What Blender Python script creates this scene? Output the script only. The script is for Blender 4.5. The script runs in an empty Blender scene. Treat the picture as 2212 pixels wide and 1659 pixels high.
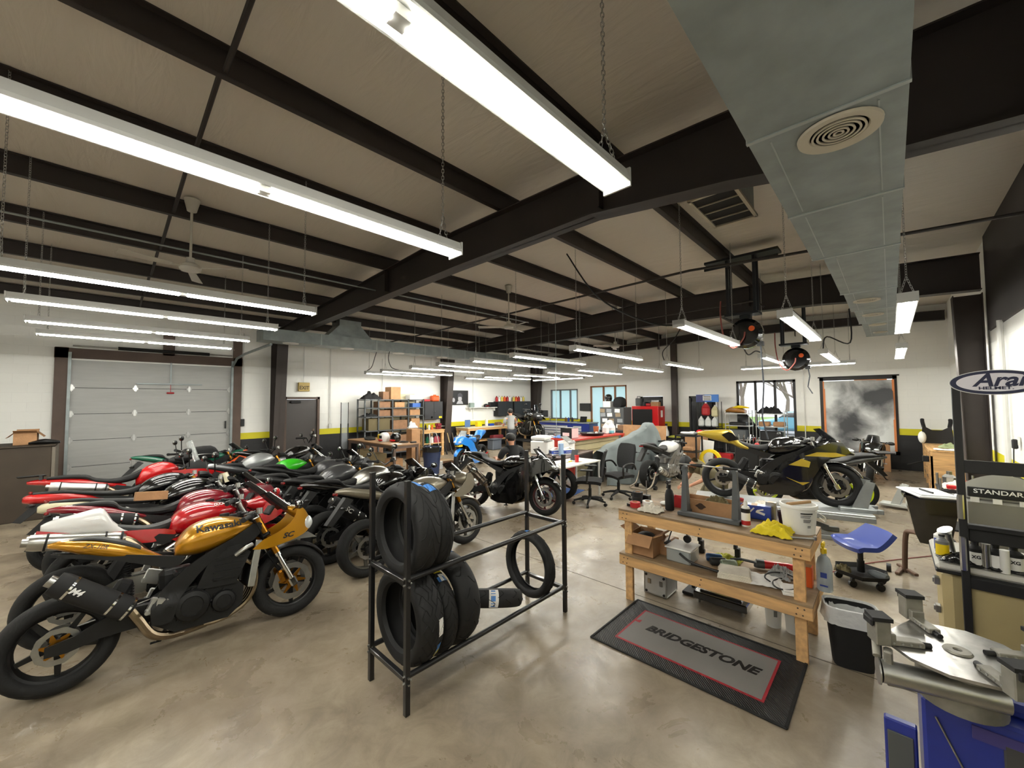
import bpy, bmesh, math, random
from mathutils import Vector as V, Matrix as MX, noise as NZ
from mathutils.bvhtree import BVHTree
PI=math.pi; R=math.radians; rnd=random.Random(7)
S=bpy.context.scene; COL=S.collection
# ---------------------------------------------------------------- camera
def make_camera():
    yaw,pit,rol=R(43.672),R(2.5477),R(-.3872)
    f=V((math.cos(yaw)*math.cos(pit),math.sin(yaw)*math.cos(pit),math.sin(pit)))
    rt=V((math.sin(yaw),-math.cos(yaw),0)); up=rt.cross(f)
    r2=math.cos(rol)*rt+math.sin(rol)*up; u2=-math.sin(rol)*rt+math.cos(rol)*up
    c=bpy.data.cameras.new('camera'); c.sensor_width=36; c.lens=36*854.86/2212; c.clip_start=.02; c.clip_end=400
    o=bpy.data.objects.new('camera',c); COL.objects.link(o)
    m=MX((r2,u2,-f)).transposed().to_4x4(); m.translation=V((0,0,1.95)); o.matrix_world=m
    S.camera=o
make_camera()
S.view_settings.view_transform='Standard'; S.view_settings.look='None'; S.view_settings.gamma=1
S.view_settings.use_curve_mapping=False
S.view_settings.exposure=1.5
LAMP=36.0            # strength of the fluorescent tubes
SKY=1.0              # overcast daylight outside the windows
w=bpy.data.worlds.new('overcast'); S.world=w; w.use_nodes=True
w.node_tree.nodes['Background'].inputs[0].default_value=(.90,.95,1,1)
w.node_tree.nodes['Background'].inputs[1].default_value=SKY
try:
    S.cycles.use_denoising=True; S.cycles.max_bounces=8; S.cycles.diffuse_bounces=4; S.cycles.glossy_bounces=3
    S.cycles.transparent_max_bounces=12; S.cycles.sample_clamp_indirect=6
except Exception: pass
# ---------------------------------------------------------------- materials
def lin(h):
    h=h.lstrip('#'); c=[int(h[i:i+2],16)/255 for i in (0,2,4)]
    return tuple(x/12.92 if x<=.04045 else ((x+.055)/1.055)**2.4 for x in c)+(1,)
_m={}
def mat(name,col,rough=.5,metal=0,coat=0,var=0,ns=8,bump=0,bs=40,emit=0,alpha=1,trans=0,stretch=None,flake=0):
    if name in _m: return _m[name]
    m=bpy.data.materials.new(name); m.use_nodes=True; nt=m.node_tree; N=nt.nodes; L=nt.links
    b=N['Principled BSDF']; c=lin(col)
    b.inputs['Base Color'].default_value=c; b.inputs['Roughness'].default_value=rough; b.inputs['Metallic'].default_value=metal
    if coat: b.inputs['Coat Weight'].default_value=coat; b.inputs['Coat Roughness'].default_value=.06
    if trans: b.inputs['Transmission Weight'].default_value=trans
    if alpha<1: b.inputs['Alpha'].default_value=alpha
    if emit: b.inputs['Emission Color'].default_value=c; b.inputs['Emission Strength'].default_value=emit
    if var or bump:
        tc=N.new('ShaderNodeTexCoord'); mp=N.new('ShaderNodeMapping'); L.new(tc.outputs['Object'],mp.inputs[0])
        if stretch: mp.inputs['Scale'].default_value=stretch
    if var:
        n=N.new('ShaderNodeTexNoise'); n.inputs['Scale'].default_value=ns; n.inputs['Detail'].default_value=5; L.new(mp.outputs[0],n.inputs[0])
        r=N.new('ShaderNodeValToRGB'); r.color_ramp.elements[0].position=.3; r.color_ramp.elements[1].position=.7
        r.color_ramp.elements[0].color=tuple(x*(1-var) for x in c[:3])+(1,); r.color_ramp.elements[1].color=tuple(min(1,x*(1+var)) for x in c[:3])+(1,)
        L.new(n.outputs['Fac'],r.inputs[0]); L.new(r.outputs[0],b.inputs['Base Color'])
    if bump:
        n2=N.new('ShaderNodeTexNoise'); n2.inputs['Scale'].default_value=bs; n2.inputs['Detail'].default_value=4; L.new(mp.outputs[0],n2.inputs[0])
        bp=N.new('ShaderNodeBump'); bp.inputs['Strength'].default_value=bump; bp.inputs['Distance'].default_value=.02
        L.new(n2.outputs['Fac'],bp.inputs['Height']); L.new(bp.outputs[0],b.inputs['Normal'])
    _m[name]=m; return m
def nodes(name):
    m=bpy.data.materials.new(name); m.use_nodes=True; nt=m.node_tree
    return m,nt.nodes,nt.links,nt.nodes['Principled BSDF']
# ---------------------------------------------------------------- mesh building
class MB:
    def __init__(s): s.v=[]; s.f=[]
    def add(s,vs,fs,T=None):
        o=len(s.v); s.v+=[tuple(T@V(p)) if T else tuple(p) for p in vs]; s.f+=[tuple(i+o for i in f) for f in fs]; return s
    def box(s,c,d,rz=0,bev=0,T=None,ry=0,rx=0):
        M=MX.Translation(c)@MX.Rotation(rz,4,'Z')@MX.Rotation(ry,4,'Y')@MX.Rotation(rx,4,'X')
        if T: M=T@M
        h=[x/2 for x in d]
        if not bev:
            vs=[(sx*h[0],sy*h[1],sz*h[2]) for sx in(-1,1) for sy in(-1,1) for sz in(-1,1)]
            return s.add(vs,[(0,1,3,2),(4,6,7,5),(0,4,5,1),(2,3,7,6),(0,2,6,4),(1,5,7,3)],M)
        b=min(bev,min(h)*.95); vs=[]; ix={}
        for sx in(-1,1):
            for sy in(-1,1):
                for sz in(-1,1):
                    for a in range(3):
                        p=[sx*(h[0]-b),sy*(h[1]-b),sz*(h[2]-b)]; p[a]=(sx,sy,sz)[a]*h[a]
                        ix[(sx,sy,sz,a)]=len(vs); vs.append(p)
        fs=[]
        q=[(-1,-1),(1,-1),(1,1),(-1,1)]
        for sg in(-1,1):
            for a in range(3):
                f=[]
                for (u,v) in q:
                    k=[0,0,0]; k[a]=sg; k[(a+1)%3]=u; k[(a+2)%3]=v; f.append(ix[(k[0],k[1],k[2],a)])
                fs.append(f if sg>0 else f[::-1])
        for a in range(3):
            b1,c1=(a+1)%3,(a+2)%3
            for u in(-1,1):
                for v in(-1,1):
                    k0=[0,0,0];k0[b1]=u;k0[c1]=v;k1=list(k0);k0[a]=-1;k1[a]=1
                    f=[ix[(*k0,b1)],ix[(*k1,b1)],ix[(*k1,c1)],ix[(*k0,c1)]]
                    fs.append(f if u*v<0 else f[::-1])
        for sx in(-1,1):
            for sy in(-1,1):
                for sz in(-1,1):
                    f=[ix[(sx,sy,sz,a)] for a in range(3)]; fs.append(f if sx*sy*sz>0 else f[::-1])
        return s.add(vs,fs,M)
    def tube(s,pts,r,n=8,closed=False,cap=True,T=None,el=1):
        pts=[V(p) for p in pts]; m=len(pts); rr=r if isinstance(r,(list,tuple)) else [r]*m
        tg=[]
        for i in range(m):
            a=pts[i-1] if (i or closed) else pts[0]; b=pts[(i+1)%m] if (i<m-1 or closed) else pts[-1]
            t=(b-a); tg.append(t.normalized() if t.length>1e-9 else V((0,0,1)))
        up=V((0,0,1)) if abs(tg[0].z)<.9 else V((1,0,0))
        nx=tg[0].cross(up).normalized(); vs=[]
        for i in range(m):
            if i:
                nx=nx-tg[i]*nx.dot(tg[i])
                nx=nx.normalized() if nx.length>1e-6 else tg[i].orthogonal().normalized()
            bn=tg[i].cross(nx)
            for k in range(n):
                a=2*PI*k/n; vs.append(pts[i]+nx*math.cos(a)*rr[i]+bn*math.sin(a)*rr[i]*el)
        fs=[]
        for i in range(m if closed else m-1):
            j=(i+1)%m
            for k in range(n): fs.append((i*n+k,i*n+(k+1)%n,j*n+(k+1)%n,j*n+k))
        if cap and not closed: fs+=[tuple(range(n-1,-1,-1)),tuple((m-1)*n+k for k in range(n))]
        return s.add(vs,fs,T)
    def cyl(s,p0,p1,r,r1=None,n=12,T=None): return s.tube([p0,p1],[r,r if r1 is None else r1],n,T=T)
    def lathe(s,prof,o=(0,0,0),ax='Z',n=24,closed=False,T=None,a0=0,a1=2*PI):
        full=abs(a1-a0-2*PI)<1e-6; k=n if full else n+1; vs=[]; m=len(prof)
        for i in range(k):
            a=a0+(a1-a0)*i/n; c,sn=math.cos(a),math.sin(a)
            for (r,h) in prof:
                p=(r*c,r*sn,h) if ax=='Z' else ((r*c,h,r*sn) if ax=='Y' else (h,r*c,r*sn))
                vs.append((p[0]+o[0],p[1]+o[1],p[2]+o[2]))
        fs=[]
        for i in range(n):
            j=(i+1)%k
            for q in range(m if closed else m-1):
                w=(q+1)%m; f=(i*m+q,j*m+q,j*m+w,i*m+w); fs.append(f if ax!='Y' else f[::-1])
        if not closed and full:
            if prof[0][0]>1e-6: fs.append(tuple(i*m for i in range(k)) if ax=='Y' else tuple(i*m for i in range(k-1,-1,-1)))
            if prof[-1][0]>1e-6: fs.append(tuple(i*m+m-1 for i in range(k-1,-1,-1)) if ax=='Y' else tuple(i*m+m-1 for i in range(k)))
        return s.add(vs,fs,T)
    def prism(s,poly,h0,h1,ax='Z',T=None):
        n=len(poly)
        def P(a,b,h): return (a,b,h) if ax=='Z' else ((a,h,b) if ax=='Y' else (h,a,b))
        vs=[P(a,b,h0) for a,b in poly]+[P(a,b,h1) for a,b in poly]
        fs=[tuple(range(n-1,-1,-1)),tuple(range(n,2*n))]+[(i,(i+1)%n,n+(i+1)%n,n+i) for i in range(n)]
        return s.add(vs,fs,T)
    def loft(s,secs,cap=(True,True),closed=True,T=None):
        n=len(secs[0]); vs=[p for q in secs for p in q]; fs=[]
        for i in range(len(secs)-1):
            for k in range(n if closed else n-1):
                fs.append((i*n+k,i*n+(k+1)%n,(i+1)*n+(k+1)%n,(i+1)*n+k))
        if cap[0]: fs.append(tuple(range(n-1,-1,-1)))
        if cap[1]: fs.append(tuple((len(secs)-1)*n+k for k in range(n)))
        return s.add(vs,fs,T)
    def body(s,st,n=16,ex=2.6,cap=(True,True),sub=3,y0=0,T=None):
        """st: stations (x, ztop, zbottom, halfwidth[, exponent]) lofted along x with rounded sections"""
        st=[tuple(q)+((ex,) if len(q)==4 else ()) for q in st]
        st=catmull(st,sub); secs=[]
        for (x,zt,zb,hw,e) in st:
            zc,hz=(zt+zb)/2,max(.002,(zt-zb)/2); q=[]
            for k in range(n):
                a=2*PI*k/n; c,sn=math.cos(a),math.sin(a)
                q.append((x,y0+math.copysign(abs(c)**(2/e),c)*max(.002,hw),zc+math.copysign(abs(sn)**(2/e),sn)*hz))
            secs.append(q)
        return s.loft(secs,cap,T=T)
    def sphere(s,c,r,n=12,m=8,T=None):
        rx,ry,rz=r if isinstance(r,(tuple,list)) else (r,r,r); secs=[]
        vs=[(c[0],c[1],c[2]-rz)]; fs=[]
        for i in range(1,m):
            t=-PI/2+PI*i/m
            for k in range(n):
                a=2*PI*k/n; vs.append((c[0]+rx*math.cos(t)*math.cos(a),c[1]+ry*math.cos(t)*math.sin(a),c[2]+rz*math.sin(t)))
        vs.append((c[0],c[1],c[2]+rz)); top=len(vs)-1
        for k in range(n): fs.append((0,1+(k+1)%n,1+k)); fs.append((top,1+(m-2)*n+k,1+(m-2)*n+(k+1)%n))
        for i in range(m-2):
            for k in range(n): fs.append((1+i*n+k,1+i*n+(k+1)%n,1+(i+1)*n+(k+1)%n,1+(i+1)*n+k))
        return s.add(vs,fs,T)
    def plate(s,poly,yf,t=.006,cuts=3,mirror=True,T=None,sm=1):
        """side-view outline (x,z) made into a curved panel of thickness t whose outer face lies at y=yf(x,z), on one or both sides"""
        bm=bmesh.new(); pts=catmull(poly+[poly[0]],sm)[:-1] if sm>1 else poly
        bm.faces.new([bm.verts.new((a,0,b)) for a,b in pts])
        bmesh.ops.triangulate(bm,faces=bm.faces[:],ngon_method='EAR_CLIP')
        for _ in range(cuts):
            es=[e for e in bm.edges if e.calc_length()>.07]
            if not es: break
            bmesh.ops.subdivide_edges(bm,edges=es,cuts=1)
            bmesh.ops.triangulate(bm,faces=[f for f in bm.faces if len(f.verts)>4])
        bm.verts.ensure_lookup_table(); bm.verts.index_update()
        P=[(v.co.x,v.co.z) for v in bm.verts]; F=[tuple(v.index for v in f.verts) for f in bm.faces]
        B=[(e.verts[0].index,e.verts[1].index) for e in bm.edges if len(e.link_faces)==1]; n=len(P); bm.free()
        for sg in ((-1,1) if mirror else (-1,)):
            vs=[(x,sg*yf(x,z),z) for x,z in P]+[(x,sg*(yf(x,z)-t),z) for x,z in P]
            s.add(vs,F+[tuple(i+n for i in f[::-1]) for f in F]+[(a,b,b+n,a+n) for a,b in B],T)
        return s
    def sheet(s,fn,nu,nv,t=.004,T=None):
        """grid fn(u,v)->point with thickness"""
        P=[[V(fn(i/nu,j/nv)) for j in range(nv+1)] for i in range(nu+1)]; vs=[]
        Nn=[[None]*(nv+1) for _ in range(nu+1)]
        for i in range(nu+1):
            for j in range(nv+1):
                a=P[min(i+1,nu)][j]-P[max(i-1,0)][j]; b=P[i][min(j+1,nv)]-P[i][max(j-1,0)]
                q=a.cross(b); Nn[i][j]=q.normalized() if q.length>1e-12 else V((0,0,1))
        W=nv+1; n=(nu+1)*W
        vs=[P[i][j] for i in range(nu+1) for j in range(W)]+[P[i][j]-Nn[i][j]*t for i in range(nu+1) for j in range(W)]
        fs=[]
        for i in range(nu):
            for j in range(nv):
                q=(i*W+j,(i+1)*W+j,(i+1)*W+j+1,i*W+j+1); fs.append(q); fs.append(tuple(k+n for k in q[::-1]))
        bd=[i*W for i in range(nu+1)]+[nu*W+j for j in range(1,W)]+[i*W+nv for i in range(nu-1,-1,-1)]+[j for j in range(nv-1,0,-1)]
        for k in range(len(bd)):
            a,b=bd[k],bd[(k+1)%len(bd)]; fs.append((b,a,a+n,b+n))
        return s.add(vs,fs,T)
    def mesh(s,name,ang=35,smooth=True):
        me=bpy.data.meshes.new(name); me.from_pydata([tuple(p) for p in s.v],[],s.f); me.validate(verbose=False)
        bm=bmesh.new(); bm.from_mesh(me); bmesh.ops.recalc_face_normals(bm,faces=bm.faces[:]); bm.to_mesh(me); bm.free()
        if smooth:
            me.polygons.foreach_set('use_smooth',[True]*len(me.polygons)); me.set_sharp_from_angle(angle=R(ang))
        return me
    def objlr(s,name,m,parent=None,**k):
        '''left and right pieces as two objects'''
        out=[]
        for sg in (-1,1):
            b=MB(); mp={}
            for f in s.f:
                if sg*sum(s.v[i][1] for i in f)>0:
                    for i in f:
                        if i not in mp: mp[i]=len(b.v); b.v.append(s.v[i])
                    b.f.append(tuple(mp[i] for i in f))
            if b.f: out.append(b.obj(name,m,parent,**k))
        return out
    def obj(s,name,m,parent=None,**k): return place(name,s.mesh(name,**k),m,parent)
def catmull(p,k):
    if k<2: return [tuple(x) for x in p]
    o=[]; n=len(p)
    for i in range(n-1):
        a,b,c,d=p[max(i-1,0)],p[i],p[i+1],p[min(i+2,n-1)]
        for j in range(k):
            t=j/k; o.append(tuple(.5*((2*b[q])+(-a[q]+c[q])*t+(2*a[q]-5*b[q]+4*c[q]-d[q])*t*t+(-a[q]+3*b[q]-3*c[q]+d[q])*t**3) for q in range(len(b))))
    o.append(tuple(p[-1])); return o
def place(name,me,m,parent=None):
    o=bpy.data.objects.new(name,me); COL.objects.link(o)
    if m and not me.materials: me.materials.append(m)
    if parent: o.parent=parent
    return o
def tag(o,label,cat,group=None,kind=None):
    o['label']=label; o['category']=cat
    if group: o['group']=group
    if kind: o['kind']=kind
    return o
def thing(name,label,cat,loc=(0,0,0),rz=0,group=None,rx=0):
    o=bpy.data.objects.new(name,None); o.empty_display_size=.1; COL.objects.link(o); o.location=loc; o.rotation_euler=(rx,0,rz)
    return tag(o,label,cat,group)
def solo(name,mb,m,label,cat,loc=(0,0,0),rz=0,group=None,**k):
    o=mb.obj(name,m,**k); o.location=loc; o.rotation_euler=(0,0,rz); return tag(o,label,cat,group)
def struct(name,mb,m,parent=None,**k):
    o=mb.obj(name,m,parent,**k)
    if not parent: o['kind']='structure'
    return o
def dup(t,loc,rz=None,label=None,group=None,scale=None):
    r=t.copy(); COL.objects.link(r); r.location=loc
    if rz is not None: r.rotation_euler=(t.rotation_euler[0],t.rotation_euler[1],rz)
    if label: r['label']=label
    if group: r['group']=group
    if scale: r.scale=scale
    for ch in list(t.children):
        c=ch.copy(); COL.objects.link(c); c.parent=r
        for g in ch.children:
            d=g.copy(); COL.objects.link(d); d.parent=c
    return r
def text_mesh(txt,size,shear=0,extrude=.0015,bold=0,sx=1,align='CENTER'):
    cu=bpy.data.curves.new('lettering','FONT'); cu.body=txt; cu.size=size; cu.shear=shear; cu.extrude=extrude; cu.offset=bold
    cu.align_x=align; cu.align_y='CENTER'; cu.resolution_u=3
    o=bpy.data.objects.new('lettering',cu); COL.objects.link(o)
    bpy.context.view_layer.update()
    me=bpy.data.meshes.new_from_object(o.evaluated_get(bpy.context.evaluated_depsgraph_get()))
    bpy.data.objects.remove(o); bpy.data.curves.remove(cu)
    if sx!=1:
        for v in me.vertices: v.co.x*=sx
    return me
def text(name,txt,size,m,parent,loc,rot=(0,0,0),**k):
    o=place(name,text_mesh(txt,size,**k),None,parent); o.data.materials.clear(); o.data.materials.append(m)
    o.location=loc; o.rotation_euler=rot; return o
# ---------------------------------------------------------------- shared materials
BROWN=mat('brown_steel','#2b2422',.55,var=.15,ns=2)
BROWN2=mat('brown_frame','#57463c',.6,var=.15,ns=3)
BLK=mat('black_plastic','#0c0c0d',.45,var=.2,ns=30)
BLKG=mat('black_gloss','#060607',.18,coat=1)
BLKM=mat('black_matte','#101011',.7,var=.2,ns=20)
RUB=mat('rubber','#0b0b0b',.8,var=.25,ns=25,bump=.15,bs=60)
STEEL=mat('steel','#a9a9a6',.32,metal=1,var=.12,ns=12)
CHROME=mat('chrome','#d8d8d6',.12,metal=1)
ALU=mat('aluminium','#b9bab8',.38,metal=1,var=.1,ns=10)
GALV=mat('galvanised_steel','#8f9797',.5,metal=.55,var=.14,ns=6)
WHITE=mat('white_paint','#dcdcd8',.5)
WHITEP=mat('white_plastic','#e2e1dc',.4,var=.05,ns=6)
PAPER=mat('paper','#e9e8e4',.8,var=.06,ns=14)
CARD=mat('cardboard','#a27a55',.8,var=.12,ns=9,bump=.1,bs=50)
CARD2=mat('cardboard_dark','#7d5c42',.8,var=.15,ns=9)
PINE=mat('pine_wood','#c99f6b',.6,var=.22,ns=3,stretch=(1.2,9,9),bump=.1,bs=12)
PINEY=mat('pine_wood_cross','#c99f6b',.6,var=.22,ns=3,stretch=(9,1.2,9),bump=.1,bs=12)
PLY=mat('worn_plywood','#8a7357',.6,var=.35,ns=4,stretch=(3,1,3))
RED=mat('red_paint','#c0141b',.3,coat=.6)
REDM=mat('red_plastic','#a81b20',.5)
BLUE=mat('blue_paint','#1d3f9c',.3,coat=.5)
NAVY=mat('navy_plastic','#232f4e',.5,var=.1,ns=9)
YEL=mat('yellow_plastic','#e6c60c',.45)
ORNG=mat('orange_plastic','#dd5a1c',.5)
TAPE=mat('painters_tape','#3f7ec9',.65)
CLEAR=mat('clear_glass','#dfe8e6',.08,alpha=.22)
FAB=mat('black_fabric','#121213',.9,bump=.25,bs=90)
SKIN=mat('skin','#b98467',.55,var=.06,ns=12)
HAIR=mat('dark_hair','#17130f',.6)
RAG=mat('cotton_rag','#d9d2c4',.9,var=.08,ns=10,bump=.2,bs=50)
# painted block wall: black wainscot, yellow band, off-white above, with faint block joints
def wall_mat():
    m,N,L,b=nodes('painted_block'); b.inputs['Roughness'].default_value=.55
    g=N.new('ShaderNodeNewGeometry'); sp=N.new('ShaderNodeSeparateXYZ'); L.new(g.outputs['Position'],sp.inputs[0])
    r=N.new('ShaderNodeValToRGB'); r.color_ramp.interpolation='CONSTANT'
    e=r.color_ramp.elements; e[0].position=0; e[0].color=lin('#1b1b1d'); e[1].position=.95/5; e[1].color=lin('#d3c916')
    q=e.new(1.125/5); q.color=lin('#efefea')
    d=N.new('ShaderNodeMath'); d.operation='DIVIDE'; d.inputs[1].default_value=5; L.new(sp.outputs['Z'],d.inputs[0]); L.new(d.outputs[0],r.inputs[0])
    ad=N.new('ShaderNodeMath'); L.new(sp.outputs['X'],ad.inputs[0]); L.new(sp.outputs['Y'],ad.inputs[1])
    cb=N.new('ShaderNodeCombineXYZ'); L.new(ad.outputs[0],cb.inputs[0]); L.new(sp.outputs['Z'],cb.inputs[1])
    bk=N.new('ShaderNodeTexBrick'); L.new(cb.outputs[0],bk.inputs['Vector']); bk.inputs['Scale'].default_value=1
    bk.inputs['Brick Width'].default_value=.4; bk.inputs['Row Height'].default_value=.2; bk.inputs['Mortar Size'].default_value=.006
    bk.inputs['Mortar Smooth'].default_value=.6
    bk.inputs['Color1'].default_value=(1,1,1,1); bk.inputs['Color2'].default_value=(.96,.96,.96,1); bk.inputs['Mortar'].default_value=(.9,.9,.9,1)
    mx=N.new('ShaderNodeMixRGB'); mx.blend_type='MULTIPLY'; mx.inputs[0].default_value=.4; L.new(r.outputs[0],mx.inputs[1]); L.new(bk.outputs['Color'],mx.inputs[2])
    L.new(mx.outputs[0],b.inputs['Base Color'])
    bp=N.new('ShaderNodeBump'); bp.inputs['Strength'].default_value=.25; bp.inputs['Distance'].default_value=.01
    iv=N.new('ShaderNodeMath'); iv.operation='SUBTRACT'; iv.inputs[0].default_value=1; L.new(bk.outputs['Fac'],iv.inputs[1]); L.new(iv.outputs[0],bp.inputs['Height']); L.new(bp.outputs[0],b.inputs['Normal'])
    return m
WALL=wall_mat()
def floor_mat():
    m,N,L,b=nodes('polished_concrete')
    g=N.new('ShaderNodeNewGeometry')
    def nz(sc,det=6,ro=.6,dist=0):
        n=N.new('ShaderNodeTexNoise'); n.inputs['Scale'].default_value=sc; n.inputs['Detail'].default_value=det; n.inputs['Roughness'].default_value=ro
        n.inputs['Distortion'].default_value=dist; L.new(g.outputs['Position'],n.inputs[0]); return n
    n1=nz(.7,8,.65,.6); r=N.new('ShaderNodeValToRGB'); e=r.color_ramp.elements
    e[0].position=.30; e[0].color=lin('#74685a'); e[1].position=.70; e[1].color=lin('#a89c88')
    q=e.new(.5); q.color=lin('#8f8371'); L.new(n1.outputs['Fac'],r.inputs[0])
    n2=nz(5,8,.7,.8); r2=N.new('ShaderNodeValToRGB'); r2.color_ramp.elements[0].position=.35; r2.color_ramp.elements[0].color=(.72,.70,.66,1)
    r2.color_ramp.elements[1].position=.62; r2.color_ramp.elements[1].color=(1.08,1.08,1.07,1); L.new(n2.outputs['Fac'],r2.inputs[0])
    mx=N.new('ShaderNodeMixRGB'); mx.blend_type='MULTIPLY'; mx.inputs[0].default_value=.8; L.new(r.outputs[0],mx.inputs[1]); L.new(r2.outputs[0],mx.inputs[2])
    n4=nz(1.7,3,.5); r4=N.new('ShaderNodeValToRGB'); r4.color_ramp.elements[0].position=.70; r4.color_ramp.elements[0].color=(1,1,1,1)
    r4.color_ramp.elements[1].position=.78; r4.color_ramp.elements[1].color=(.62,.58,.52,1); L.new(n4.outputs['Fac'],r4.inputs[0])
    m2=N.new('ShaderNodeMixRGB'); m2.blend_type='MULTIPLY'; m2.inputs[0].default_value=.2; L.new(mx.outputs[0],m2.inputs[1]); L.new(r4.outputs[0],m2.inputs[2])
    L.new(m2.outputs[0],b.inputs['Base Color'])
    n3=nz(2.2,7,.7,.5); mr=N.new('ShaderNodeMapRange'); mr.inputs[1].default_value=.3; mr.inputs[2].default_value=.7; mr.inputs[3].default_value=.18; mr.inputs[4].default_value=.5
    L.new(n3.outputs['Fac'],mr.inputs[0]); L.new(mr.outputs[0],b.inputs['Roughness'])
    n5=nz(9,6,.7); bp=N.new('ShaderNodeBump'); bp.inputs['Strength'].default_value=.12; bp.inputs['Distance'].default_value=.01; L.new(n5.outputs['Fac'],bp.inputs['Height']); L.new(bp.outputs[0],b.inputs['Normal'])
    return m
FLOOR=floor_mat()
def ceil_mat():
    m,N,L,b=nodes('insulation_facing'); b.inputs['Base Color'].default_value=lin('#cdc6bc'); b.inputs['Roughness'].default_value=.6
    g=N.new('ShaderNodeNewGeometry'); mp=N.new('ShaderNodeMapping'); mp.inputs['Scale'].default_value=(6,1.2,1); L.new(g.outputs['Position'],mp.inputs[0])
    mp.inputs['Rotation'].default_value=(0,0,.1)
    n=N.new('ShaderNodeTexNoise'); n.inputs['Scale'].default_value=1.3; n.inputs['Detail'].default_value=4; n.inputs['Distortion'].default_value=.7; L.new(mp.outputs[0],n.inputs[0])
    bp=N.new('ShaderNodeBump'); bp.inputs['Strength'].default_value=.35; bp.inputs['Distance'].default_value=.04; L.new(n.outputs['Fac'],bp.inputs['Height']); L.new(bp.outputs[0],b.inputs['Normal'])
    return m
CEIL=ceil_mat()
# ---------------------------------------------------------------- building shell
X0,X1,Y0,Y1=-5.0,15.35,-1.15,13.02
def zr(y): return 4.05+(13-y)/9*.4 if y>4 else 4.45-(4-y)/5*.2      # underside of the purlins
def slab(name,m,x0,x1,y0,y1,z0,z1): return struct(name,MB().box(((x0+x1)/2,(y0+y1)/2,(z0+z1)/2),(x1-x0,y1-y0,z1-z0)),m)
slab('floor',FLOOR,X0,X1,Y0,Y1,-.15,0)
c=MB(); 
c.prism([(Y0-.2,zr(Y0)+.2),(4,zr(4)+.2),(Y1+.2,zr(Y1)+.2),(Y1+.2,zr(Y1)+.32),(4,zr(4)+.32),(Y0-.2,zr(Y0)+.32)],X0-.2,X1+.2,'X'); struct('ceiling',c,CEIL)
slab('wall_left',WALL,X0-.2,X0,Y0-.2,Y1+.2,0,4.6)
# saw-cut joints in the slab
jm=mat('saw_cut','#4c443a',.8)
for i,(x0,x1,y0,y1) in enumerate([(3.8,3.808,Y0,Y1),(9.8,9.808,Y0,Y1)]):
    slab('trim_%d'%(i+1),jm,x0,x1,y0,y1,.0,.0012)
# walls with real openings: list of (a0,a1,z0,z1)
def wall(name,axis,const,th,a0,a1,h,holes,m):
    b=MB(); cuts=sorted({a0,a1}|{q for o in holes for q in o[:2]})
    for p,q in zip(cuts,cuts[1:]):
        mid=(p+q)/2; z=0
        for o in sorted([o for o in holes if o[0]<mid<o[1]],key=lambda o:o[2])+[(0,0,h,h)]:
            if o[2]>z:
                d=(q-p,th,o[2]-z); cc=((p+q)/2,const+th/2,(z+o[2])/2)
                if axis=='Y': d=(th,q-p,o[2]-z); cc=(const+th/2,(p+q)/2,(z+o[2])/2)
                b.box(cc,d)
            z=max(z,o[3])
    return struct(name,b,m)
wall('wall_back','X',Y1,.2,X0,X1+.2,4.6,[(-.45,2.53,0,2.92),(3.86,4.76,0,2.1)],WALL)
wall('wall_end','Y',X1,.2,Y0-.2,Y1,4.8,[(10.45,12.03,1.1,2.52),(8.0,9.77,.3,2.62),(6.46,7.38,0,2.12),(4.55,5.47,0,2.1),(2.17,3.86,.6,2.6),(-.15,1.56,.4,2.61)],WALL)
wall('wall_right','X',Y0-.2,.2,X0,X1,4.8,[],WALL)
# dark upper partition above the white part of the right wall
slab('trim_5',BROWN,X0,9.4,Y0,Y0+.03,2.98,4.5)
# ---------------------------------------------------------------- steel frame
k=0
for y in (.55,2.02,3.55,4.97,6.47,7.95,9.42,10.9,12.2):
    b=MB(); z=zr(y); L_=X1-X0
    b.box(((X0+X1)/2,y,z+.1),(L_,.012,.2)); b.box(((X0+X1)/2,y+.032,z+.006),(L_,.064,.012)); b.box(((X0+X1)/2,y-.032,z+.194),(L_,.064,.012))
    o=struct('roof_purlin',b,BROWN)
for x in (3.6,9.6,15.15):
    b=MB(); ys=[12.95,9.5,7,4.5,2.2,.9,-.1,-1.1]
    zb=[3.80,3.82,3.86,3.90,3.90,3.74,3.56,3.48]
    if x>10: zb=[3.85,3.97,4.05,4.16,4.12,4.1,4.05,4.0]
    if 9<x<10: zb=[3.72,3.74,3.78,3.82,3.82,3.78,3.70,3.66]
    top=[(y,zr(y)) for y in ys]; b.prism([(y,z) for y,z in zip(ys,zb)]+top[::-1],x-.008,x+.008,'X')
    for zs,s in ((zb,1),([t[1] for t in top],-1)):
        for i in range(len(ys)-1):
            b.prism([(ys[i],zs[i]),(ys[i+1],zs[i+1]),(ys[i+1],zs[i+1]+.014*s),(ys[i],zs[i]+.014*s)],x-.1,x+.1,'X')
    for y in (6.5,2.1): b.box((x,y,(zr(y)+3.95)/2),(.19,.012,zr(y)-3.95))
    struct('roof_beam',b,BROWN)
def column(x,y,w0,w1,h,name='steel_column',flip=1):
    b=MB(); yb=y
    for s in(-1,1): b.box((x+s*0,yb,h/2),(.02,.01,h))
    b.prism([(yb,0),(yb,h),(yb-flip*w1,h),(yb-flip*w0,0)],x-.006,x+.006,'X')
    b.box((x,yb-.006*flip,h/2),(.28,.012,h))
    b.prism([(yb-flip*w0,0),(yb-flip*w1,h),(yb-flip*(w1-.012),h),(yb-flip*(w0-.012),0)],x-.14,x+.14,'X')
    struct(name,b,BROWN2 if False else mat('column_paint','#3a322e',.55,var=.12,ns=2))
for x in (3.6,9.6,15.1): column(x,13.0,.25,.6,3.8)
column(9.6,-1.1,.25,.32,3.6,flip=-1)
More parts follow.
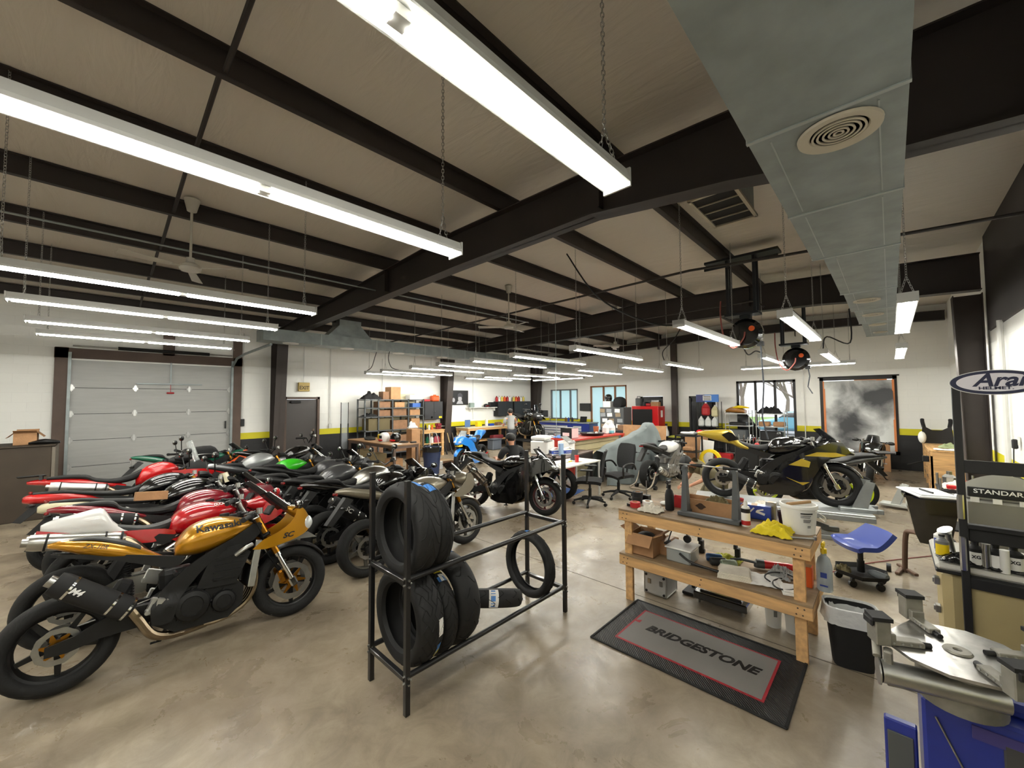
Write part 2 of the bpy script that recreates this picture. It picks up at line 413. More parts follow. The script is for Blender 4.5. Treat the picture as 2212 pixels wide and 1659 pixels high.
b=MB().box((15.2,5.94,2.1),(.16,.2,4.2)); struct('steel_column',b,mat('column_paint','#3a322e'))
# roof bridging straps and pipes
for x in (.6,):
    b=MB()
    for i in range(8):
        ys=(2.02,3.55,4.97,6.47,7.95,9.42,10.9,12.2); 
        b.tube([(x,.55 if i==0 else ys[i-1],zr(ys[i-1])+.15),(x,ys[i],zr(ys[i])+.03)],.02,6)
    struct('roof_bridging',b,BROWN)
def pipe(name,pts,r,m,label,cat='pipe'): return solo(name,MB().tube(pts,r,8),m,label,cat)
# ---------------------------------------------------------------- fluorescent fixtures
TUBE=mat('lit_tube','#fdfbf2',.5,emit=LAMP)
FIXW=mat('fixture_enamel','#b4b4b0',.35,var=.04,ns=5)
_fx={}
def chain_mesh(h):
    key=round(h,2)
    if ('c',key) in _fx: return _fx['c',key]
    b=MB(); L_=.034; n=max(2,int(key/(L_*.8)))
    def link(p,q,k):
        p,q=V(p),V(q); d=(q-p); c=(p+q)/2; t=d.normalized(); u=t.orthogonal().normalized(); w_=t.cross(u); 
        if k%2: u,w_=w_,u
        pts=[c+t*(a*d.length*.62)+u*(bb*.008) for a,bb in ((-1,-.4),(-.6,-1),(.6,-1),(1,-.4),(1,.4),(.6,1),(-.6,1),(-1,.4))]
        b.tube(pts,.0022,4,closed=True)
    for k in range(n): link((0,0,.17+k*(key-.17)/n),(0,0,.17+(k+1)*(key-.17)/n),k)
    for s in(-1,1):
        for k in range(6): link((0,s*.05*(1-k/6),k*.17/6),(0,s*.05*(1-(k+1)/6),(k+1)*.17/6),k)
    _fx['c',key]=b.mesh('chain'); return _fx['c',key]
def fixture(x0,y,z,label,along='X',top=None):
    if 'h' not in _fx:
        b=MB(); pr=[(-.074,.016),(-.066,.016),(-.04,.036),(.04,.036),(.066,.016),(.074,.016),(.074,.034),(.054,.088),(-.054,.088),(-.074,.034)]
        b.prism(pr,-1.22,1.22,'X')
        for s in(-1,1): b.box((s*1.214,0,.042),(.012,.148,.092))
        b.box((0,0,.022),(.05,.05,.04)); _fx['h']=b.mesh('housing',ang=20)
        _fx['t']=MB().cyl((0,0,.014),(1.15,0,.014),.017,n=10).mesh('lamp_tube')
    t=thing('fluorescent_fixture',label,'light fixture',(x0+1.22,y,z) if along=='X' else (y,x0+1.22,z),0 if along=='X' else PI/2,'hanging fluorescent fixtures')
    place('housing',_fx['h'],FIXW,t)
    for s in(-1,1):
        o=place('lamp_tube',_fx['t'],TUBE,t); o.location=(.03 if s>0 else -1.18,0,0)
    h=(zr(y)+.198 if along=='X' else zr(max(y,x0+1.22)))-z-.088
    for s in(-1,1):
        o=place('chain',chain_mesh(h),STEEL,t); o.location=(s*1.1,0,.088)
    return t
names=['nearest white fluorescent fixture hanging almost overhead, cut by the top edge of the photo','second white fluorescent fixture from the camera, beneath the left ceiling bays',
 'third white fluorescent fixture in the left bay, ending beside the dark roof beam','fourth fluorescent fixture in the left bay, just above the garage door header',
 'fifth fluorescent fixture in the left bay, between its two neighbours above the garage door','farthest and lowest fluorescent fixture in front of the garage door wall']
for y,l in zip((.95,2.24,4.95,6.4,7.9,9.22),names): fixture(-.67,y,3.0,l)
for y in (.95,2.24,4.95,6.4,7.9): fixture(-4.4,y,3.0,'unseen white fluorescent fixture added in the far left bay to light that side')  # unseen row of fixtures, added because the left side needed light
rows=[(11.2,'closest to the back wall'),(10.25,'second from the back wall'),(8.75,'third from the back wall'),(7.6,'fourth from the back wall'),(6.38,'fifth from the back wall'),(5.2,'sixth from the back wall'),(3.8,'above the office chairs')]
for y,l in rows: fixture(5.45,y,2.8,'fluorescent fixture in the middle bay, '+l)
for y,l in ((1.84,'left of the large hose reel'),(.8,'right of the large hose reel, hung from short chains'),(-.15,'under the right hand duct')): fixture(4.88 if y>1 else 5.15,y,2.85,'fluorescent fixture in the middle bay, '+l)
rows=[(11.2,'closest to the back wall'),(10.2,'second from the back wall'),(8.8,'third from the back wall'),(7.4,'fourth from the back wall'),(6.3,'in front of the right film covered window'),(4.95,'in front of the red tool cabinet'),(3.82,'left of the dark wall column'),(1.85,'left of the small hose reel'),(.87,'right of the small hose reel'),(-.17,'farthest under the right hand duct')]
for y,l in rows: fixture(9.25,y,2.8,'fluorescent fixture in the far bay, '+l)
fixture(8.2,12.45,2.8,'crosswise fluorescent fixture in front of the left film covered window','Y')
fixture(.55,12.45,2.8,'crosswise fluorescent fixture above the clear window and the smoky sheet','Y')
# black supply cords looping to the fixtures
CORD=mat('black_cord','#131314',.6)
def cord(pts,r,label,m=None,k=6,name='power_cord',cat='cord'): return solo(name,MB().tube(catmull(pts,k),r,6),m or CORD,label,cat)
cord([(5.5,11.2,2.89),(5.55,11.0,3.0),(5.6,10.9,3.3),(5.6,10.8,3.43)],.01,'black cord from the duct to the fixture closest to the back wall')
cord([(6.0,10.25,2.89),(5.8,10.3,2.95),(5.75,10.4,3.2),(5.8,10.42,3.43)],.01,'black cord from the duct to the second fixture from the back wall')
cord([(9.2,3.82,2.9),(9.1,3.8,3.1),(9.3,3.6,3.4),(9.5,3.4,3.9)],.012,'black cord curling down to the fixture left of the wall column')
cord([(5.35,1.85,2.95),(4.9,2.2,2.95),(4.8,2.9,3.4),(4.9,3.5,4.2)],.012,'long black cord swooping from the ceiling to the fixture beside the large hose reel')
cord([(7.7,1.84,2.95),(8.4,1.9,2.8),(9.0,1.9,2.92),(9.3,1.85,2.9)],.012,'black cord linking the two fixtures left of the hose reels')
cord([(9.3,.87,2.9),(9.2,.8,3.1),(9.6,.5,3.0),(9.7,.5,3.65)],.012,'black cord looping above the fixture right of the small hose reel')
# ---------------------------------------------------------------- ducts
def duct_right():
    t=thing('air_duct','galvanised rectangular air duct running overhead on the right','duct',(0,0,0))
    secs=[(-2.2,2.16,.46,-.1),(2.17,3.25,.46,-.1),(3.26,4.41,.46,-.1),(4.42,6.1,.385,-.1),(6.11,7.4,.36,-.1),(7.41,8.7,.33,-.1),(8.71,10.6,.3,-.1)]
    b=MB(); s=MB()
    for (a,c,y1,y0) in secs:
        b.box(((a+c)/2,(y0+y1)/2,3.37),(c-a,y1-y0,.34))
        MB().box((c+.005,(y0+y1)/2,3.37),(.022,y1-y0+.012,.352)).obj('joint_flange',mat('bright_galvanised','#a9b0b0',.4,metal=.6),t)
        if a>-1: s.box(((a+c)/2,y1-.085,3.1985),(c-a-.1,.006,.004)); s.box(((a+c)/2,y0+.09,3.1985),(c-a-.1,.006,.004))
    b.obj('duct_body',GALV,t); s.obj('seam',mat('bright_galvanised','#a9b0b0',.4,metal=.6),t)
    dm=mat('diffuser_paint','#b5ad9b',.5); hm=mat('dark_void','#0c0d0f',.8)
    for i,(x,y,r) in enumerate([(2.35,.13,.155),(6.66,.17,.13),(7.85,.14,.12),(8.95,.11,.11),(10.0,.09,.1)]):
        b=MB(); b.lathe([(r*.66,.004),(r*.72,-.006),(r,-.012),(r*1.02,0),(r*.7,.004)],(x,y,3.197),'Z',32,closed=True)
        for q in (.08,.2,.34,.48,.6): b.lathe([(r*q,-.008),(r*(q+.03),.008),(r*(q+.06),-.008)],(x,y,3.195),'Z',28,closed=True)
        o=b.obj('diffuser',dm,t); MB().lathe([(0,0),(r*.7,0)],(x,y,3.1965),'Z',28).obj('opening',hm,o)
duct_right()
def duct_back():
    t=thing('air_duct','long galvanised duct with slot registers along the back wall','duct',(0,0,0))
    xs=[2.6,3.9,5.4,7.0,8.6,10.2,11.8,13.6]; b=MB(); bg=mat('bright_galvanised','#a9b0b0')
    for a,c in zip(xs,xs[1:]):
        b.box(((a+c)/2,10.68,3.56),(c-a,.56,.28)); MB().box((c-.01,10.68,3.56),(.03,.57,.29)).obj('joint_flange',bg,t)
        MB().lathe([(.0,-.02),(.1,-.02),(.17,-.015),(.18,0),(.0,0)],((a+c)/2,10.62,3.42),'Z',20).obj('diffuser',WHITE,t)
    b.box((4.75,10.9,3.95),(.6,.5,.5)); b.prism([(4.1,3.68),(5.4,3.68),(5.05,4.05),(4.45,4.05)],10.62,11.1,'Y'); b.obj('duct_body',GALV,t)
duct_back()
b=MB().box((5.0,1.33,4.38),(.85,.44,.36)); t=thing('ceiling_register','white louvred ceiling register boxed beside the right hand duct','vent',(0,0,0))
b.obj('boot',GALV,t); g=MB()
for y in (1.1,1.56): g.box((5.0,y,4.19),(.95,.035,.03))
for x in (4.54,5.46): g.box((x,1.33,4.19),(.035,.49,.03))
for k in range(3): g.box((4.77+k*.23,1.33,4.19),(.012,.45,.02))
g.obj('grille',mat('diffuser_paint','#b5ad9b'),t); MB().box((5,1.33,4.197),(.88,.43,.006)).obj('opening',mat('dark_void','#0c0d0f'),t)
# ---------------------------------------------------------------- ceiling fans
def fan(x,y,z,label,a):
    t=thing('ceiling_fan',label,'ceiling fan',(x,y,z),a,'industrial ceiling fans')
    w=mat('fan_enamel','#b9b5ab',.45); top=zr(y)+.18-z
    MB().lathe([(0,-.05),(.1,-.045),(.115,-.01),(.1,.03),(.05,.06),(.045,.12),(0,.12)],ax='Z').obj('motor_housing',w,t)
    MB().cyl((0,0,.1),(0,0,top-.1),.014).obj('downrod',w,t)
    MB().lathe([(0,top-.16),(.05,top-.15),(.085,top),(0,top)],ax='Z').obj('canopy',w,t)
    for k in range(3):
        T=MX.Rotation(2*PI*k/3,4,'Z')@MX.Rotation(.22,4,'X')
        b=MB().box((.15,0,-.01),(.14,.03,.008),T=T); b.prism([(.2,-.045),(.66,-.075),(.68,-.03),(.68,.05),(.2,.045)],-.014,-.008,'Z',T=T)
        b.obj('blade',w,t)
fan(.76,6.3,3.66,'off-white three bladed ceiling fan in the left bay, beyond the second fixture',-.75)
fan(6.3,6.1,3.62,'off-white three bladed ceiling fan in the middle bay above the fixtures',.3)
fan(9.95,5.5,3.48,'off-white three bladed ceiling fan in the far bay before the end wall',.55)
# ---------------------------------------------------------------- hose reels and conduit
STRUT=mat('slotted_strut','#23262a',.5,metal=.4)
def reel(x,y,z,r,label,htop,hang):
    t=thing('hose_reel',label,'hose reel',(x,y,z))
    b=MB().lathe([(0,-.09),(r*.8,-.09),(r,-.05),(r,.05),(r*.8,.09),(0,.09)],ax='X',n=32); b.obj('drum_case',BLKG,t)
    f=MB()
    for s in (-.16,.24):
        for xx in (-.1,.1): f.box((xx,s,(htop+r+.06)/2),(.04,.04,htop-r-.06))
    f.box((0,.04,r+.08),(.28,.5,.04)); f.box((0,.04,htop),(.3,1.1,.04)); f.box((-.14,.04,htop-.12),(.03,1.1,.04)); f.box((0,0,r+.03),(.12,.16,.06))
    f.obj('hanging_frame',STRUT,t)
    MB().lathe([(0,-.008),(.045,-.008),(.045,0),(0,0)],(-.088,-.1,.07),'X',16).obj('label_disc',ORNG,t)
    MB().tube(catmull([(-.1,0,.02),(-.14,.02,-.1),(-.16,.16,-.24),(-.14,.3,-.05),(-.1,.36,.3),(0,.38,.62)],6),.012,8).obj('hose',mat('rubber_hose_red','#8e4a42',.5),t)
    MB().box((0,-r*.8,-r*.75),(.09,.09,.07)).obj('outlet_guide',BLK,t)
    MB().tube([(0,-r*.8,-r*.75),(.03,-r*.8-.02,-hang*.5),(.05,-r*.8+.02,-hang*.8),(.0,-r*.8-.06,-hang)],.012,8).obj('drop_hose',mat('drop_hose','#20242c',.5),t)
reel(7.5,1.71,3.06,.25,'large black air hose reel hung from a slotted frame before the lift',1.3,1.75)
reel(10.5,1.45,2.83,.25,'smaller looking black hose reel farther back, above the smoky window sheet',1.3,.75)
pipe('conduit',[(6.35,12.0,3.85),(6.35,2.2,3.98),(6.35,1.0,3.9),(6.35,-1.1,3.8)],.02,mat('dark_pipe','#2a2523',.5),'dark sprinkler pipe crossing the middle bay below the purlins')
pipe('conduit',[(9.1,12.0,3.86),(9.1,1.9,3.95),(9.1,1.75,3.8)],.018,mat('dark_pipe','#2a2523'),'dark air line running alongside the second roof beam')
pipe('conduit',[(X0,7.0,4.08),(8.0,7.0,4.08)],.014,GALV,'thin grey conduit running lengthwise beneath the left purlins')
pipe('conduit',[(2.78,12.97,1.5),(2.78,12.97,3.9)],.014,WHITE,'white conduit right of the garage door')
pipe('conduit',[(4.35,12.97,2.5),(4.35,12.97,3.7)],.012,WHITE,'short white conduit rising from the exit sign')
pipe('conduit',[(5.15,12.97,1.25),(5.15,12.97,3.7)],.014,WHITE,'white conduit just right of the dark exit door')
pipe('conduit',[(6.95,12.97,1.6),(6.95,12.97,3.5)],.012,WHITE,'white conduit behind the storage shelves')
pipe('conduit',[(11.15,12.97,1.2),(11.15,12.97,3.4)],.012,WHITE,'white conduit right of the framed portrait')
pipe('conduit',[(8.0,6.1,1.03),(8.0,6.1,4.2)],.007,GALV,'thin white pole standing in front of the blue tool chest')
pipe('conduit',[(15.3,1.95,.6),(15.3,1.95,3.6)],.014,WHITE,'white conduit between the clear window and the smoky sheet')
pipe('conduit',[(8.35,-1.1,0.5),(8.35,-1.1,3.0)],.03,WHITE,'white downpipe beside the brown steel column on the right')
MB_=MB().box((5.15,12.96,1.22),(.09,.05,.13),bev=.008); solo('outlet_box',MB_,WHITE,'white outlet box under the conduit right of the exit door','outlet')
MB_=MB().box((2.78,12.96,1.42),(.09,.07,.2),bev=.008); solo('door_control',MB_,BLK,'black push button box beside the garage door','switch')
# ---------------------------------------------------------------- garage door, exit door
def garage():
    t=struct('door_1',MB().box((1.04,12.99,3.08),(3.42,.1,.22)).box((-.56,12.99,1.6),(.2,.1,3.2)).box((2.64,12.99,1.9),(.2,.1,3.8)).box((1.2,12.99,3.45),(.22,.1,.6)),BROWN2)
    pm=mat('door_panel','#a6a7a4',.5,var=.05,ns=3,bump=.25,bs=3,stretch=(.6,1,5)); 
    zs=[0,.58,1.16,1.74,2.32,2.94]
    for a,c in zip(zs,zs[1:]): MB().box((1.04,13.03,(a+c)/2),(3.0,.05,c-a-.008),bev=.004).box((1.04,13.06,(a+c)/2),(3.0,.02,c-a)).obj('door_panel',pm,t)
    for z in zs[1:-1]: MB().box((1.04,13.008,z),(3.0,.006,.010)).obj('panel_joint',mat('joint_dark','#4a4a4a',.7),t)
    for z in zs[1:-1]:
        for x in (-.4,.62,1.62,2.47):
            b=MB().box((x,12.99,z),(.05,.02,.14),bev=.004); b.prism([(x-.05,z),(x,z+.09),(x+.05,z),(x,z-.09)],12.985,12.998,'Y'); b.obj('hinge',ALU,t)
    for x in(-.44,2.52): 
        MB().box((x,12.94,1.55),(.05,.06,3.1)).obj('door_track',GALV,t)
    MB().tube([(2.52,12.9,2.95),(2.55,12.6,3.15),(2.55,11.8,3.2),(2.55,9.6,3.22)],.03,6).obj('door_track',GALV,t)
    MB().cyl((-.4,12.88,3.24),(2.5,12.88,3.24),.018).obj('torsion_shaft',STEEL,t); MB().cyl((.3,12.88,3.24),(2.0,12.88,3.24),.04).obj('torsion_spring',BLKM,t)
    MB().box((1.25,12.95,2.72),(.03,.03,.5)).box((1.25,12.95,2.44),(1.25,.03,.03)).obj('strut',GALV,t)
    MB().cyl((1.25,12.94,2.44),(1.25,12.94,2.22),.005).cyl((1.18,12.94,2.22),(1.32,12.94,2.22),.02).obj('pull_cord',REDM,t)
    MB().box((2.4,12.98,1.38),(.03,.04,.2)).obj('lift_handle',BLK,t)
garage()
def exit_door():
    t=struct('door_2',MB().box((3.84,12.98,1.07),(.07,.12,2.14)).box((4.78,12.98,1.07),(.07,.12,2.14)).box((4.31,12.98,2.1),(1.0,.12,.07)),BROWN2)
    MB().box((4.31,13.0,1.03),(.9,.05,2.06)).obj('door_leaf',mat('dark_door','#332d2a',.45,var=.08,ns=2),t)
    MB().box((4.12,12.93,1.98),(.28,.07,.07),bev=.01).obj('door_closer',BLKM,t)
    MB().cyl((4.64,12.97,1.0),(4.64,12.92,1.0),.03).box((4.6,12.92,1.0),(.12,.02,.02),bev=.008).obj('door_handle',CHROME,t)
    MB().box((4.65,12.97,1.12),(.06,.02,.06)).obj('deadbolt',CHROME,t)
exit_door()
t=thing('exit_sign','yellowed EXIT sign box on the wall above the dark door','sign',(4.35,12.96,2.44))
MB().box((0,0,0),(.32,.1,.27),bev=.01).obj('sign_box',mat('aged_cream','#b39a55',.5,var=.1,ns=7),t)
text('lettering','EXIT',.15,mat('sign_dark','#4d3f22',.6),t,(0,-.053,-.03),(PI/2,0,0),bold=.004,sx=.9)
# ---------------------------------------------------------------- end wall openings
def film(name,col,rough,tr,dirt=None):
    m,N,L,b=nodes(name); N.remove(b); out=N['Material Output']
    d=N.new('ShaderNodeBsdfDiffuse'); tl=N.new('ShaderNodeBsdfTranslucent'); mx=N.new('ShaderNodeMixShader'); mx.inputs[0].default_value=tr
    for s in (d,tl): s.inputs[0].default_value=lin(col)
    if dirt:
        tc=N.new('ShaderNodeTexCoord'); mp=N.new('ShaderNodeMapping'); mp.inputs['Location'].default_value=dirt; L.new(tc.outputs['Object'],mp.inputs[0])
        n=N.new('ShaderNodeTexNoise'); n.inputs['Scale'].default_value=1.1; n.inputs['Detail'].default_value=6; n.inputs['Distortion'].default_value=.35; L.new(mp.outputs[0],n.inputs[0])
        r=N.new('ShaderNodeValToRGB'); e=r.color_ramp.elements; e[0].position=.36; e[0].color=lin('#6e6f71'); e[1].position=.56; e[1].color=lin(col); L.new(n.outputs['Fac'],r.inputs[0])
        for s in (d,tl): L.new(r.outputs[0],s.inputs[0])
    L.new(d.outputs[0],mx.inputs[1]); L.new(tl.outputs[0],mx.inputs[2]); L.new(mx.outputs[0],out.inputs[0]); return m
FILM=film('window_film','#dcecf3',.5,.7); SHEET=film('smoky_plastic','#ececea',.5,.35,(0,3.1,1.7))
def frame(name,y0,y1,z0,z1,mul,m,w=.06,x=15.38):
    b=MB(); zc=(z0+z1)/2
    for y in (y0+w/2,y1-w/2)+tuple(mul): b.box((x,y,zc),(.08,w,z1-z0))
    for z in (z0+w/2,z1-w/2): b.box((x,(y0+y1)/2,z),(.08,y1-y0,w))
    return struct(name,b,m)
DKF=mat('dark_frame','#1f1c1b',.5)
def rip(t,y0,y1,z0,z1,m,amp,nm,x=15.3):
    b=MB().sheet(lambda u,v:(x-.02-amp*NZ.noise((u*3.1,v*2.3,y0)),y0+(y1-y0)*u+.02*NZ.noise((v*4,u*2,1)),z0+(z1-z0)*v),24,24,.003); return b.obj(nm,m,t)
f=frame('window_1',10.45,12.03,1.1,2.52,(10.88,11.46),mat('grey_mullion','#77787a',.5)); rip(f,10.5,12.0,1.1,2.5,FILM,.01,'window_film',15.45)
f=frame('window_2',8.0,9.77,.3,2.62,(8.55,9.11),mat('cedar_trim','#8a5a38',.6)); rip(f,8.02,9.7,.3,2.58,FILM,.01,'window_film',15.45)
f=frame('window_3',2.17,3.86,.6,2.6,(2.73,3.29),DKF,.07); MB().box((15.4,3.0,1.6),(.008,1.6,1.9)).obj('window_pane',mat('window_glass','#ffffff',.02,alpha=.08),f)
f=frame('window_4',-.15,1.56,.4,2.61,(),DKF,.09)
o=rip(None,-.06,1.44,.42,2.5,SHEET,.09,'plastic_sheet',15.3); tag(o,'smoky grey plastic sheet taped over the right end window','plastic sheet')
b=MB()
for y in (-.07,1.45): b.box((15.27,y,1.5),(.01,.05,2.0))
b.box((15.27,.4,2.5),(.01,.7,.03)); solo('masking_tape',b,mat('orange_tape','#d9844c',.6),'orange tape strips around the smoky plastic sheet','tape')
rip(frame('trim_6',-.2,1.6,2.6,2.64,(),DKF,.02),-.0,.01,.5,.51,DKF,.0,'trim_pin')
for nm,y0,y1 in (('door_3',6.46,7.38),('door_4',4.55,5.47)):
    f=frame(nm,y0,y1,0,2.11,(),DKF,.07); MB().box((15.42,(y0+y1)/2,1.02),(.04,.8,2.04)).obj('door_leaf',mat('black_door','#141416',.4),f)
    MB().box((15.36,y0+.13,1.0),(.06,.03,.14)).obj('door_handle',STEEL,f)
    rip(f,y0+.1,y1-.1,.05,1.9,mat('black_film','#101216',.25),.03,'plastic_curtain',15.34)
MB_=MB().box((15.3,6.75,1.93),(.05,.3,.07)); solo('door_closer',MB_,ALU,'pale door closer at the head of the left dark doorway','door closer')
# view outside: lawn, lot, cars and bare trees
struct('outside_ground',MB().box((38,4,-.3),(44,70,.1)),mat('lawn','#6f8f3d',.9,var=.2,ns=2))
struct('outside_road',MB().box((30,4,-.24),(9,70,.04)),mat('asphalt','#8d8f92',.9))
def tree(x,y,h,label,seed):
    rr=random.Random(seed); b=MB()
    def br(p,d,l,r,k):
        q=p+d*l; b.tube([p,(p+q)/2+V((rr.uniform(-.1,.1),rr.uniform(-.1,.1),0))*l*.4,q],[r,r*.85,r*.65],5,cap=False)
        if k:
            for _ in range(3): br(q,(d+V((rr.uniform(-.8,.8),rr.uniform(-.9,.9),rr.uniform(-.2,.6)))).normalized(),l*rr.uniform(.6,.85),r*.6,k-1)
    br(V((x,y,-.3)),V((0,0,1)),h*.28,h*.028,5); solo('bare_tree',b,mat('bark','#6a5c55',.9),label,'tree',group=None)
tree(27,3.1,5.5,'bare spreading tree outside the right pane of the clear window',3)
tree(40,9.6,9,'tall bare tree outside behind the left pane of the clear window',5)
tree(42,6.5,8,'thin bare tree far outside behind the middle pane',8)
def car(x,y,m,label):
    t=thing('parked_car',label,'car',(x,y,-.22))
    b=MB(); 
    secs=[(-2.1,.75,.35,.7),(-2.0,.95,.25,.82),(-1.2,1.0,.22,.86),(-.7,1.4,.22,.84),(.4,1.45,.22,.84),(1.0,1.05,.22,.86),(2.0,.85,.25,.82),(2.15,.65,.35,.7)]
    b.body(secs,14,4,T=MX.Rotation(PI/2,4,'Z')); b.obj('car_body',m,t)
    MB().body([(-1.0,1.1,1.05,.8),(-.6,1.36,1.02,.85),(.4,1.4,1.02,.85),(.85,1.1,1.05,.8)],14,4,T=MX.Rotation(PI/2,4,'Z')).obj('car_window',BLKG,t)
    for s in(-1.3,1.3):
        for q in(-.8,.8): MB().cyl((q-.1,s,.32),(q+.1,s,.32),.32,n=16).obj('car_wheel',RUB,t)
car(30,4.2,mat('car_teal','#5d9db5',.3,coat=.5),'pale blue car parked outside behind the clear window'); car(30.5,9.5,mat('car_silver','#aab6bd',.3,coat=.5),'silver car parked farther left outside the window')
# ---------------------------------------------------------------- motorcycles
# local frame: x forward from the rear axle, y to the rider's left, z up from the ground
ENG=mat('engine_black','#111111',.5,metal=.35,var=.25,ns=22); ENGS=mat('engine_silver','#8d8b87',.45,metal=.7,var=.2,ns=20)
FRM=mat('frame_black','#0d0d0e',.42,metal=.2); GOLD=mat('gold_anodised','#b07a2a',.3,metal=1); TITAN=mat('heat_tinted_steel','#8d7f6a',.28,metal=1,var=.25,ns=9)
SEAT=mat('seat_vinyl','#141415',.65,bump=.1,bs=120); SCREEN=mat('smoked_screen','#15171a',.08,alpha=.72,coat=1); CSCREEN=mat('clear_screen','#c9d0cf',.06,alpha=.3,coat=1)
LENS=mat('headlight_lens','#d7dde0',.08,coat=1,metal=.3); MIRR=mat('mirror_glass','#b9bdbd',.05,metal=1); TAIL_L=mat('tail_light','#7d1013',.2,coat=1); AMBER=mat('amber_lens','#e0861a',.25)
PLATE=mat('plate_white','#d5d2c4',.5)
_mc={}
def cache(k,f):
    if k not in _mc: _mc[k]=f()
    return _mc[k]
def tyre_prof(W,ro=.31,ri=.215):
    h=ro-ri; return [(ri,-.36*W),(ri+.2*h,-.48*W),(ri+.5*h,-.5*W),(ri+.77*h,-.41*W),(ri+.93*h,-.24*W),(ro,0),(ri+.93*h,.24*W),(ri+.77*h,.41*W),(ri+.5*h,.5*W),(ri+.2*h,.48*W),(ri,.36*W),(ri-.004,0)]
def m_rim(W,n):
    b=MB(); b.lathe([(.218,-.37*W),(.224,-.37*W),(.224,.37*W),(.218,.37*W),(.203,.3*W),(.197,0),(.203,-.3*W)],ax='Y',n=40,closed=True)
    b.cyl((0,-W*.42,0),(0,W*.42,0),.042,n=16); b.cyl((0,-W*.75,0),(0,W*.75,0),.014,n=10)
    for k in range(n):
        T=MX.Rotation(2*PI*k/n+.3,4,'Y'); b.prism([(.03,-.022),(.205,-.013),(.205,.013),(.03,.022)],-.016,.016,'Y',T=T)
    return b.mesh('rim')
def m_spoked(W):
    b=MB(); b.lathe([(.224,-.3*W),(.232,-.3*W),(.232,.3*W),(.224,.3*W),(.214,0)],ax='Y',n=40,closed=True); b.cyl((0,-.06,0),(0,.06,0),.03,n=14)
    for k in range(28):
        a=2*PI*k/28; s=1 if k%2 else -1; b.cyl((.03*math.cos(a+.5*s),.045*s,.03*math.sin(a+.5*s)),(.22*math.cos(a),0,.22*math.sin(a)),.0022,n=4)
    return b.mesh('rim')
def m_disc(r):
    b=MB(); n=40; sec=[]
    for k in range(n):
        a=2*PI*k/n; ro=r*(1+.02*math.cos(10*a)*1.2); c,s=math.cos(a),math.sin(a); sec.append([(ro*c,-.0025,ro*s),(ro*c,.0025,ro*s),(r*.7*c,.0025,r*.7*s),(r*.7*c,-.0025,r*.7*s)])
    b.loft(sec+[sec[0]],(False,False)); return b.mesh('brake_disc')
def m_carrier(r):
    b=MB()
    for k in range(6):
        T=MX.Rotation(2*PI*k/6,4,'Y'); b.prism([(.03,-.016),(r*.72,-.022),(r*.72,-.008),(.05,.016)],-.004,.004,'Y',T=T)
    b.lathe([(.028,-.005),(.045,-.005),(.045,.005),(.028,.005)],ax='Y',n=18,closed=True); return b.mesh('disc_carrier')
def wheel(t,nm,x,W,rimm,n=5,discs=(),rd=.155,carr=None,spoked=False,z=.31):
    o=place(nm,cache((nm,W,n,spoked,rimm.name),lambda:(m_spoked(W) if spoked else m_rim(W,n))),rimm,t); o.location=(x,0,z)
    place('tyre',cache(('ty',W),lambda:MB().lathe(tyre_prof(W),ax='Y',n=44,closed=True).mesh('tyre',ang=50)),RUB,o)
    for y in discs:
        d=place('brake_disc',cache(('di',rd),lambda:m_disc(rd)),STEEL,o); d.location=(0,y,0)
        c=place('disc_carrier',cache(('ca',rd,(carr or FRM).name),lambda:m_carrier(rd)),carr or FRM,o); c.location=(0,y,0)
    return o
def m_engine():
    b=MB(); b.prism([(.46,.30),(.60,.20),(.93,.19),(1.03,.27),(1.04,.40),(.98,.48),(.60,.50),(.47,.43)],-.17,.17,'Y')
    b.prism([(.72,.46),(.98,.44),(1.09,.66),(1.02,.74),(.84,.74)],-.19,.19,'Y')
    b.box((.62,0,.56),(.22,.2,.16),bev=.03); b.cyl((.5,-.2,.34),(.5,.2,.34),.03)
    for q in (.5,.55,.6,.65): b.prism([(.78+q*.1,q),(1.0+(q-.5)*.35,q-.012),(1.0+(q-.5)*.35,q),(.78+q*.1,q+.012)],-.2,.2,'Y')
    return b.mesh('engine')
def m_covers(side):
    b=MB()
    for (x,z,r,d) in ((.70,.36,.115,.06),(.90,.33,.082,.05),(.56,.40,.06,.045)):
        pr=[(r,0),(r,d*.6),(r*.9,d*.85),(r*.62,d),(r*.58,d*.9),(0,d*.92)]
        b.lathe([(q,side*(h+.165)) for q,h in pr],(x,0,z),'Y',28)
        for k in range(8):
            a=2*PI*k/8; p=(x+r*1.04*math.cos(a),z+r*1.04*math.sin(a)); b.cyl((p[0],side*.16,p[1]),(p[0],side*(.165+d*.5),p[1]),.008,n=6)
    return b.mesh('engine_cover')
def m_swing():
    b=MB()
    for s in(-1,1):
        b.plate([(-.05,.275),(-.05,.335),(.08,.36),(.28,.45),(.46,.44),(.52,.37),(.44,.30),(.2,.30),(.05,.27)],lambda x,z:.135+.02*max(0,1-x/.3),.03,2,mirror=False,T=MX.Scale(-s,4,(0,1,0)))
    b.box((.42,0,.37),(.12,.24,.09),bev=.02); return b.mesh('swingarm')
AX=lambda s,wb:(wb-.415*s,.31+.91*s)
